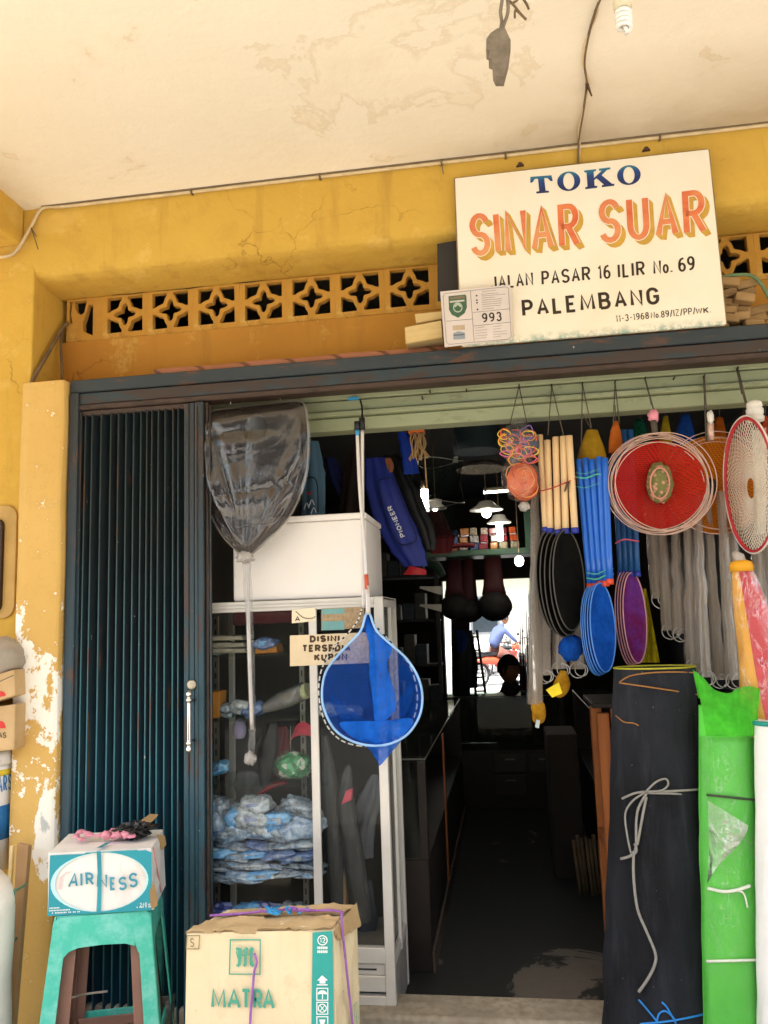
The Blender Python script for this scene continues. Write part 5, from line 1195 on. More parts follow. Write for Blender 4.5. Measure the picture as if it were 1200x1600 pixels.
pfold('net_fold', [(530, 1130), (560, 1127), (600, 1126), (640, 1122), (645, 1132), (628, 1150), (605, 1160), (578, 1162), (550, 1152)], BY+.02)
pfold('net_fold', [(515, 1085), (540, 1105), (572, 1126), (545, 1130), (528, 1118)], BY+.045, M_BNET3)
pfold('net_fold', [(640, 1070), (645, 1090), (625, 1128), (598, 1128), (612, 1110)], BY+.045, M_BNET3)
pfold('net_tail', [(574, 1163), (625, 1155), (612, 1175), (594, 1196), (590, 1190), (580, 1174)], BY+.05)
M_POLE = mat('satin_aluminium_pole', 'd2ccc8', .35, .35, var=.04)
pl = smooth_path([at(558, 672, 3.10), at(562, 760, 3.07), at(570, 860, 3.03), at(575, 960, BY)], 6)
p1 = MB().tube(pl, .0072, 12).build('pole', M_POLE, N1); MB().cyl(pl[0], pl[0]+V((0, 0, .035)), .0115, 12).build('pole_cap', M_BKC, p1); MB().cyl(pl[1], pl[0]-V((0, 0, .001)), .0078, 12).build('blue_collar', mat('sky_collar', '3a94c4', .4), p1)
lb1 = at(573, 911, 3.008); MB().tube([at(572, 898, 3.018), at(573.5, 921, 3.010)], .0085, 12).build('red_label', mat('red_label', 'c4573c', .5, var=.2, scale=60), p1)
for sx_ in (-3.2, 3.2): MB().tube([at(575+sx_*.3, 915, BY+.006), at(575+sx_, 962, BY)], .003, 8).build('fork', M_POLE, N1)
MB().tube(smooth_path([at(563, 625, 3.185), at(566, 640, 3.15), at(565, 665, 3.10)], 4), .004, 6).build('strap', M_BKC, N1)
MB().obox(at(552, 623, 3.18), XA*.022, YA*.003, ZA*.006).build('blue_tie', mat('sky_collar', ''), N1)
# second net behind it
BY2 = 3.055
N2 = thing('landing_net', 'second landing net with black and white hoop behind the blue one', 'landing net', at(566, 950, BY2))
bo2 = [(566, 950), (560, 968), (545, 988), (522, 1012), (504, 1042), (498, 1075), (502, 1110), (515, 1140), (540, 1160), (580, 1166), (620, 1155), (645, 1125), (652, 1085), (640, 1040), (612, 1005), (585, 975), (574, 950)]
P, fn = net_surf(bo2, BY2, -.05, (575, 1075), wr=.015, seed=6); PF = smooth_path([V((x, y, 0)) for x, y in bo2], 9, True)
MB().grid(fn, len(P), 12, cu=True).build('net_bag', net_mat('grey_open_net', '3a4048', .16, scale=30), N2)
seg = len(PF)
M_WB = [mat('hoop_white', 'd9d5cc', .5), mat('hoop_black', '1c1c1e', .5)]
hp_ = MB().tube([at(p.x, p.y, BY2) for p in PF], .0030, 8, closed=True).build('hoop', M_WB[0], N2)
for i in range(0, seg, 3):
    a, c_ = PF[i], PF[(i+1) % seg]; MB().tube([at(a.x, a.y, BY2), at(c_.x, c_.y, BY2)], .0034, 8).build('black_whipping', M_WB[1], hp_)
pl2 = smooth_path([at(566, 672, 3.11), at(566, 740, 3.09), at(567, 860, 3.07), at(568, 950, BY2)], 6)
p2 = MB().tube(pl2, .0078, 12).build('pole', M_POLE, N2); MB().cyl(pl2[0], pl2[0]+V((0, 0, .05)), .0125, 12).build('pole_cap', M_BKC, p2)
# ================================================================== GOODS HANGING ON THE RIGHT OF THE DOORWAY
mat('rusty_nail', '3a2a20', .7, .4); M_STR = mat('brown_string', '4f463a', .8, var=.2); HYY = 3.16
def nail(x, y): return at(x, y, 3.196)
def hang(parent, nx, ny, ends, r=.0022):
    a = nail(nx, ny)
    for (x, y, Y) in ends: MB().tube(smooth_path([a, at((nx+x)/2, (ny+y)/2, (3.19+Y)/2-.01), at(x, y, Y)], 4), r, 6).build('string', M_STR, parent)
    MB().cyl(a+V((0, .01, 0)), a+V((0, -.014, .003)), .0028, 8).build('nail', mat('rusty_nail', '3a2a20', .7, .4), parent)
# bare nails left on the board
for i, (x, y, lab) in enumerate(((660, 623, 'upper bent nail left of the rubber band bags'), (672, 613, 'small nail near the gate rail in the middle of the green board'), (729, 611, 'bare nail on the green board left of the hanging bags'), (1053, 592, 'bare nail between the red and orange net strings'))):
    a = nail(x, y); o = MB().cyl(a+V((0, .01, 0)), a+V((0, -.016, .004)), .003, 8).build('nail', mat('rusty_nail', ''), org=a); tag(o, lab, 'nail', 'bare nails in the green board')
# --- two bags of rubber bands
RB = thing('rubber_band_bag', 'clear bag of dark balls and coloured loops hanging above the orange bag', 'bag', at(808, 715, HYY)); hang(RB, 811, 603, [(797, 662, HYY), (823, 660, HYY)])
for i, (x, y) in enumerate(((796, 682), (816, 680), (830, 694), (798, 704), (818, 706), (806, 716))):
    MB().blob(at(x, y, HYY+.02*(i % 2)), .034, .03, .034, .1, 2, 18, 12, seed=i).build('dark_ball', mat('slate_rubber', '3d4654', .5, var=.3, scale=20), RB)
lc = ['d9622c', 'e0a93a', 'c23a4a', 'e06a9a', 'e8c84a', 'd9622c', '7a5aa8', 'e08a3a']
MB().blob(at(810, 697, HYY+.012), .062, .038, .07, .15, 3, 24, 16, seed=2).build('dark_mass', mat('slate_rubber', ''), RB)
for i in range(30):
    cx, cy = 788+random.random()*42, 676+random.random()*44; r0 = random.uniform(8, 14); sq_ = random.uniform(.5, 1)
    P = smooth_path([at(cx+r0*math.cos(a*1.047)*random.uniform(.7, 1.15), cy+r0*sq_*math.sin(a*1.047)*random.uniform(.7, 1.15), HYY-.030+.010*random.random()) for a in range(6)], 4, True)
    MB().tube(P, .0021, 6, closed=True).build('rubber_loop', mat('rubber_'+lc[i % 8], lc[i % 8], .5), RB)
MB().blob(at(810, 694, HYY), .078, .05, .085, .16, 2.5, 36, 26, seed=31).build('plastic', F_CLR, RB)
RB2 = thing('rubber_band_bag', 'clear bag of orange rubber bands hanging below the dark one', 'bag', at(817, 795, HYY))
c0 = at(816, 752, HYY)
MB().blob(c0, .062, .045, .075, .1, 2, 26, 18, seed=5).build('rubber_mass', mat('orange_rubber', 'd9652f', .55, var=.15, scale=25), RB2)
for i in range(26):
    a0 = random.uniform(0, 6.28); r0 = random.uniform(.02, .05); tx, tz = random.uniform(-.025, .025), random.uniform(-.035, .035)
    P = [c0+V((tx+r0*math.cos(k*.6283)*.9, -.04+abs(tx)*.35+random.uniform(0, .006)+ .010*math.sin(k*.63+a0)+(tx+r0*math.cos(k*.6283))**2*5, tz+r0*math.sin(k*.6283)*random.uniform(.8, 1))) for k in range(10)]
    MB().tube(P, .0021, 6, closed=True).build('rubber_loop', mat('rubber_o'+str(i % 3), ['e8814a', 'd4502a', 'f0a060'][i % 3], .5), RB2)
MB().blob(c0+V((-.004, 0, .012)), .074, .055, .098, .14, 2.5, 36, 26, seed=33).build('plastic', F_CLR, RB2)
MB().blob(at(819, 791, HYY), .022, .02, .02, .3, 3, 16, 10, seed=8).build('tied_end', film_mat('knot_film', ''), RB2)
# --- hand nets: a handle, a clamp, a hoop and a net
def hand_net(name, label, top, bot, Y, r, mh, mclamp, hoop_c, hw, hh, mnet, mrim, tilt, group, cl=.02):
    a, b_ = at(*top, Y), at(*bot, Y); o = thing(name, label, 'hand net', b_, group)
    MB().tube([a+(b_-a)*i/5 for i in range(6)], r, 12).build('handle', mh, o)
    d = (b_-a).normalized(); MB().cyl(b_-d*.001, b_+d*cl, r*1.12, 12).build('clamp', mclamp, o)
    c_ = at(*hoop_c, Y); n = 36; s_ = ppm(Y)
    pts = [c_+V((math.cos(6.2832*i/n)*hw*s_*math.cos(tilt), math.cos(6.2832*i/n)*hw*s_*math.sin(tilt)*2.2, math.sin(6.2832*i/n)*hh*s_)) for i in range(n)]
    MB().tube(pts, .0028, 7, closed=True).build('hoop', mrim, o)
    bl = V((-.01, .012, 0))
    MB().grid(lambda u, v: c_+(pts[int(round(u*n)) % n]-c_)*v+bl*math.sqrt(max(0, 1-v*v)), n, 8, cu=True).build('net', mnet, o)
    return o
ord_ = ['first', 'second', 'third', 'fourth', 'fifth', 'sixth']
M_WOODH = mat('pale_wood_handle', 'd8b483', .6, var=.12, scale=10, h2='e6c79a', stretch=(1, 1, .08))
M_BLUEC = mat('cobalt_clamp', '27348f', .5); M_BLKN = net_mat('black_net', '1a1918', 1.12, var=.05, h2='1f1e1c', scale=20); M_BRIM = mat('grey_rim', '45423e', .45)
wtops = [(843, 680), (855, 688), (868, 683), (880, 682), (889, 681)]; wbots = [(853, 824), (860, 826), (872, 828), (884, 826), (898, 825)]
hcs = [(863, 906), (869, 909), (876, 912), (884, 911), (889, 906)]
for i in range(5):
    hand_net('hand_net', f'{ord_[i]} wooden-handled black hand net from the left in its bundle', wtops[i], wbots[i], HYY+.03-.012*i, .0135, M_WOODH, M_BLUEC, hcs[i], 26, 80-abs(i-2)*2, M_BLKN, M_BRIM, R_(20), 'black hand nets with wooden handles')
o = thing('red_tie', 'red ribbon binding the wooden net handles together', 'ribbon', at(845, 765, HYY-.03)); b = MB().tube(smooth_path([at(840, 768, HYY-.005), at(858, 764, HYY-.03), at(880, 756, HYY-.032), at(900, 748, HYY-.02)], 5), .006, 8, flat=.4)
b.build('ribbon', mat('red_ribbon', 'b03a3a', .5), o); MB().tube([at(888, 753, HYY-.032), at(882, 768, HYY-.036)], [.006, .003], 6).build('loose_end', M_STR, o); hang(o, 862, 603, [(856, 680, HYY), (881, 682, HYY)])
# blue handles
M_BLUEH = mat('bright_blue_pipe', '1f63c8', .35, var=.06, spec=.6); M_REDC = mat('orange_red_clamp', 'c8472c', .5); M_BLN = net_mat('cobalt_net', '1c55b4', .9, scale=20, translucent=.3); M_BLR = mat('blue_rim', '3a78c8', .35, spec=.6)
btops = [(904, 718), (915, 716), (925, 718), (936, 714), (945, 716)]; bbots = [(922, 912), (930, 912), (938, 908), (946, 908), (953, 905)]
bh_c = [(928, 984), (931, 985), (934, 984), (938, 982), (942, 980)]
for i in range(5):
    hand_net('hand_net', f'{ord_[i]} blue-handled blue hand net from the left in the front bundle', btops[i], bbots[i], HYY+.01-.012*i, .0125, M_BLUEH, M_REDC, bh_c[i], 21, 66, M_BLN, M_BLR, R_(20), 'blue hand nets in the front bundle')
o = thing('green_tie', 'pale green ribbon binding the blue net handles', 'ribbon', at(903, 745, HYY-.03))
M_MINT = mat('mint_ribbon', '4fb08f', .5)
for (y, r_) in ((738, .0025), (745, .006), (760, .0025), (895, .004), (903, .006)): MB().tube(smooth_path([at(899 if y < 800 else 917, y, HYY-.01), at(915 if y < 800 else 932, y+2, HYY-.036), at(935 if y < 800 else 946, y-4, HYY-.036), at(950 if y < 800 else 958, y-6 if y > 800 else y+4, HYY-.015)], 5), r_, 7, flat=.5).build('ribbon', M_MINT, o)
hang(o, 910, 600, [(908, 712, HYY), (924, 668, HYY)])
p = thing('blue_net_bunch', 'loose bunch of blue netting under the black hand nets', 'netting', at(890, 1030, HYY)); MB().blob(at(892, 1012, HYY+.04), .045, .03, .05, .22, 2.2, 24, 16, seed=44).build('netting', M_BLN, p)
# second blue bundle with coloured nets
M_BLUEH2 = mat('dull_blue_pipe', '24558f', .4, var=.1); M_PNK = net_mat('magenta_net', '93285a', .85, scale=14, h2='7a3f9a'); M_PRIM = mat('pink_rim', 'c08a92', .4)
for i in range(4):
    hand_net('hand_net', f'{ord_[i]} dull blue handled red and purple hand net behind the red hoop', (958+i*9, 672), (970+i*8.5, 893), HYY+.16-.012*i, .0125, M_BLUEH2, M_BLUEC, (980+i*4, 965), 20, 70-i, M_PNK if i else net_mat('purple_net', '4a3a9a', .85), M_PRIM, R_(20), 'dull blue handled nets behind the red hoop')
o = thing('pink_tie', 'pink ribbon binding the dull blue handles', 'ribbon', at(965, 846, HYY)); MB().tube(smooth_path([at(962, 849, HYY+.03), at(975, 843, HYY+.01), at(998, 846, HYY+.03)], 5), .006, 8, flat=.5).build('ribbon', mat('pink_ribbon_tie', 'c8566a', .5), o); hang(o, 961, 598, [(958, 665, HYY+.04), (968, 662, HYY+.04)])
# --- round hoop nets
def hoop_net(name, label, c, r, Y, mn, mr, nh, group, deep=.10, yaw=0, rx=1.0, memb=.97):
    c_ = at(*c, Y); o = thing(name, label, 'hoop net', c_-V((0, 0, r*ppm(Y))), group); n = 48; R = r*ppm(Y)
    ca, sa = math.cos(yaw), math.sin(yaw)
    def pt(a, k=1, d=0): return c_+V((math.cos(a)*R*rx*k*ca+d*sa, math.cos(a)*R*rx*k*sa*-1+d*ca, math.sin(a)*R*k))
    for i in range(nh):
        dx, dz, rr = random.uniform(-.016, .016), random.uniform(-.014, .008), random.uniform(.88, 1.04)
        if i == 0: dx = dz = 0; rr = 1
        MB().tube([pt(6.2832*j/n, rr, -.006*i+.012*math.sin(6.2832*j/n+i))+V((dx, 0, dz)) for j in range(n)], .0017, 6, closed=True).build('hoop', mr, o)
    MB().grid(lambda u, v: pt(6.2832*u, .02+memb*v, deep*(1-v)**.8+.004*math.sin(u*6.2832*11)*v), n, 10, cu=True).build('net', mn, o)
    return o, c_, pt
def radial_net_mat(name, h, h2, alpha=.9):
    t = NT(name); t.t.nodes.remove(t.p)
    d = t.n('BsdfDiffuse'); tl = t.n('BsdfTranslucent'); tr = t.n('BsdfTransparent')
    x = t.sep(); 
    w1 = t.n('TexWave'); w1.inputs['Scale'].default_value = 42; w1.bands_direction = 'DIAGONAL'; w1.inputs['Distortion'].default_value = 2.5; t.l(t.co(), w1.inputs[0])
    w2 = t.n('TexWave'); w2.inputs['Scale'].default_value = 42; w2.bands_direction = 'Z'; w2.inputs['Distortion'].default_value = 2.5; t.l(t.co(), w2.inputs[0])
    f = t.math('MULTIPLY', w1.outputs['Fac'], w2.outputs['Fac'])
    c_ = t.mix(f, C(h), C(h2)); t.l(c_, d.inputs[0]); t.l(c_, tl.inputs[0])
    m1 = t.n('MixShader'); m1.inputs[0].default_value = .35; t.l(d.outputs[0], m1.inputs[1]); t.l(tl.outputs[0], m1.inputs[2])
    m2 = t.n('MixShader'); t.l(t.math('ADD', t.math('MULTIPLY', f, -.3), alpha), m2.inputs[0]); t.l(tr.outputs[0], m2.inputs[1]); t.l(m1.outputs[0], m2.inputs[2]); t.l(m2.outputs[0], t.out.inputs[0]); return t.m
M_ORIM = mat('pale_wire_hoop', 'c9a99a', .35, .4)
o, c_, pt = hoop_net('hoop_net', 'orange round hoop net hanging behind the red one', (1117, 757), 75, HYY+.11, radial_net_mat('orange_mesh', 'd07a22', 'a85a18', .97), M_ORIM, 4, 'round hoop nets', .06)
hang(o, 1100, 588, [(1103, 640, HYY), (1104, 690, HYY+.02)], .004)
MB().blob(at(1110, 652, HYY), .013, .012, .026, .3, 4, 16, 12, seed=3).build('white_tape', mat('white_tape', 'd9d5cd', .5), o); MB().tube([at(1110, 660, HYY+.01), at(1111, 688, HYY+.02)], .013, 8).build('gathered_hoops', M_ORIM, o)
MB().blob(c_+V((.0, .05, .0)), .018, .012, .03, .5, 4, 14, 10, seed=6).build('net_centre', M_BKC, o)
o, c_, pt = hoop_net('hoop_net', 'bright red round hoop net with a patterned centre', (1030, 757), 77, HYY-.02, radial_net_mat('red_mesh', 'c22f26', 'a02420', .93), M_ORIM, 9, 'round hoop nets', .06, memb=.86)
hang(o, 1008, 592, [(1018, 632, HYY), (1024, 650, HYY)], .003)
MB().blob(at(1021, 650, HYY-.01), .02, .014, .024, .4, 4, 18, 12, seed=9).build('pink_tie', mat('pink_tape', 'd98a9a', .5), o); MB().tube([at(1021, 658, HYY-.01), at(1024, 680, HYY-.02)], .012, 8).build('gathered_hoops', M_STR, o)
t = NT('tan_floral_mesh'); v_ = t.n('TexVoronoi'); v_.inputs['Scale'].default_value = 60; t.l(t.co(), v_.inputs['Vector']); t.base(t.mix(t.step(v_.outputs['Distance'], .25, .5), C('c08a78'), C('6a6a38'))); t.set(.8); M_FLR = t.m
MB().blob(at(1031, 755, HYY-.0), .05, .035, .078, .15, 3, 22, 16, seed=12).build('net_centre', M_FLR, o)
MB().tube([at(1031+15*math.cos(a*.3142), 755+24*math.sin(a*.3142), HYY-.034) for a in range(20)], .003, 6, closed=True).build('centre_cord', mat('salmon_cord', 'c98a78', .7), o)
# white net with red rim, turned sideways
YW = HYY-.06
o = thing('hoop_net', 'white string net on a red oval hoop at the right edge', 'hoop net', at(1172, 860, YW), 'round hoop nets'); n = 60
oc = at(1170, 752, YW); s_ = ppm(YW)
def wpt(a, k=1.0, d=0): return oc+V(((math.cos(a)*17*(1+.0*k))*s_*k+d*.35, -math.cos(a)*.16*k+d, (math.sin(a)*100*k-5)*s_))
MB().tube([wpt(6.2832*i/n) for i in range(n)], .009, 10, closed=True, flat=.8).build('red_rim', mat('red_binding', 'b8323a', .55, var=.1), o)
MB().tube([wpt(6.2832*i/n, 1.03)+V((-.004, -.008, 0)) for i in range(n)], .0035, 8, closed=True).build('wire_hoop', mat('white_wire', 'd8cfc6', .4), o)
M_WNET = mat('white_string', 'ebe0d0', .8, var=.08)
def wn(a, k): return wpt(a, k, .10*math.sqrt(max(0, 1-k*k)))
nb = MB(); NS = 54
for s2 in (-1, 1):
    for i in range(NS):
        nb.tube([wn(6.2832*i/NS+s2*(1-k)*1.5, k) for k in (1, .86, .72, .58, .44, .3, .16)], .0013, 4, cap=False)
ob = nb.build('string_net', M_WNET, o); ob['kind'] = 'stuff'
hb2 = MB().grid(lambda u, v: at(1186+(u-.5)*22*(1-.2*v)+2*v, 668+165*v, YW+.05)+V((0, .05*math.sin(math.pi*u), 0)), 8, 12).build('gathered_net', net_mat('white_gather', 'f0e8dc', .8, scale=30), o)
MB().lathe([(.012, 0), (.03, .004), (.032, .02), (.027, .026), (.031, .032), (.031, .05), (.026, .056), (.029, .062), (.027, .075), (.012, .085), (.001, .085)], at(1181, 660, YW), 18).build('white_tape', mat('white_tape', ''), o)
hang(o, 1152, 576, [(1160, 615, HYY), (1172, 655, YW)], .005)
# --- coloured cone bags behind
cones = [(925, 672, 24, 716, 'b8912a', 'mustard yellow', HYY+.06, 910), (1000, 655, 16, 690, '1f5f47', 'dark green', HYY+.24, 1003), (1040, 650, 10, 690, 'b8a02a', 'narrow yellow', HYY+.24, 1040), (1071, 648, 17, 690, '24509f', 'cobalt blue', HYY+.24, 1071), (1124, 652, 14, 700, 'b5601f', 'rust orange', HYY+.24, 1124), (1162, 655, 13, 700, '9a1f2c', 'crimson', HYY+.22, 1162), (962, 658, 10, 668, 'c06a2a', 'small orange', HYY+.06, 961), (1196, 650, 8, 700, 'b0472a', 'brick orange', HYY+.12, 1196)]
for (x, y, hw, yb, hcol, nm, Y, nx) in cones:
    o = thing('net_cone', f'{nm} peaked net bag hanging just under the green board', 'net bag', at(x, yb, Y), 'peaked net bags')
    a, b_ = at(x, y, Y), at(x, yb+40, Y)
    MB().tube([a+(b_-a)*k for k in (0, .12, .35, .6, 1)], [hw*ppm(Y)*k for k in (.35, .5, .8, 1.0, 1.05)], 14, flat=.5).build('net', net_mat('cone_'+hcol, hcol, .9, scale=16), o)
    MB().tube([at(nx, y-25, Y-.02), a], .0018, 6).build('string', M_STR, o)
# --- long pale nets in film, with ring mouths
M_LNET = net_mat('beige_long_net', 'b3a38f', .58, scale=30, h2='c4b5a2', stretch=(1, 1, .06), var=.12); F_TUB = film_mat('tube_film', 'd8cfc4', .03, 30, .6, .2, .2, crease=.1, stretch=(1, 1, .1))
lng = [(836, 790, 836, 1100, 11, 0, HYY+.10), (852, 800, 850, 1055, 10, 1, HYY+.12), (872, 820, 874, 1045, 11, 1, HYY+.14), (898, 900, 902, 1045, 11, 1, HYY+.16),
       (1012, 835, 1032, 935, 13, 1, HYY+.22), (1030, 835, 1046, 985, 11, 1, HYY+.2), (1052, 830, 1062, 990, 10, 1, HYY+.17), (1072, 830, 1082, 1040, 10, 1, HYY+.13), (1088, 830, 1100, 1058, 11, 1, HYY+.11), (1104, 828, 1122, 1062, 10, 1, HYY+.14), (1126, 828, 1146, 1062, 11, 1, HYY+.10), (1140, 828, 1152, 1020, 13, 1, HYY+.2), (1182, 850, 1186, 1010, 14, 0, HYY+.2), (1198, 830, 1202, 1040, 12, 0, HYY+.22)]
pos_ = ['leftmost of the row beside the rubber bands', 'second in the row beside the wooden handles', 'third in the row behind the black hand nets', 'short one under the black hand nets', 'short one right of the red and purple nets', 'ringed one under the red hoop', 'slim one under the red hoop', 'long one left of the green roll top', 'long one above the left end of the green roll', 'slanting one above the green roll', 'slanting one beside the yellow and red parasol', 'wide one behind the parasol', 'one right of the parasol', 'one at the right edge behind the oval net']
for i, (x0, y0, x1, y1, hw, ring, Y) in enumerate(lng):
    o = thing('long_net', 'long pale net in clear film, '+pos_[i], 'net', at(x1, y1, Y), 'long pale nets')
    a, b_ = at(x0, y0-60 if y0 < 840 else y0-20, Y), at(x1, y1, Y); N_ = 24; w = hw*ppm(Y)
    P = [a+(b_-a)*(k/N_)+V((.006*noise.noise(V((k*.35, i, 0))), .006*noise.noise(V((k*.3, 2, i))), 0)) for k in range(N_+1)]
    def pleat(m, sc2, ph): 
        MB().grid(lambda u, v: P[int(round(v*N_))]+V((math.cos(6.2832*u)*w*sc2*(.45+.55*v)*(1+.14*math.sin(u*6.2832*5+ph+v*2)), math.sin(6.2832*u)*w*sc2*.6*(1+.14*math.sin(u*6.2832*4+ph)), 0)), 26, N_+1, cu=True).build('net' if m is M_LNET else 'film', m, o)
    pleat(M_LNET, .92, i); pleat(F_TUB, 1.06, i+2)
    if ring:
        for (dx, rr) in ((0, 1.0), (.5, .8)):
            MB().tube([b_+V((math.cos(k*.3927)*w*1.05*rr+dx*w, -.012-.004*dx, math.sin(k*.3927)*w*1.05*rr-.004)) for k in range(16)], .0024, 6, closed=True).build('ring', film_mat('ring_plastic', 'd8d4cc', .5, 20, .3, .8), o)
# yellow gathered ends of the two left nets
M_YBAG = net_mat('amber_net', 'c98f1f', .85, h2='dba93a', scale=26)
o = thing('amber_net_bag', 'amber gathered net end hanging lowest beside the dark aisle', 'net bag', at(840, 1140, HYY+.1)); MB().tube(smooth_path([at(836, 1092, HYY+.1), at(842, 1112, HYY+.1), at(840, 1130, HYY+.1)], 5), [.018, .02, .024, .028, .028, .027, .027, .026, .024, .02, .012], 14, flat=.6).build('net', M_YBAG, o); MB().hexa([at(836, 1136, HYY+.07), at(842, 1138, HYY+.07), at(844, 1126, HYY+.07), at(838, 1124, HYY+.07)], (0, .002, 0)).build('pale_tag', mat('pale_tag', 'b9c4c6', .6), o)
o = thing('amber_net_bag', 'amber net bag with a bright yellow card under the ringed nets', 'net bag', at(868, 1090, HYY+.1)); MB().tube(smooth_path([at(880, 1048, HYY+.11), at(878, 1070, HYY+.1), at(868, 1088, HYY+.1)], 5), [.012, .015, .02, .026, .03, .032, .032, .03, .026, .02, .01], 14, flat=.6).build('net', M_YBAG, o); MB().hexa([at(863, 1090, HYY+.065), at(879, 1083, HYY+.065), at(873, 1066, HYY+.065), at(853, 1078, HYY+.065)], (0, .0015, 0)).build('yellow_card', mat('bright_yellow_card', 'e8d020', .55), o)
# yellow mesh, green bits behind the magenta nets
o = thing('yellow_mesh_bag', 'loose yellow mesh bag hanging behind the magenta hand nets', 'net bag', at(1020, 1035, HYY+.1)); MB().grid(lambda u, v: at(1006+v*8+(u-.5)*(8+v*26), 920+v*115, HYY+.2+.02*math.sin(u*9+v*4)), 10, 12).build('net', net_mat('yellow_mesh', 'b8a81f', .8, scale=40), o)
# ================================================================== ROLLS STANDING ON THE RIGHT
t = NT('black_shade_cloth'); n1 = t.noise(3.2, 5, .6, stretch=(1, 1, .5)); n2 = t.noise(26, 5, .65, stretch=(1, 1, .12)); n3 = t.noise(190, 3)
c = t.mix(t.step(n1, .35, .68), C('17181b'), C('2f323a')); c = t.mix(t.math('MULTIPLY', t.step(n2, .5, .75), .5), c, C('3b3e46')); c = t.mix(t.math('MULTIPLY', n3, .25), c, C('0c0c0e')); c = t.mix(t.step(t.noise(70, 2), .76, .77), c, C('8a8a88'))
t.base(c); t.set(.9, spec=.2); t.bump(t.math('ADD', t.math('MULTIPLY', n2, 1.5), t.math('MULTIPLY', n3, .5)), .6, .006); M_SHADE = t.m
YB = 2.98
def roll(name, label, xs, y_top, Y, m, cat, base=.05, jit=.03, rscale=1, seed=0, lump=.055):
    (tl, tr), (bl, br) = xs
    a, b_ = at((tl+tr)/2, y_top, Y), at((bl+br)/2, 1600, Y); r = (tr-tl)/2*ppm(Y); r2 = (br-bl)/2*ppm(Y); zt = a.z
    o = thing(name, label, cat, (b_.x, Y+r2*.6, base)); cx0, cx1 = b_.x, a.x
    def f(u, v):
        an = 6.2832*u; z = base+(zt-base)*v; rr = (r2+(r-r2)*v)*(1+lump*.6*noise.noise(V((an*2.6, v*1.6, seed+3)))+lump*noise.noise(V((math.cos(an)*3, math.sin(an)*3+seed, v*9)))*(1-v)**.5+jit*noise.noise(V((math.cos(an)*1.5, math.sin(an)*1.5+seed, v*6)))+.012*noise.noise(V((math.cos(an)*6, math.sin(an)*6, v*20))))
        return V((cx0+(cx1-cx0)*v+rr*math.cos(an), Y+r*.62+rr*math.sin(an)*.62, z))
    MB().grid(f, 48, 60, cu=True).build('roll', m, o)
    MB().grid(lambda u, v: f(u, 1)+(f(u+.5, 1)-f(u, 1))*.5*v+V((0, 0, -.01*v)), 48, 6, cu=True).build('roll_end', m, o)
    return o, f
RS, rf = roll('shade_cloth_roll', 'tall black shade cloth roll standing right of the doorway', ((970, 1090), (948, 1108)), 1046, YB, M_SHADE, 'cloth roll', base=PAVE, seed=1)
MB().tube([rf(i/48, 1)+V((0, 0, .003)) for i in range(48)], .0035, 6, closed=True).build('yellow_selvedge', mat('yellow_edge', 'a8a42a', .6), RS)
def on_roll(f, px, py, lift=.004):
    # front surface point of a roll seen at a pixel
    best, bp = 1e9, None
    for i in range(24, 49):
        for j in range(0, 61):
            p = f(i/48, j/60); d = p-CAM; k = FPX/d.dot(FW); x = 600+d.dot(RT)*k; y = 800-d.dot(UP)*k
            e = (x-px)**2+(y-py)**2
            if e < best: best, bp = e, p
    # exact ray at that depth
    return at(px, py, bp.y-lift)
M_GSTR = mat('grey_rope', '8f8c86', .8, var=.15, scale=60); M_TAN = mat('tan_twine', '9a6a3a', .8, var=.2)
def lay(root, f, name, pts, r, m, lift=.005): MB().tube(smooth_path([on_roll(f, x, y, lift) for x, y in pts], 5), r, 7).build(name, m, root)
RP = thing('rope_tie', 'grey knotted rope tied round the black roll with long loose ends', 'rope', on_roll(rf, 1010, 1236))
lay(RP, rf, 'rope', [(972, 1248), (990, 1240), (1010, 1237), (1050, 1236), (1085, 1234), (1102, 1232)], .0042, M_GSTR)
lay(RP, rf, 'rope', [(1010, 1239), (1050, 1240), (1104, 1243)], .004, M_GSTR)
lay(RP, rf, 'loop', [(1010, 1236), (1025, 1222), (1040, 1217), (1044, 1226), (1034, 1235), (1012, 1237)], .0035, M_GSTR, .012)
lay(RP, rf, 'loop', [(1008, 1238), (988, 1252), (977, 1272), (980, 1305), (987, 1335), (992, 1328), (996, 1312)], .0035, M_GSTR, .012)
lay(RP, rf, 'loop', [(1010, 1240), (996, 1268), (994, 1310), (996, 1318), (1003, 1280), (1010, 1245)], .0045, M_GSTR, .016)
lay(RP, rf, 'loose_end', [(970, 1342), (984, 1338), (994, 1330), (992, 1318)], .005, M_GSTR, .012)
lay(RP, rf, 'loose_end', [(990, 1330), (990, 1370), (996, 1420), (1010, 1455), (1024, 1490), (1022, 1510), (1012, 1530), (998, 1550)], .0050, M_GSTR, .012)
TW = thing('twine_tie', 'tan twine wound round the top of the black roll', 'twine', on_roll(rf, 1000, 1066))
lay(TW, rf, 'twine', [(968, 1066), (985, 1056), (1020, 1051), (1060, 1050), (1085, 1051)], .0028, M_TAN); lay(TW, rf, 'twine', [(968, 1067), (1010, 1073), (1050, 1079), (1094, 1086)], .0028, M_TAN); lay(TW, rf, 'loose_end', [(962, 1118), (975, 1128), (990, 1130), (998, 1134)], .0022, M_TAN)
BC = thing('blue_cord_tie', 'bright blue cord knotted round the foot of the black roll', 'cord', on_roll(rf, 1030, 1590)); M_BCD = mat('bright_blue_cord', '2a86d8', .5)
for pts in ([(998, 1562), (1015, 1582), (1028, 1598)], [(1000, 1600), (1050, 1595), (1104, 1584)], [(1026, 1597), (1030, 1584), (1040, 1580), (1052, 1590), (1056, 1600)], [(1034, 1566), (1042, 1574), (1052, 1592)]): lay(BC, rf, 'cord', pts, .0032, M_BCD, .008)
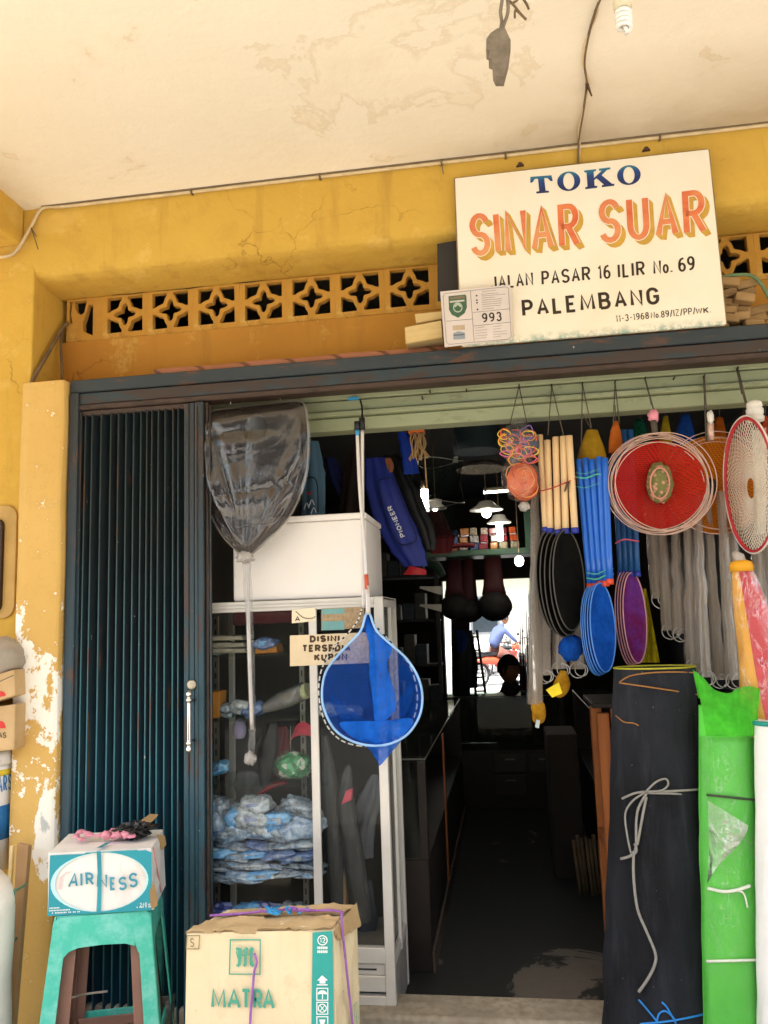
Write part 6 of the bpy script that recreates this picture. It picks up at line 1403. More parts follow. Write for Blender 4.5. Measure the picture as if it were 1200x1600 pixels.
# green netting roll
t = NT('green_netting'); n1 = t.noise(5, 5); t.base(t.mix(t.step(n1, .3, .7), C('52d23a'), C('6ade50'))); t.set(.7); t.p.inputs['Subsurface Weight'].default_value = 0; t.bump(t.noise(160, 3), .3, .002); M_GNET = t.m
YG = 2.90
GR, gf = roll('green_net_roll', 'bright green netting roll standing beside the black one', ((1102, 1178), (1104, 1185)), 1104, YG, M_GNET, 'net roll', base=PAVE, jit=.05, seed=7)
M_GN2 = net_mat('green_net_loose', '58cc40', .82, scale=12)
GT = smooth_path([V((1082, 1046, 0)), V((1098, 1058, 0)), V((1116, 1077, 0)), V((1138, 1083, 0)), V((1152, 1076, 0)), V((1170, 1072, 0)), V((1188, 1076, 0))], 6)
def gtop(u, v):
    p = GT[int(round(u*(len(GT)-1)))]; w = noise.noise(V((u*6, v*2.2, 1)))*.6+noise.noise(V((u*15, v*5, 4)))*.4
    return at(p.x+(1103+80*u-p.x)*v**.7+4*w*v*(1-v), p.y+(1150-p.y)*v, YG-.012-.035*math.sin(u*3.1416)*(.4+.6*v)+.035*w*(1-v*.6))
MB().grid(gtop, len(GT), 22).build('loose_top', M_GN2, GR)
MB().grid(lambda u, v: at(1083+20*u+8*v, 1050+40*v+14*u, YG+.05), 6, 6).build('loose_corner', M_GN2, GR)
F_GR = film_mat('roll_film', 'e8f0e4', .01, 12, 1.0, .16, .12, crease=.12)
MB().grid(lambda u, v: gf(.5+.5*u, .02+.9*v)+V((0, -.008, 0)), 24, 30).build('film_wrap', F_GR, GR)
MB().grid(lambda u, v: at(1105+(64-46*v**1.4)*u+10*v*(1-v), 1250+40*u*(1-v)+(130-30*u)*v, YG-.035-.02*math.sin(u*3.14)-.012*abs(noise.noise(V((u*4, v*5, 2))))), 14, 20).build('film_flap', film_mat('milky_film', 'e4ece0', .14, 10, .8, .4, crease=.35), GR)
for (pts, r_, m) in (([(1104, 1242), (1140, 1246), (1180, 1250)], .004, mat('dark_string', '3f4a38', .7)), ([(1106, 1388), (1130, 1393), (1150, 1391), (1172, 1384)], .0055, mat('white_cord', 'd8dccf', .7)), ([(1150, 1392), (1162, 1396), (1168, 1418)], .003, mat('white_cord', '')), ([(1104, 1502), (1150, 1501), (1182, 1500)], .0045, mat('white_cord', ''))):
    lay(GR, gf, 'cord', pts, r_, m, .014)
# folded parasol in film at the right edge
YP = 2.96
PR = thing('folded_parasol', 'folded yellow and red parasol in clear film standing at the right edge', 'parasol', at(1200, 1300, YP))
pa, pb = at(1158, 884, YP), at(1218, 1150, YP)
def pf(u, v, k=1):
    c_ = pa+(pb-pa)*v; r = (.028+.085*v**.8)*k; an = math.pi*(1-u)
    return c_+V((math.cos(an)*r*(1+.05*math.sin(v*9+u*7)), -math.sin(an)*r*.6, 0))
for (u0, u1, m, nm) in ((0, .34, mat('amber_canvas', 'd99a1a', .6, var=.1), 'yellow_panel'), (.34, 1.0, mat('red_canvas', 'c03038', .5, var=.15, scale=12), 'red_panel')):
    MB().grid(lambda u, v: pf(u0+(u1-u0)*u, v, 1+.02*math.sin(u*12)), 16, 26).build(nm, m, PR)
MB().grid(lambda u, v: pf(-.04+.10*u, .05+.2*v, .96), 4, 6).build('navy_panel', mat('navy_canvas', '22305f', .6), PR)
MB().lathe([(.038, -.02), (.04, 0), (.036, .012), (.018, .02)], pa+V((0, 0, .0)), 18).build('yellow_collar', mat('amber_canvas', ''), PR)
MB().tube([pa+V((0, 0, .01)), pa+V((-.006, 0, .03)), pa+V((-.022, 0, .05))], [.02, .022, .008], 10).build('film_top', film_mat('knot_film', ''), PR)
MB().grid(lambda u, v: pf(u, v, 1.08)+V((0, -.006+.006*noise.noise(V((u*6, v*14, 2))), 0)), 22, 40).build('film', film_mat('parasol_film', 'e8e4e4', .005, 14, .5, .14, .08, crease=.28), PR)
MB().tube([pb+V((0, .0, 0)), V((pb.x+.06, YP, PAVE))], .014, 10).build('pole', M_POLE, PR)
# white wrapped roll at the lower right edge
WR, wf = roll('white_wrapped_roll', 'white film-wrapped roll at the lower right edge', ((1194, 1272), (1186, 1272)), 1128, 2.82, mat('white_wrap', 'e9e8e6', .5, var=.05, bump=.3, bscale=20), 'roll', base=PAVE, jit=.05, seed=12)
MB().tube([wf(.45+.3*i/8, .985)+V((0, -.003, .01)) for i in range(9)], .008, 8).build('teal_edge', mat('teal_edge', '1f8f86', .6), WR)
# ================================================================== INSIDE THE SHOP
M_DWD = mat('dark_counter_wood', '211812', .55, var=.25, scale=6, stretch=(1, 1, .1)); M_OWD = mat('orange_brown_wood', '9a5428', .55, var=.2, scale=8, stretch=(3, 3, .2), h2='b06a36')
M_GEDGE = mat('glass_edge', '8fa89a', .2, spec=.8)
def counter(name, label, x0, x1, y0, y1, z, mface, glass=True):
    o = thing(name, label, 'counter', (x0, y0, FLOOR))
    MB().box(x0, x1, y0, y1, FLOOR, z-.42).build('base', mface, o, bevel=.004)
    for (x, y) in ((x0, y0), (x1-.035, y0), (x0, y1-.035), (x1-.035, y1-.035)): MB().box(x, x+.035, y, y+.035, z-.418, z-.012).build('corner_post', mface, o)
    MB().box(x0, x1, y0, y1, z-.010, z).build('glass_top', glass_mat('counter_glass', (.55, .62, .58, 1), .05), o)
    MB().box(x0+.036, x1-.036, y0+.004, y0+.009, z-.416, z-.013).build('front_glass', glass_mat('counter_glass', ()), o)
    MB().box(x0+.036, x1-.036, y1-.02, y1-.01, z-.416, z-.013).build('back_board', mface, o)
    for (a, b_) in (((x0, y0), (x1, y0)), ((x0, y0), (x0, y1)), ((x1, y0), (x1, y1))):
        MB().tube([(a[0], a[1], z+.001), (b_[0], b_[1], z+.001)], .004, 6).build('metal_edging', mat('worn_edging', '6a675f', .4, .6), o)
    return o
LC = counter('shop_counter', 'dark wooden glass-topped counter along the left of the aisle', -1.25, -.385, 3.62, 6.3, 1.0, M_DWD)
MB().box(-.384, -.372, 3.62, 6.3, FLOOR, FLOOR+.09).build('skirting', mat('scuffed_skirting', '4a3d30', .7, var=.3), LC)
MB().box(-.384, -.376, 4.55, 4.60, FLOOR+.09, .98).build('face_batten', M_OWD, LC)
RC = counter('shop_counter', 'dark wooden glass-topped counter along the right of the aisle', .47, 1.55, 3.68, 6.3, 1.05, M_DWD)
DB = thing('wooden_display_stand', 'orange-brown wooden stand behind the black cloth roll', 'stand', (.42, 3.58, FLOOR))
wx = at(932, 1110, 3.58).x
MB().box(wx, wx+.052, 3.58, 3.62, FLOOR, 1.19).build('upright', M_OWD, DB, bevel=.004); MB().box(wx+.058, wx+.125, 3.565, 3.61, FLOOR, 1.21).build('upright', M_OWD, DB, bevel=.004); MB().box(wx-.02, wx+.3, 3.56, 3.95, 1.212, 1.235).build('top_board', M_DWD, DB, bevel=.004); MB().box(wx, wx+.05, 3.86, 3.90, FLOOR, 1.19).build('upright', M_OWD, DB, bevel=.004); MB().box(wx, wx+.05, 3.621, 3.859, .62, .66).build('side_rail', M_OWD, DB)
BC_ = counter('shop_counter', 'low glass counter across the back of the aisle before the rear doorway', -.62, .42, 6.62, 7.05, .985, M_DWD)
for (x0, x1, z0, z1) in ((-.15, .1, .40, .54), (-.15, .1, .22, .38), (.12, .36, .40, .54)): 
    d = MB().box(x0, x1, 6.602, 6.618, z0, z1).build('drawer', mat('dark_drawer', '2d231b', .5), BC_, bevel=.003); MB().box((x0+x1)/2-.04, (x0+x1)/2+.04, 6.59, 6.601, z1-.045, z1-.035).build('drawer_pull', mat('worn_edging', ''), d)
# cartons and broom-like bundles on the aisle floor
o = MB().box(.20, .38, 4.9, 5.3, FLOOR, .92).build('tall_carton', mat('dark_kraft', '241b14', .85, var=.15), bevel=.006, org=(.20, 4.9, FLOOR)); tag(o, 'tall brown carton standing in the dark aisle by the right counter', 'carton')
o = thing('bamboo_bundle', 'short bundle of pale sticks standing at the foot of the right counter', 'bundle', at(870, 1360, 4.6))
for k in range(7): MB().cyl((.32+.020*k+.003*(k % 2), 4.62+.02*(k % 3), FLOOR), (.30+.022*k, 4.64+.02*(k % 3), .40+.02*(k % 2)), .010, 8).build('stick', mat('dim_bamboo', '54452e', .8, var=.3), o)
# green shelf with packets over the back counter
GS = thing('wall_shelf', 'dark green shelf with bright packets across the back of the shop', 'shelf', (-.55, 6.0, 2.05)); M_DGR = mat('dark_green_paint', '2a4434', .5, var=.2)
gz = at(750, 868, 6.0).z; gx0_, gx1_ = at(640, 868, 6.0).x, at(832, 868, 6.0).x
MB().box(gx0_, gx1_, 6.0, 6.35, gz, gz+.045).build('board', M_DGR, GS, bevel=.004); MB().box(gx1_-.045, gx1_, 6.0, 6.04, gz+.046, 2.88).build('upright', M_DGR, GS); MB().box(gx0_, gx0_+.04, 6.0, 6.04, gz+.046, 2.88).build('upright', M_DGR, GS)
pc_ = ['6a1c18', '1c3460', '7a3418', '182448', '75705f', '5e1c26', '1c4860', '86541c']
nmc = ['red', 'blue', 'rust', 'navy', 'pale', 'crimson', 'teal', 'amber']; k = 0
for row in range(3):
    for j in range(9):
        x = gx0_+.26+j*.075+random.uniform(-.008, .008); z = gz+.046+row*.058
        if x > gx1_-.09: continue
        i = random.randrange(8); hh_ = random.uniform(.04, .056); o = MB().obox((x, 6.09+.02*random.random(), z+hh_/2), V((random.uniform(.026, .036), .004, random.uniform(-.003, .003))), YA*.05, ZA*hh_/2).build('shelf_packet', mat('packet_'+nmc[i], pc_[i], .25, var=.5, scale=60, h2='9a968c' if i % 3 == 0 else None), org=(x, 6.09, z), bevel=.006); k += 1
        tag(o, f'{nmc[i]} shiny packet stacked on the dark green shelf at the back', 'packet', 'packets on the green shelf')
# lamps that are switched on
M_LIT = mat('lit_bulb', 'fff4e4', .4, var=0, emit=9); M_SHADE_W = mat('white_enamel', 'd8d6cc', .4, var=.05)
def lamp(name, label, px, py, Y, kind, cord=2.88, shade=None):
    c_ = at(px, py, Y); o = thing(name, label, 'lamp', c_)
    if shade: MB().lathe([(.03, .06), (.045, .055), (shade*.6, .03), (shade, .004), (shade*1.02, 0), (shade*.98, -.002)], c_, 28).build('shade', M_SHADE_W, o)
    if kind == 'globe': MB().blob(c_+V((0, 0, -.012)), .032, .032, .038, 0, 1, 18, 12).build('bulb', M_LIT, o)
    elif kind == 'small': MB().blob(c_, .016, .016, .018, 0, 1, 14, 10).build('bulb', M_LIT, o)
    else:
        for (dx, dy) in ((-.012, 0), (.012, 0), (0, .014), (0, -.014)): MB().tube([c_+V((dx, dy, .0)), c_+V((dx, dy, -.13))], .010, 8).build('bulb_tube', M_LIT, o)
        MB().cyl(c_, c_+V((0, 0, .05)), .022, 12).build('bulb_base', M_HOLD, o)
    MB().tube([c_+V((0, 0, .05)), V((c_.x, c_.y, cord))], .003, 6).build('cord', M_CABD, o)
    return o
lamp('pendant_lamp', 'lit globe lamp with a wide white dish shade, nearest in the aisle', 760, 797, 5.2, 'globe', shade=.11)
lamp('pendant_lamp', 'lit tubular lamp under a white dish in front of the green shelf', 780, 817, 5.9, 'tube', shade=.09)
lamp('pendant_lamp', 'lit small lamp with a thin dish beside the wire hoops', 680, 795, 5.0, 'small', shade=.07)
lamp('pendant_lamp', 'lit tubular lamp left of the wire hoops', 663, 765, 4.6, 'tube')
lamp('pendant_lamp', 'lit tiny bulb at the right end under the green shelf', 811, 874, 5.8, 'globe')
o = thing('tube_light', 'lit short tube light under the shop ceiling', 'lamp', at(760, 768, 5.6)); MB().tube([at(756, 769, 5.6), at(794, 766, 5.6)], .011, 8).build('tube', M_LIT, o); MB().tube([at(756, 766, 5.6), at(794, 763, 5.6)], .016, 8).build('holder', M_HOLD, o)
# hanging wire hoops with dark net
for (x, y, Y, lab) in ((688, 722, 4.2, 'upper wire hoop with dark net hanging in the aisle'), (690, 787, 4.25, 'lower wire hoop with dark net hanging in the aisle')):
    o = thing('wire_hoop_net', lab, 'hoop net', at(x, y+40, Y), 'wire hoop nets'); c_ = at(x, y, Y); r = 36*ppm(Y)
    MB().tube([c_+V((math.cos(k*.2618)*r, math.sin(k*.2618)*r, .012*math.sin(k*.52))) for k in range(24)], .002, 6, closed=True).build('hoop', mat('thin_wire', 'a8a8a0', .4, .6), o)
    MB().grid(lambda u, v: c_+V((math.cos(6.283*u)*r*(1-.35*v), math.sin(6.283*u)*r*(1-.35*v), -.18*v)), 20, 6, cu=True).build('net', net_mat('dark_hoop_net', '1c2420', .45), o)
    MB().tube([c_+V((-r, 0, 0)), V((c_.x, c_.y, 2.88)), c_+V((r, 0, 0))], .0015, 5).build('string', M_STR, o)
o = MB().hexa([at(707, 723, 4.15), at(716, 723, 4.15), at(715, 713, 4.15), at(709, 714, 4.15)], (0, .002, 0)).build('price_tag', mat('white_tag', 'dcdcd4', .5), org=at(707, 723, 4.15)); tag(o, 'small white price tag clipped to the upper wire hoop', 'tag')
o = thing('dish_basket', 'grey shallow dish basket hanging above the lamps', 'basket', at(752, 735, 4.9)); MB().lathe([(.02, .05), (.09, .04), (.155, 0), (.158, -.006), (.15, .002), (.09, .03), (.001, .035)], at(752, 733, 4.9), 28).build('dish', mat('grey_wicker', '8a8478', .7, var=.4, scale=50), o); MB().tube([at(752, 725, 4.9), V((at(752, 725, 4.9).x, 4.9, 2.88))], .002, 6).build('string', M_STR, o)
o = thing('hanging_drum', 'dark teal cloth drum hanging high over the aisle', 'drum', at(745, 700, 4.5)); MB().lathe([(.13, 0), (.135, .05), (.13, .2), (.12, .24)], at(745, 706, 4.5), 24).build('cloth', mat('dark_teal_cloth', '1c2e33', .8), o)
# raffia tuft and orange flower
o = thing('raffia_tuft', 'orange topped raffia tuft hanging from the lintel', 'tuft', at(655, 690, 3.45)); MB().hexa([at(638, 677, 3.45), at(663, 676, 3.45), at(663, 671, 3.45), at(638, 671, 3.45)], (0, .04, 0)).build('orange_top', mat('bright_orange', 'c8692a', .6), o)
M_RAF = mat('raffia', 'a8865a', .8, var=.3, scale=30)
for k in range(16):
    a = at(642+random.random()*20, 676, 3.45); MB().tube(smooth_path([a, a+V((random.uniform(-.02, .02), random.uniform(-.02, .02), -.05)), a+V((random.uniform(-.03, .03), random.uniform(-.02, .02), -.10-.03*random.random()))], 3), .003, 5).build('strand', M_RAF, o)
MB().tube(smooth_path([at(661, 680, 3.45), at(664, 720, 3.45), at(667, 762, 3.45)], 4), .003, 6).build('long_strand', M_RAF, o)
# rod bags
def soft_bag(name, label, path, rad, Y, m, cat='bag', flat=.45, film=None, g=None):
    o = drape(name, label, path, rad, Y, m, cat, flat, film); 
    if g: o['group'] = g
    return o
M_COB = mat('cobalt_nylon', '1f2f86', .55, var=.12, scale=14, bump=.25, bscale=60)
PB = soft_bag('rod_bag', 'slanting cobalt blue rod bag with white lettering beside the foam box', [(587, 716), (600, 770), (625, 835), (652, 885)], [.045, .075, .085, .05], 3.72, M_COB)
soft_bag('rod_bag', 'black rod bag hanging behind the lettered blue one', [(610, 712), (630, 770), (655, 830), (668, 860)], [.04, .07, .07, .03], 3.86, M_BKC)
bp = lambda x, y: at(x, y, 3.675)
MB().tube(smooth_path([bp(592, 752), bp(604, 748), bp(616, 752), bp(640, 812), bp(651, 840), bp(640, 850), bp(622, 848), bp(606, 815), bp(594, 770)], 5, True), .0028, 6, closed=True).build('pocket_piping', mat('navy_piping', '131b4a', .6), PB)
# lettering runs down the bag
d0, d1 = bp(609, 790), bp(628, 830)
pu = (bp(608.5, 788)-bp(630, 832)); pz = (bp(622, 826)-bp(630, 832))
letters('PIONEER', bp(634, 838)+V((0, -.012, 0)), (bp(612, 790)-bp(634, 838)), (bp(627, 841)-bp(634, 838))*1.0, mat('white_embroidery', 'd8dce8', .7), PB, .001, sw=.28, gap=.25)
MB().grid(lambda u, v: at(640+26*u-10*v*(1-u), 884+14*v+6*u*(1-v), 3.70-.02*math.sin(u*3.1)), 8, 6).build('red_end', mat('red_nylon', 'a81f2a', .5), PB)
o = soft_bag('rod_bag', 'steel blue bag standing behind the bagged net', [(486, 690), (490, 740), (490, 805)], [.03, .05, .05], 3.62, mat('steel_blue_nylon', '4f7288', .7, var=.12))
MB().tube(smooth_path([at(478, 748, 3.57), at(490, 746, 3.57), at(496, 760, 3.57), at(497, 800, 3.57)], 4), .003, 6).build('piping', M_BKC, o)
MB().obox(at(483, 771, 3.565), XA*.008, YA*.002, ZA*.006).build('red_mark', mat('red_nylon', ''), o)
for j, (x, y) in enumerate(((479, 790), (487, 785), (490, 797))): MB().tube(smooth_path([at(x-4, y+6, 3.565), at(x, y-4, 3.565), at(x+4, y+4, 3.565)], 4), .0025, 5).build('white_mark', mat('white_embroidery', ''), o)
soft_bag('rod_bag', 'dark blue bag hanging slantwise in the gloom behind the foam box', [(515, 715), (528, 750), (545, 790)], [.02, .04, .03], 3.95, mat('dark_blue_nylon', '18245a', .6, var=.2))
soft_bag('rod_bag', 'dark brown bag hanging behind the net poles', [(556, 695), (552, 750), (545, 810)], [.02, .05, .05], 3.9, mat('dark_brown_nylon', '2f1f1a', .7, var=.2))
soft_bag('blue_sheet', 'shiny blue plastic sheet folded under the lintel', [(628, 676), (636, 700), (642, 740)], [.02, .03, .035], 3.7, mat('shiny_blue_plastic', '1c3a9a', .3, var=.15), 'sheet')
soft_bag('leather_patch', 'small tan leather patch hanging beside the blue bag', [(606, 716), (610, 728), (611, 738)], [.012, .016, .006], 3.65, mat('tan_leather', '8a5230', .6), 'patch')
soft_bag('red_cloth_bag', 'dark red cloth bag hanging behind the lamps', [(672, 800), (682, 840), (688, 865)], [.06, .09, .05], 4.6, mat('dim_red_cloth', '6a1820', .7, var=.2))
soft_bag('red_cloth_bag', 'dark red cloth roll on the left of the green shelf', [(700, 855), (725, 852), (742, 853)], [.03, .04, .03], 5.4, mat('dim_red_cloth', ''))
soft_bag('green_cloth_bag', 'dark green cloth bag under the red cloth', [(665, 880), (682, 884), (692, 900)], [.05, .06, .04], 4.7, mat('dim_green_cloth', '1c3a28', .8, var=.2))
# round baskets hanging in front of the rear doorway
M_DRED = mat('dark_maroon_strap', '3a1214', .7); M_BASK = mat('dark_basket', '16120f', .8, var=.3, scale=30, bump=.5)
for (x, y, r, lab) in ((773, 947, 25, 'dark round basket hanging in the middle of the rear doorway'), (712, 948, 23, 'dark round basket hanging at the left of the rear doorway'), (735, 955, 19, 'dark round basket half hidden between two others')):
    o = thing('hanging_basket', lab, 'basket', at(x, y+r, 6.2 if x > 760 else 6.35), 'dark hanging baskets'); c_ = at(x, y, 6.2 if x > 760 else 6.35); rr = r*ppm(6.2)
    MB().blob(c_, rr*1.05, rr*.9, rr*.92, .06, 3, 26, 18, seed=x).build('bowl', M_BASK, o)
    tz = V((c_.x, c_.y, gz+.04)); MB().tube([c_+V((0, 0, rr*.7)), c_+V((0, 0, rr*1.3)), tz], [rr*.75, rr*.62, rr*.5], 12, flat=.4).build('strap', M_DRED, o)
# ladder leaning by the doorway, rods in a stand, blue cloth
o = thing('wooden_ladder', 'brown wooden ladder leaning beside the rear doorway', 'ladder', at(748, 1075, 8.3))
la, lb_ = at(736, 985, 8.45), at(750, 1180, 8.2); dx = .085
for s2 in (0, 1): MB().tube([la+V((s2*dx*.7, 0, 0)), lb_+V((s2*dx*1.6, 0, 0))], .014, 6).build('stile', mat('ladder_wood', '5a3a2a', .7), o)
for k in range(9): p = la+(lb_-la)*(k+.5)/9; w = dx*(.7+.9*(k+.5)/9); MB().tube([p, p+V((w, 0, 0))], .010, 6).build('rung', mat('ladder_wood', ''), o)
o = thing('rod_stand', 'stand of thin fishing rods at the right of the rear doorway', 'rods', at(822, 1090, 8.2))
for k in range(9):
    x = 812+k*2.2; a = at(x+random.uniform(-3, 1), random.uniform(955, 1000), 8.2); b_ = at(x+2, 1090, 8.2); MB().tube([a, b_], [.003, .012], 6).build('rod', mat(['rod_black', 'rod_red', 'rod_dark'][k % 3], ['1a1a1a', '8a2a24', '3a2a2a'][k % 3], .4), o)
MB().lathe([(.10, 0), (.11, .5), (.1, .52)], V((at(822, 1090, 8.2).x, 8.2, at(822, 1090, 8.2).z-.45)), 16).build('bin', M_BKC, o)
soft_bag('blue_cloth', 'blue cloth hanging at the left of the rear doorway', [(718, 985), (722, 1000), (719, 1020)], [.03, .05, .03], 7.6, mat('royal_cloth', '1f4a9a', .7), 'cloth')
soft_bag('dark_coat', 'dark coat hanging at the left of the rear doorway', [(728, 985), (726, 1030), (728, 1075)], [.05, .11, .1], 7.9, M_BKC, 'coat')
o = MB().hexa([at(708, 1230, 8.5), at(736, 1230, 8.5), at(733, 905, 8.5), at(704, 905, 8.5)], (0, .04, 0)).build('rear_door_leaf', mat('dark_door', '1f1a16', .6, var=.2), SH); o['label'] = 'dark half-open rear door leaf'
# dim wall shelves on the left with boxes
SHL = thing('wall_rack', 'dark shelving rack along the left wall beyond the cabinet', 'rack', (-1.1, 6.35, FLOOR)); M_DIM = mat('dim_shelf', '1f1d1a', .7)
for z in (.5, .9, 1.25, 1.6, 1.95, 2.3): MB().box(-1.5, -.52, 6.36, 6.6, z, z+.02).build('shelf', M_DIM, SHL)
for x in (-1.5, -1.0, -.54): MB().box(x, x+.03, 6.34, 6.358, FLOOR, 2.5).build('upright', M_DIM, SHL)
for k in range(22):
    z = (.52, .92, 1.27, 1.62, 1.97)[k % 5]; x = -1.02+.10*(k//5)+random.uniform(0, .015); h = random.uniform(.12, .24)
    o = MB().box(x, x+.085, 6.37, 6.55, z+.001, z+h).build('shelf_box', mat('shelf_box_'+str(k % 4), ['3a3630', '222a34', '2f2b27', '47433c'][k % 4], .6, var=.3, scale=30), org=(x, 6.37, z), bevel=.004); tag(o, ['taupe', 'slate blue', 'brown', 'pale grey'][k % 4]+' box on the dark rack beyond the left counter', 'box', 'boxes on the dark rack')
for (x0, y0, x1, y1, lab) in ((655, 916, 690, 930, 'upper pale paper sheet sticking out in the gloom'), (655, 944, 690, 956, 'lower pale paper sheet sticking out in the gloom')):
    q = [at(x0, (y0+y1)/2, 5.2), at(x1, y1-4, 5.3), at(x1, y1, 5.3), at(x0, (y0+y1)/2+2, 5.2)]; o = MB().hexa([at(x0, y0+3, 5.2), at(x1, y1, 5.3), at(x1, y0, 5.3), at(x0+2, y0, 5.2)], (0, .003, 0)).build('paper_sheet', mat('dim_paper', 'a8a49a', .7), org=q[0]); tag(o, lab, 'paper')
# ================================================================== PEOPLE AND THE REAR STREET
def skin_body(name, joints, edges, m, parent):
    ks = list(joints); o_ = ORG[parent.name]; me = bpy.data.meshes.new(name)
    me.from_pydata([tuple(V(joints[k][0])-o_) for k in ks], [(ks.index(a), ks.index(b_)) for a, b_ in edges], [])
    ob = put(name, me, m, parent); md_ = ob.modifiers.new('skin', 'SKIN')
    for i, k in enumerate(ks):
        r = joints[k][1]; ob.data.skin_vertices[0].data[i].radius = (r, r) if not isinstance(r, tuple) else r
        ob.data.skin_vertices[0].data[i].use_root = (i == 0)
    s2 = ob.modifiers.new('sub', 'SUBSURF'); s2.levels = s2.render_levels = 2
    ev = ob.evaluated_get(bpy.context.evaluated_depsgraph_get()); nm = bpy.data.meshes.new_from_object(ev); ob.modifiers.clear(); ob.data = nm
    if not nm.materials: nm.materials.append(m)
    for p in nm.polygons: p.use_smooth = True
    return ob
def head_mesh(parent, c_, r, yaw, skin, hair):
    """skull with jaw, nose, ears, eyes and a cap of hair"""
    Rz = Matrix.Rotation(yaw, 3, 'Z')
    def fn(u, v):
        a = 6.2832*u; b_ = math.pi*(v-.5); d = V((math.cos(a)*math.cos(b_), math.sin(a)*math.cos(b_), math.sin(b_)))
        k = V((d.x*.78, d.y*.95, d.z*1.18))
        if d.z < 0: k.x *= 1+.28*d.z; k.y *= 1+.22*d.z
        if d.y < -.8 and abs(d.x) < .22 and -.35 < d.z < .1: k.y -= .12
        return c_+Rz@(k*r)
    h = MB().grid(fn, 28, 20, cu=True).build('head', skin, parent)
    for s2 in (-1, 1):
        MB().blob(c_+Rz@V((s2*.80*r, .05*r, -.08*r)), .10*r, .2*r, .28*r, .05, 2, 10, 8).build('ear', skin, h); MB().blob(c_+Rz@V((s2*.28*r, -.86*r, .06*r)), .09*r, .06*r, .06*r, 0, 2, 8, 6).build('eye', mat('eye_dark', '20160f', .3), h)
    MB().blob(c_+Rz@V((0, -.80*r, -.52*r)), .22*r, .06*r, .05*r, 0, 2, 10, 6).build('mouth', mat('lip', '6a3a30', .5), h)
    def hf(u, v):
        a = 6.2832*u; b_ = math.pi*(.5*v*1.12-.06); d = V((math.cos(a)*math.cos(b_), math.sin(a)*math.cos(b_), math.sin(b_))); lim = .30 if d.y < -.3 else -.25
        z = max(d.z, lim*(1 if d.y > -.3 else 1)); k = V((d.x*.86, d.y*1.02, z*1.27)); return c_+Rz@(k*r*(1+.03*noise.noise(d*6)))
    MB().grid(hf, 28, 12, cu=True).build('hair', hair, h); return h
M_SKIN = mat('brown_skin', '8a5a40', .55, var=.05); M_HAIR = mat('black_hair', '0f0c0a', .5, var=.2, bump=.5, bscale=80)
P1 = thing('person', 'dark-haired person in dark clothes sitting behind the back counter', 'person', (.05, 7.45, .15))
hc = at(795, 1046, 7.35); X = hc.x; Yp = 7.35; zs = hc.z
M_DSH = mat('dark_shirt', '1c1e22', .8, var=.15)
J = {'pel': ((X+.03, Yp+.1, zs-.66), (.16, .13)), 'bel': ((X+.025, Yp+.07, zs-.5), (.145, .11)), 'che': ((X+.02, Yp+.05, zs-.33), (.17, .12)), 'nb': ((X+.01, Yp+.03, zs-.2), (.075, .07)), 'nt': ((X, Yp+.01, zs-.10), (.05, .05)),
     'ls': ((X-.16, Yp+.06, zs-.26), .062), 'le': ((X-.24, Yp-.04, zs-.48), .048), 'lw': ((X-.12, Yp-.22, zs-.50), .034), 'rs': ((X+.2, Yp+.06, zs-.26), .062), 're': ((X+.27, Yp-.04, zs-.48), .048), 'rw': ((X+.14, Yp-.22, zs-.5), .034),
     'lk': ((X-.1, Yp-.3, zs-.62), .075), 'la': ((X-.1, Yp-.3, .25), .05), 'rk': ((X+.16, Yp-.3, zs-.62), .075), 'ra': ((X+.16, Yp-.3, .25), .05)}
skin_body('body', J, [('pel', 'bel'), ('bel', 'che'), ('che', 'nb'), ('nb', 'nt'), ('che', 'ls'), ('ls', 'le'), ('le', 'lw'), ('che', 'rs'), ('rs', 're'), ('re', 'rw'), ('pel', 'lk'), ('lk', 'la'), ('pel', 'rk'), ('rk', 'ra')], M_DSH, P1)
head_mesh(P1, hc, .108, R_(60), M_SKIN, M_HAIR)
for s2, w in ((-1, J['lw'][0]), (1, J['rw'][0])):
    hnd = {'w': (w, .028), 'p': (V(w)+V((0, -.06, -.005)), .034)}; ed = [('w', 'p')]
    for k in range(4): hnd['f%d' % k] = (V(w)+V((-.024+.016*k, -.10, -.008)), .009); hnd['g%d' % k] = (V(w)+V((-.026+.017*k, -.13-.008*(k in (1, 2)), -.022)), .0075); ed += [('p', 'f%d' % k), ('f%d' % k, 'g%d' % k)]
    hnd['t'] = (V(w)+V((-s2*.04, -.06, .0)), .010); hnd['u'] = (V(w)+V((-s2*.05, -.09, -.008)), .008); ed += [('p', 't'), ('t', 'u')]
    skin_body('hand', hnd, ed, M_SKIN, P1)
o = thing('stool_seat', 'plain stool under the seated person', 'stool', (X+.03, Yp+.12, .12)); MB().box(X-.15, X+.21, Yp-.04, Yp+.30, zs-.82, zs-.80).build('seat', M_DWD, o, bevel=.005)
for (a, c2) in ((-.13, 0), (.19, 0), (-.13, .26), (.19, .26)): MB().cyl((X+a, Yp+c2, FLOOR), (X+a, Yp+c2, zs-.82), .014, 8).build('leg', M_DWD, o)
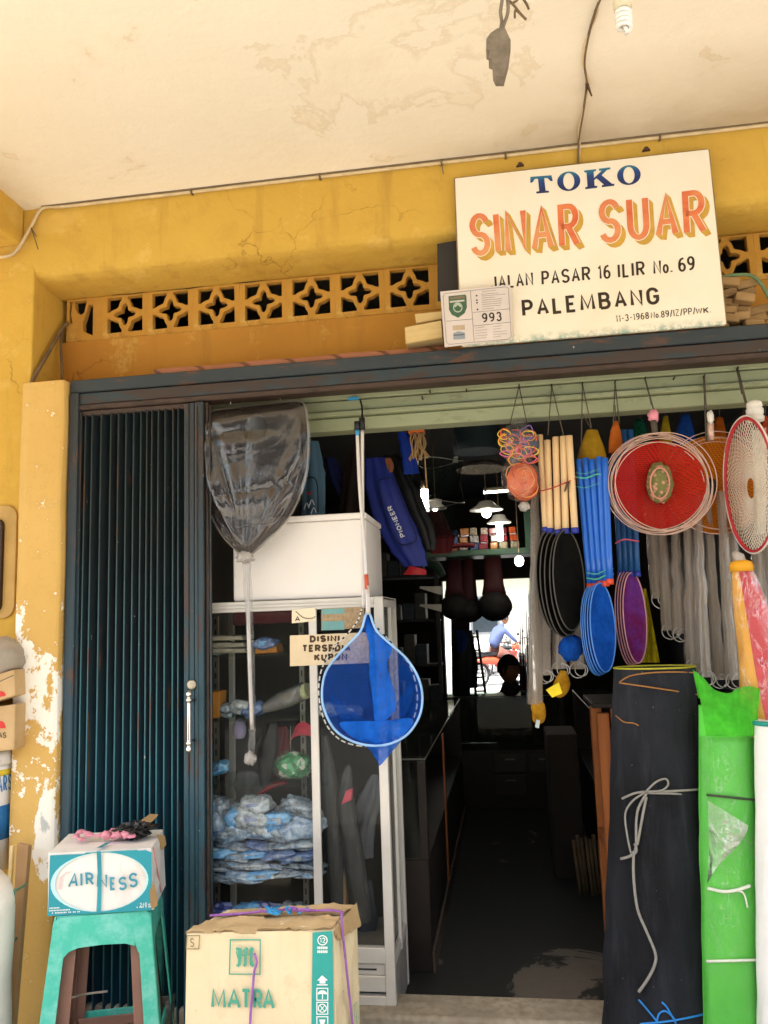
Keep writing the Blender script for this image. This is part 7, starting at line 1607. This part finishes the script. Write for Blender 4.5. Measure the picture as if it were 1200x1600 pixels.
# rear street: motorcycle with rider
def motorcycle(name, label, base, yaw, hcol, group=None):
    o = thing(name, label, 'motorcycle', base, group, rot=(0, 0, yaw)); mk = lambda h: mat('moto_'+h, h, .35, var=.08, spec=.6)
    mt = mat('tyre', '1a1a1a', .8); mm = mat('moto_metal', 'a8a8a8', .3, .8); mb_ = mk(hcol)
    for x in (-.62, .62):
        w = MB().tube([(x+math.cos(k*.2244)*.27, 0, .29+math.sin(k*.2244)*.27) for k in range(28)], .035, 8, closed=True).build('wheel', mt, o)
        MB().tube([(x+math.cos(k*.2244)*.225, 0, .29+math.sin(k*.2244)*.225) for k in range(28)], .012, 6, closed=True).build('rim', mm, w)
        for k in range(8): MB().tube([(x, 0, .29), (x+math.cos(k*.785)*.22, 0, .29+math.sin(k*.785)*.22)], .006, 5).build('spoke', mm, w)
        MB().grid(lambda u, v: V((x+math.cos(.5+2.2*u)*.33, (v-.5)*.11, .29+math.sin(.5+2.2*u)*.33)), 14, 4).build('mudguard', mb_, o)
    MB().tube(smooth_path([(-.75, 0, .72), (-.4, 0, .76), (-.05, 0, .74), (.15, 0, .68)], 5), [.05, .08, .1, .11, .11, .11, .11, .11, .10, .10, .09, .09, .08, .07, .06, .05], 12, flat=.55).build('saddle', mat('black_vinyl', '1c1c1c', .5), o)
    MB().tube(smooth_path([(-.7, 0, .62), (-.3, 0, .62), (.1, 0, .52), (.3, 0, .5)], 5), [.05, .08, .1, .12, .13, .13, .13, .12, .12, .11, .11, .1, .1, .09, .08, .07], 12, flat=.8).build('body_shell', mb_, o)
    MB().tube([(.62, .06, .29), (.48, .06, .85)], .022, 8).build('fork', mm, o); MB().tube([(.62, -.06, .29), (.48, -.06, .85)], .022, 8).build('fork', mm, o)
    MB().tube(smooth_path([(.33, -.34, 1.0), (.42, -.18, 1.02), (.47, 0, .96), (.42, .18, 1.02), (.33, .34, 1.0)], 4), .014, 8).build('handlebar', mat('black_vinyl', ''), o)
    MB().blob((.53, 0, .9), .1, .1, .1, .05, 2, 16, 12).build('headlamp', mb_, o); MB().grid(lambda u, v: V((.42-.12*v, (u-.5)*.42, .82-.48*v)), 6, 8).build('leg_shield', mb_, o)
    MB().box(-.12, .2, -.12, .12, .22, .46).build('engine', mm, o, bevel=.03); MB().tube([(.1, .14, .28), (-.5, .15, .3), (-.85, .16, .36)], [.025, .04, .05], 10).build('exhaust', mm, o)
    MB().box(-.80, -.74, -.05, .05, .60, .68).build('tail_lamp', mat('red_lens', 'c83a20', .3), o, bevel=.01); MB().tube([(.0, .2, .24), (.0, -.2, .24)], .012, 6).build('footrest', mm, o)
    for s2 in (-1, 1): MB().tube([(.4, s2*.2, 1.02), (.38, s2*.3, 1.2)], .006, 6).build('mirror_stem', mm, o); MB().blob((.38, s2*.31, 1.22), .015, .05, .035, 0, 2, 10, 8).build('mirror', mt, o)
    return o
mb0 = at(782, 1066, 20.2); yaw = R_(38)
motorcycle('motorcycle', 'red and orange motorcycle ridden along the bright rear street', (mb0.x, 20.2, 0), yaw, 'b8482a')
motorcycle('motorcycle', 'dark motorcycle parked beyond the rider in the rear street', (at(752, 1060, 23).x, 23, 0), R_(70), '5a5650')
mk_ = bpy.data.objects['motorcycle.001']
for (px, Y, a, lab) in ((806, 24.5, 15, 'dark motorcycle parked furthest right in the rear street'), (772, 26, -20, 'dark motorcycle parked against the white building')):
    c_ = copy_tree(mk_); c_.location = (at(px, 1050, Y).x, Y, 0); c_.rotation_euler = (0, 0, R_(a)); c_['label'] = lab
P2 = thing('person', 'rider in a blue shirt leaning over the motorcycle handlebars', 'person', (mb0.x, 20.2, 0)); Rz = Matrix.Rotation(yaw, 3, 'Z')
def rl(x, y, z): return V((mb0.x, 20.2, 0))+Rz@V((x, y, z))
J = {'pel': (rl(-.22, 0, .92), (.15, .17)), 'bel': (rl(-.12, 0, 1.08), (.14, .16)), 'che': (rl(.03, 0, 1.28), (.14, .18)), 'nb': (rl(.12, 0, 1.42), .07), 'nt': (rl(.18, 0, 1.5), .05), 'ls': (rl(.06, .19, 1.33), .062), 'le': (rl(.22, .30, 1.12), .046), 'lw': (rl(.33, .31, 1.03), .034), 'rs': (rl(.06, -.19, 1.33), .062), 're': (rl(.22, -.30, 1.12), .046), 'rw': (rl(.33, -.31, 1.03), .034)}
skin_body('body', J, [('pel', 'bel'), ('bel', 'che'), ('che', 'nb'), ('nb', 'nt'), ('che', 'ls'), ('ls', 'le'), ('le', 'lw'), ('che', 'rs'), ('rs', 're'), ('re', 'rw')], mat('blue_grey_shirt', '3c4668', .8, var=.1), P2)
J = {'pel': (rl(-.22, 0, .88), (.14, .17)), 'lk': (rl(.16, .2, .72), .085), 'la': (rl(.02, .2, .32), .055), 'lt': (rl(.14, .22, .26), .04), 'rk': (rl(.16, -.2, .72), .085), 'ra': (rl(.02, -.2, .32), .055), 'rt': (rl(.14, -.22, .26), .04)}
skin_body('trousers', J, [('pel', 'lk'), ('lk', 'la'), ('la', 'lt'), ('pel', 'rk'), ('rk', 'ra'), ('ra', 'rt')], mat('brown_trousers', '6a4238', .8, var=.1), P2)
head_mesh(P2, rl(.24, 0, 1.60), .11, yaw+R_(90), M_SKIN, M_HAIR)
for s2 in (-1, 1):
    w = rl(.33, s2*.31, 1.03); d = Rz@V((.5, 0, -.1)).normalized(); hnd = {'w': (w, .03), 'p': (w+d*.06, .036)}; ed = [('w', 'p')]
    for k in range(4):
        q = Rz@V((0, -.027+.018*k, 0)); hnd['f%d' % k] = (w+d*.10+q, .010); hnd['g%d' % k] = (w+d*.11+q-ZA*.03, .009); ed += [('p', 'f%d' % k), ('f%d' % k, 'g%d' % k)]
    hnd['t'] = (w+d*.05+Rz@V((0, -s2*.045, -.01)), .011); hnd['u'] = (w+d*.07+Rz@V((0, -s2*.05, -.035)), .009); ed += [('p', 't'), ('t', 'u')]
    skin_body('hand', hnd, ed, M_SKIN, P2)
o = thing('white_sack_load', 'white sack tied on the motorcycle behind the rider', 'sack', rl(-.55, 0, .8)); MB().blob(rl(-.52, 0, .98), .2, .2, .17, .15, 2, 20, 14, seed=3).build('sack', M_SACK, o)
# pale building across the rear street
RBd = thing('pale_building', 'sunlit white building across the rear street seen through the doorway', 'building', (0, 28, 0)); M_PB = mat('sunlit_white_wall', 'd8d4c8', .9, var=.05, scale=.5)
MB().box(-9, 9, 28, 34, 0, 9).build('wall', M_PB, RBd)
for (x, z) in ((-3.2, 1.1), (-1.2, 1.1), (.8, 1.1), (-3.2, 4.2), (-1.2, 4.2), (.8, 4.2)):
    w = MB().box(x, x+1.0, 27.94, 27.99, z, z+1.3).build('window', mat('grey_window_frame', '8a8d90', .6), RBd, bevel=.01); MB().box(x+.08, x+.92, 27.92, 27.938, z+.08, z+1.22).build('pane', mat('window_pane_dark', '3a444a', .15, spec=.8), w)
MB().box(-9.2, 9.2, 26.6, 28, 3.1, 3.2).build('awning', mat('pale_awning', 'b8b4a8', .8), RBd)
# unseen shophouses across the front street (behind the photographer), added to darken glass reflections
OB = thing('unseen_shophouse_row', 'unseen shaded beige shophouse row across the front street', 'building', (0, -10, 0)); M_OB = mat('beige_render', 'b0a48c', .9, var=.12, scale=.6)
MB().box(-14, 14, -16, -10, 0, 6.2).build('wall', M_OB, OB)
for k in range(9):
    x = -13+k*3
    MB().box(x, x+2.2, -9.99, -9.93, .1, 2.6).build('shutter', mat('shutter_'+str(k % 3), ['5a3a30', '3a4a50', '6a6250'][k % 3], .7, var=.15), OB, bevel=.01)
    w = MB().box(x+.4, x+1.8, -9.99, -9.92, 3.7, 5.0).build('window', mat('dark_window_frame', '4a4038', .7), OB, bevel=.01); MB().box(x+.5, x+1.7, -9.915, -9.905, 3.8, 4.9).build('pane', mat('window_pane_dark', ''), w)
MB().box(-14.2, 14.2, -9.99, -8.8, 2.9, 3.05).build('canopy', mat('canopy_tin', '7a6a5a', .7, var=.2), OB)
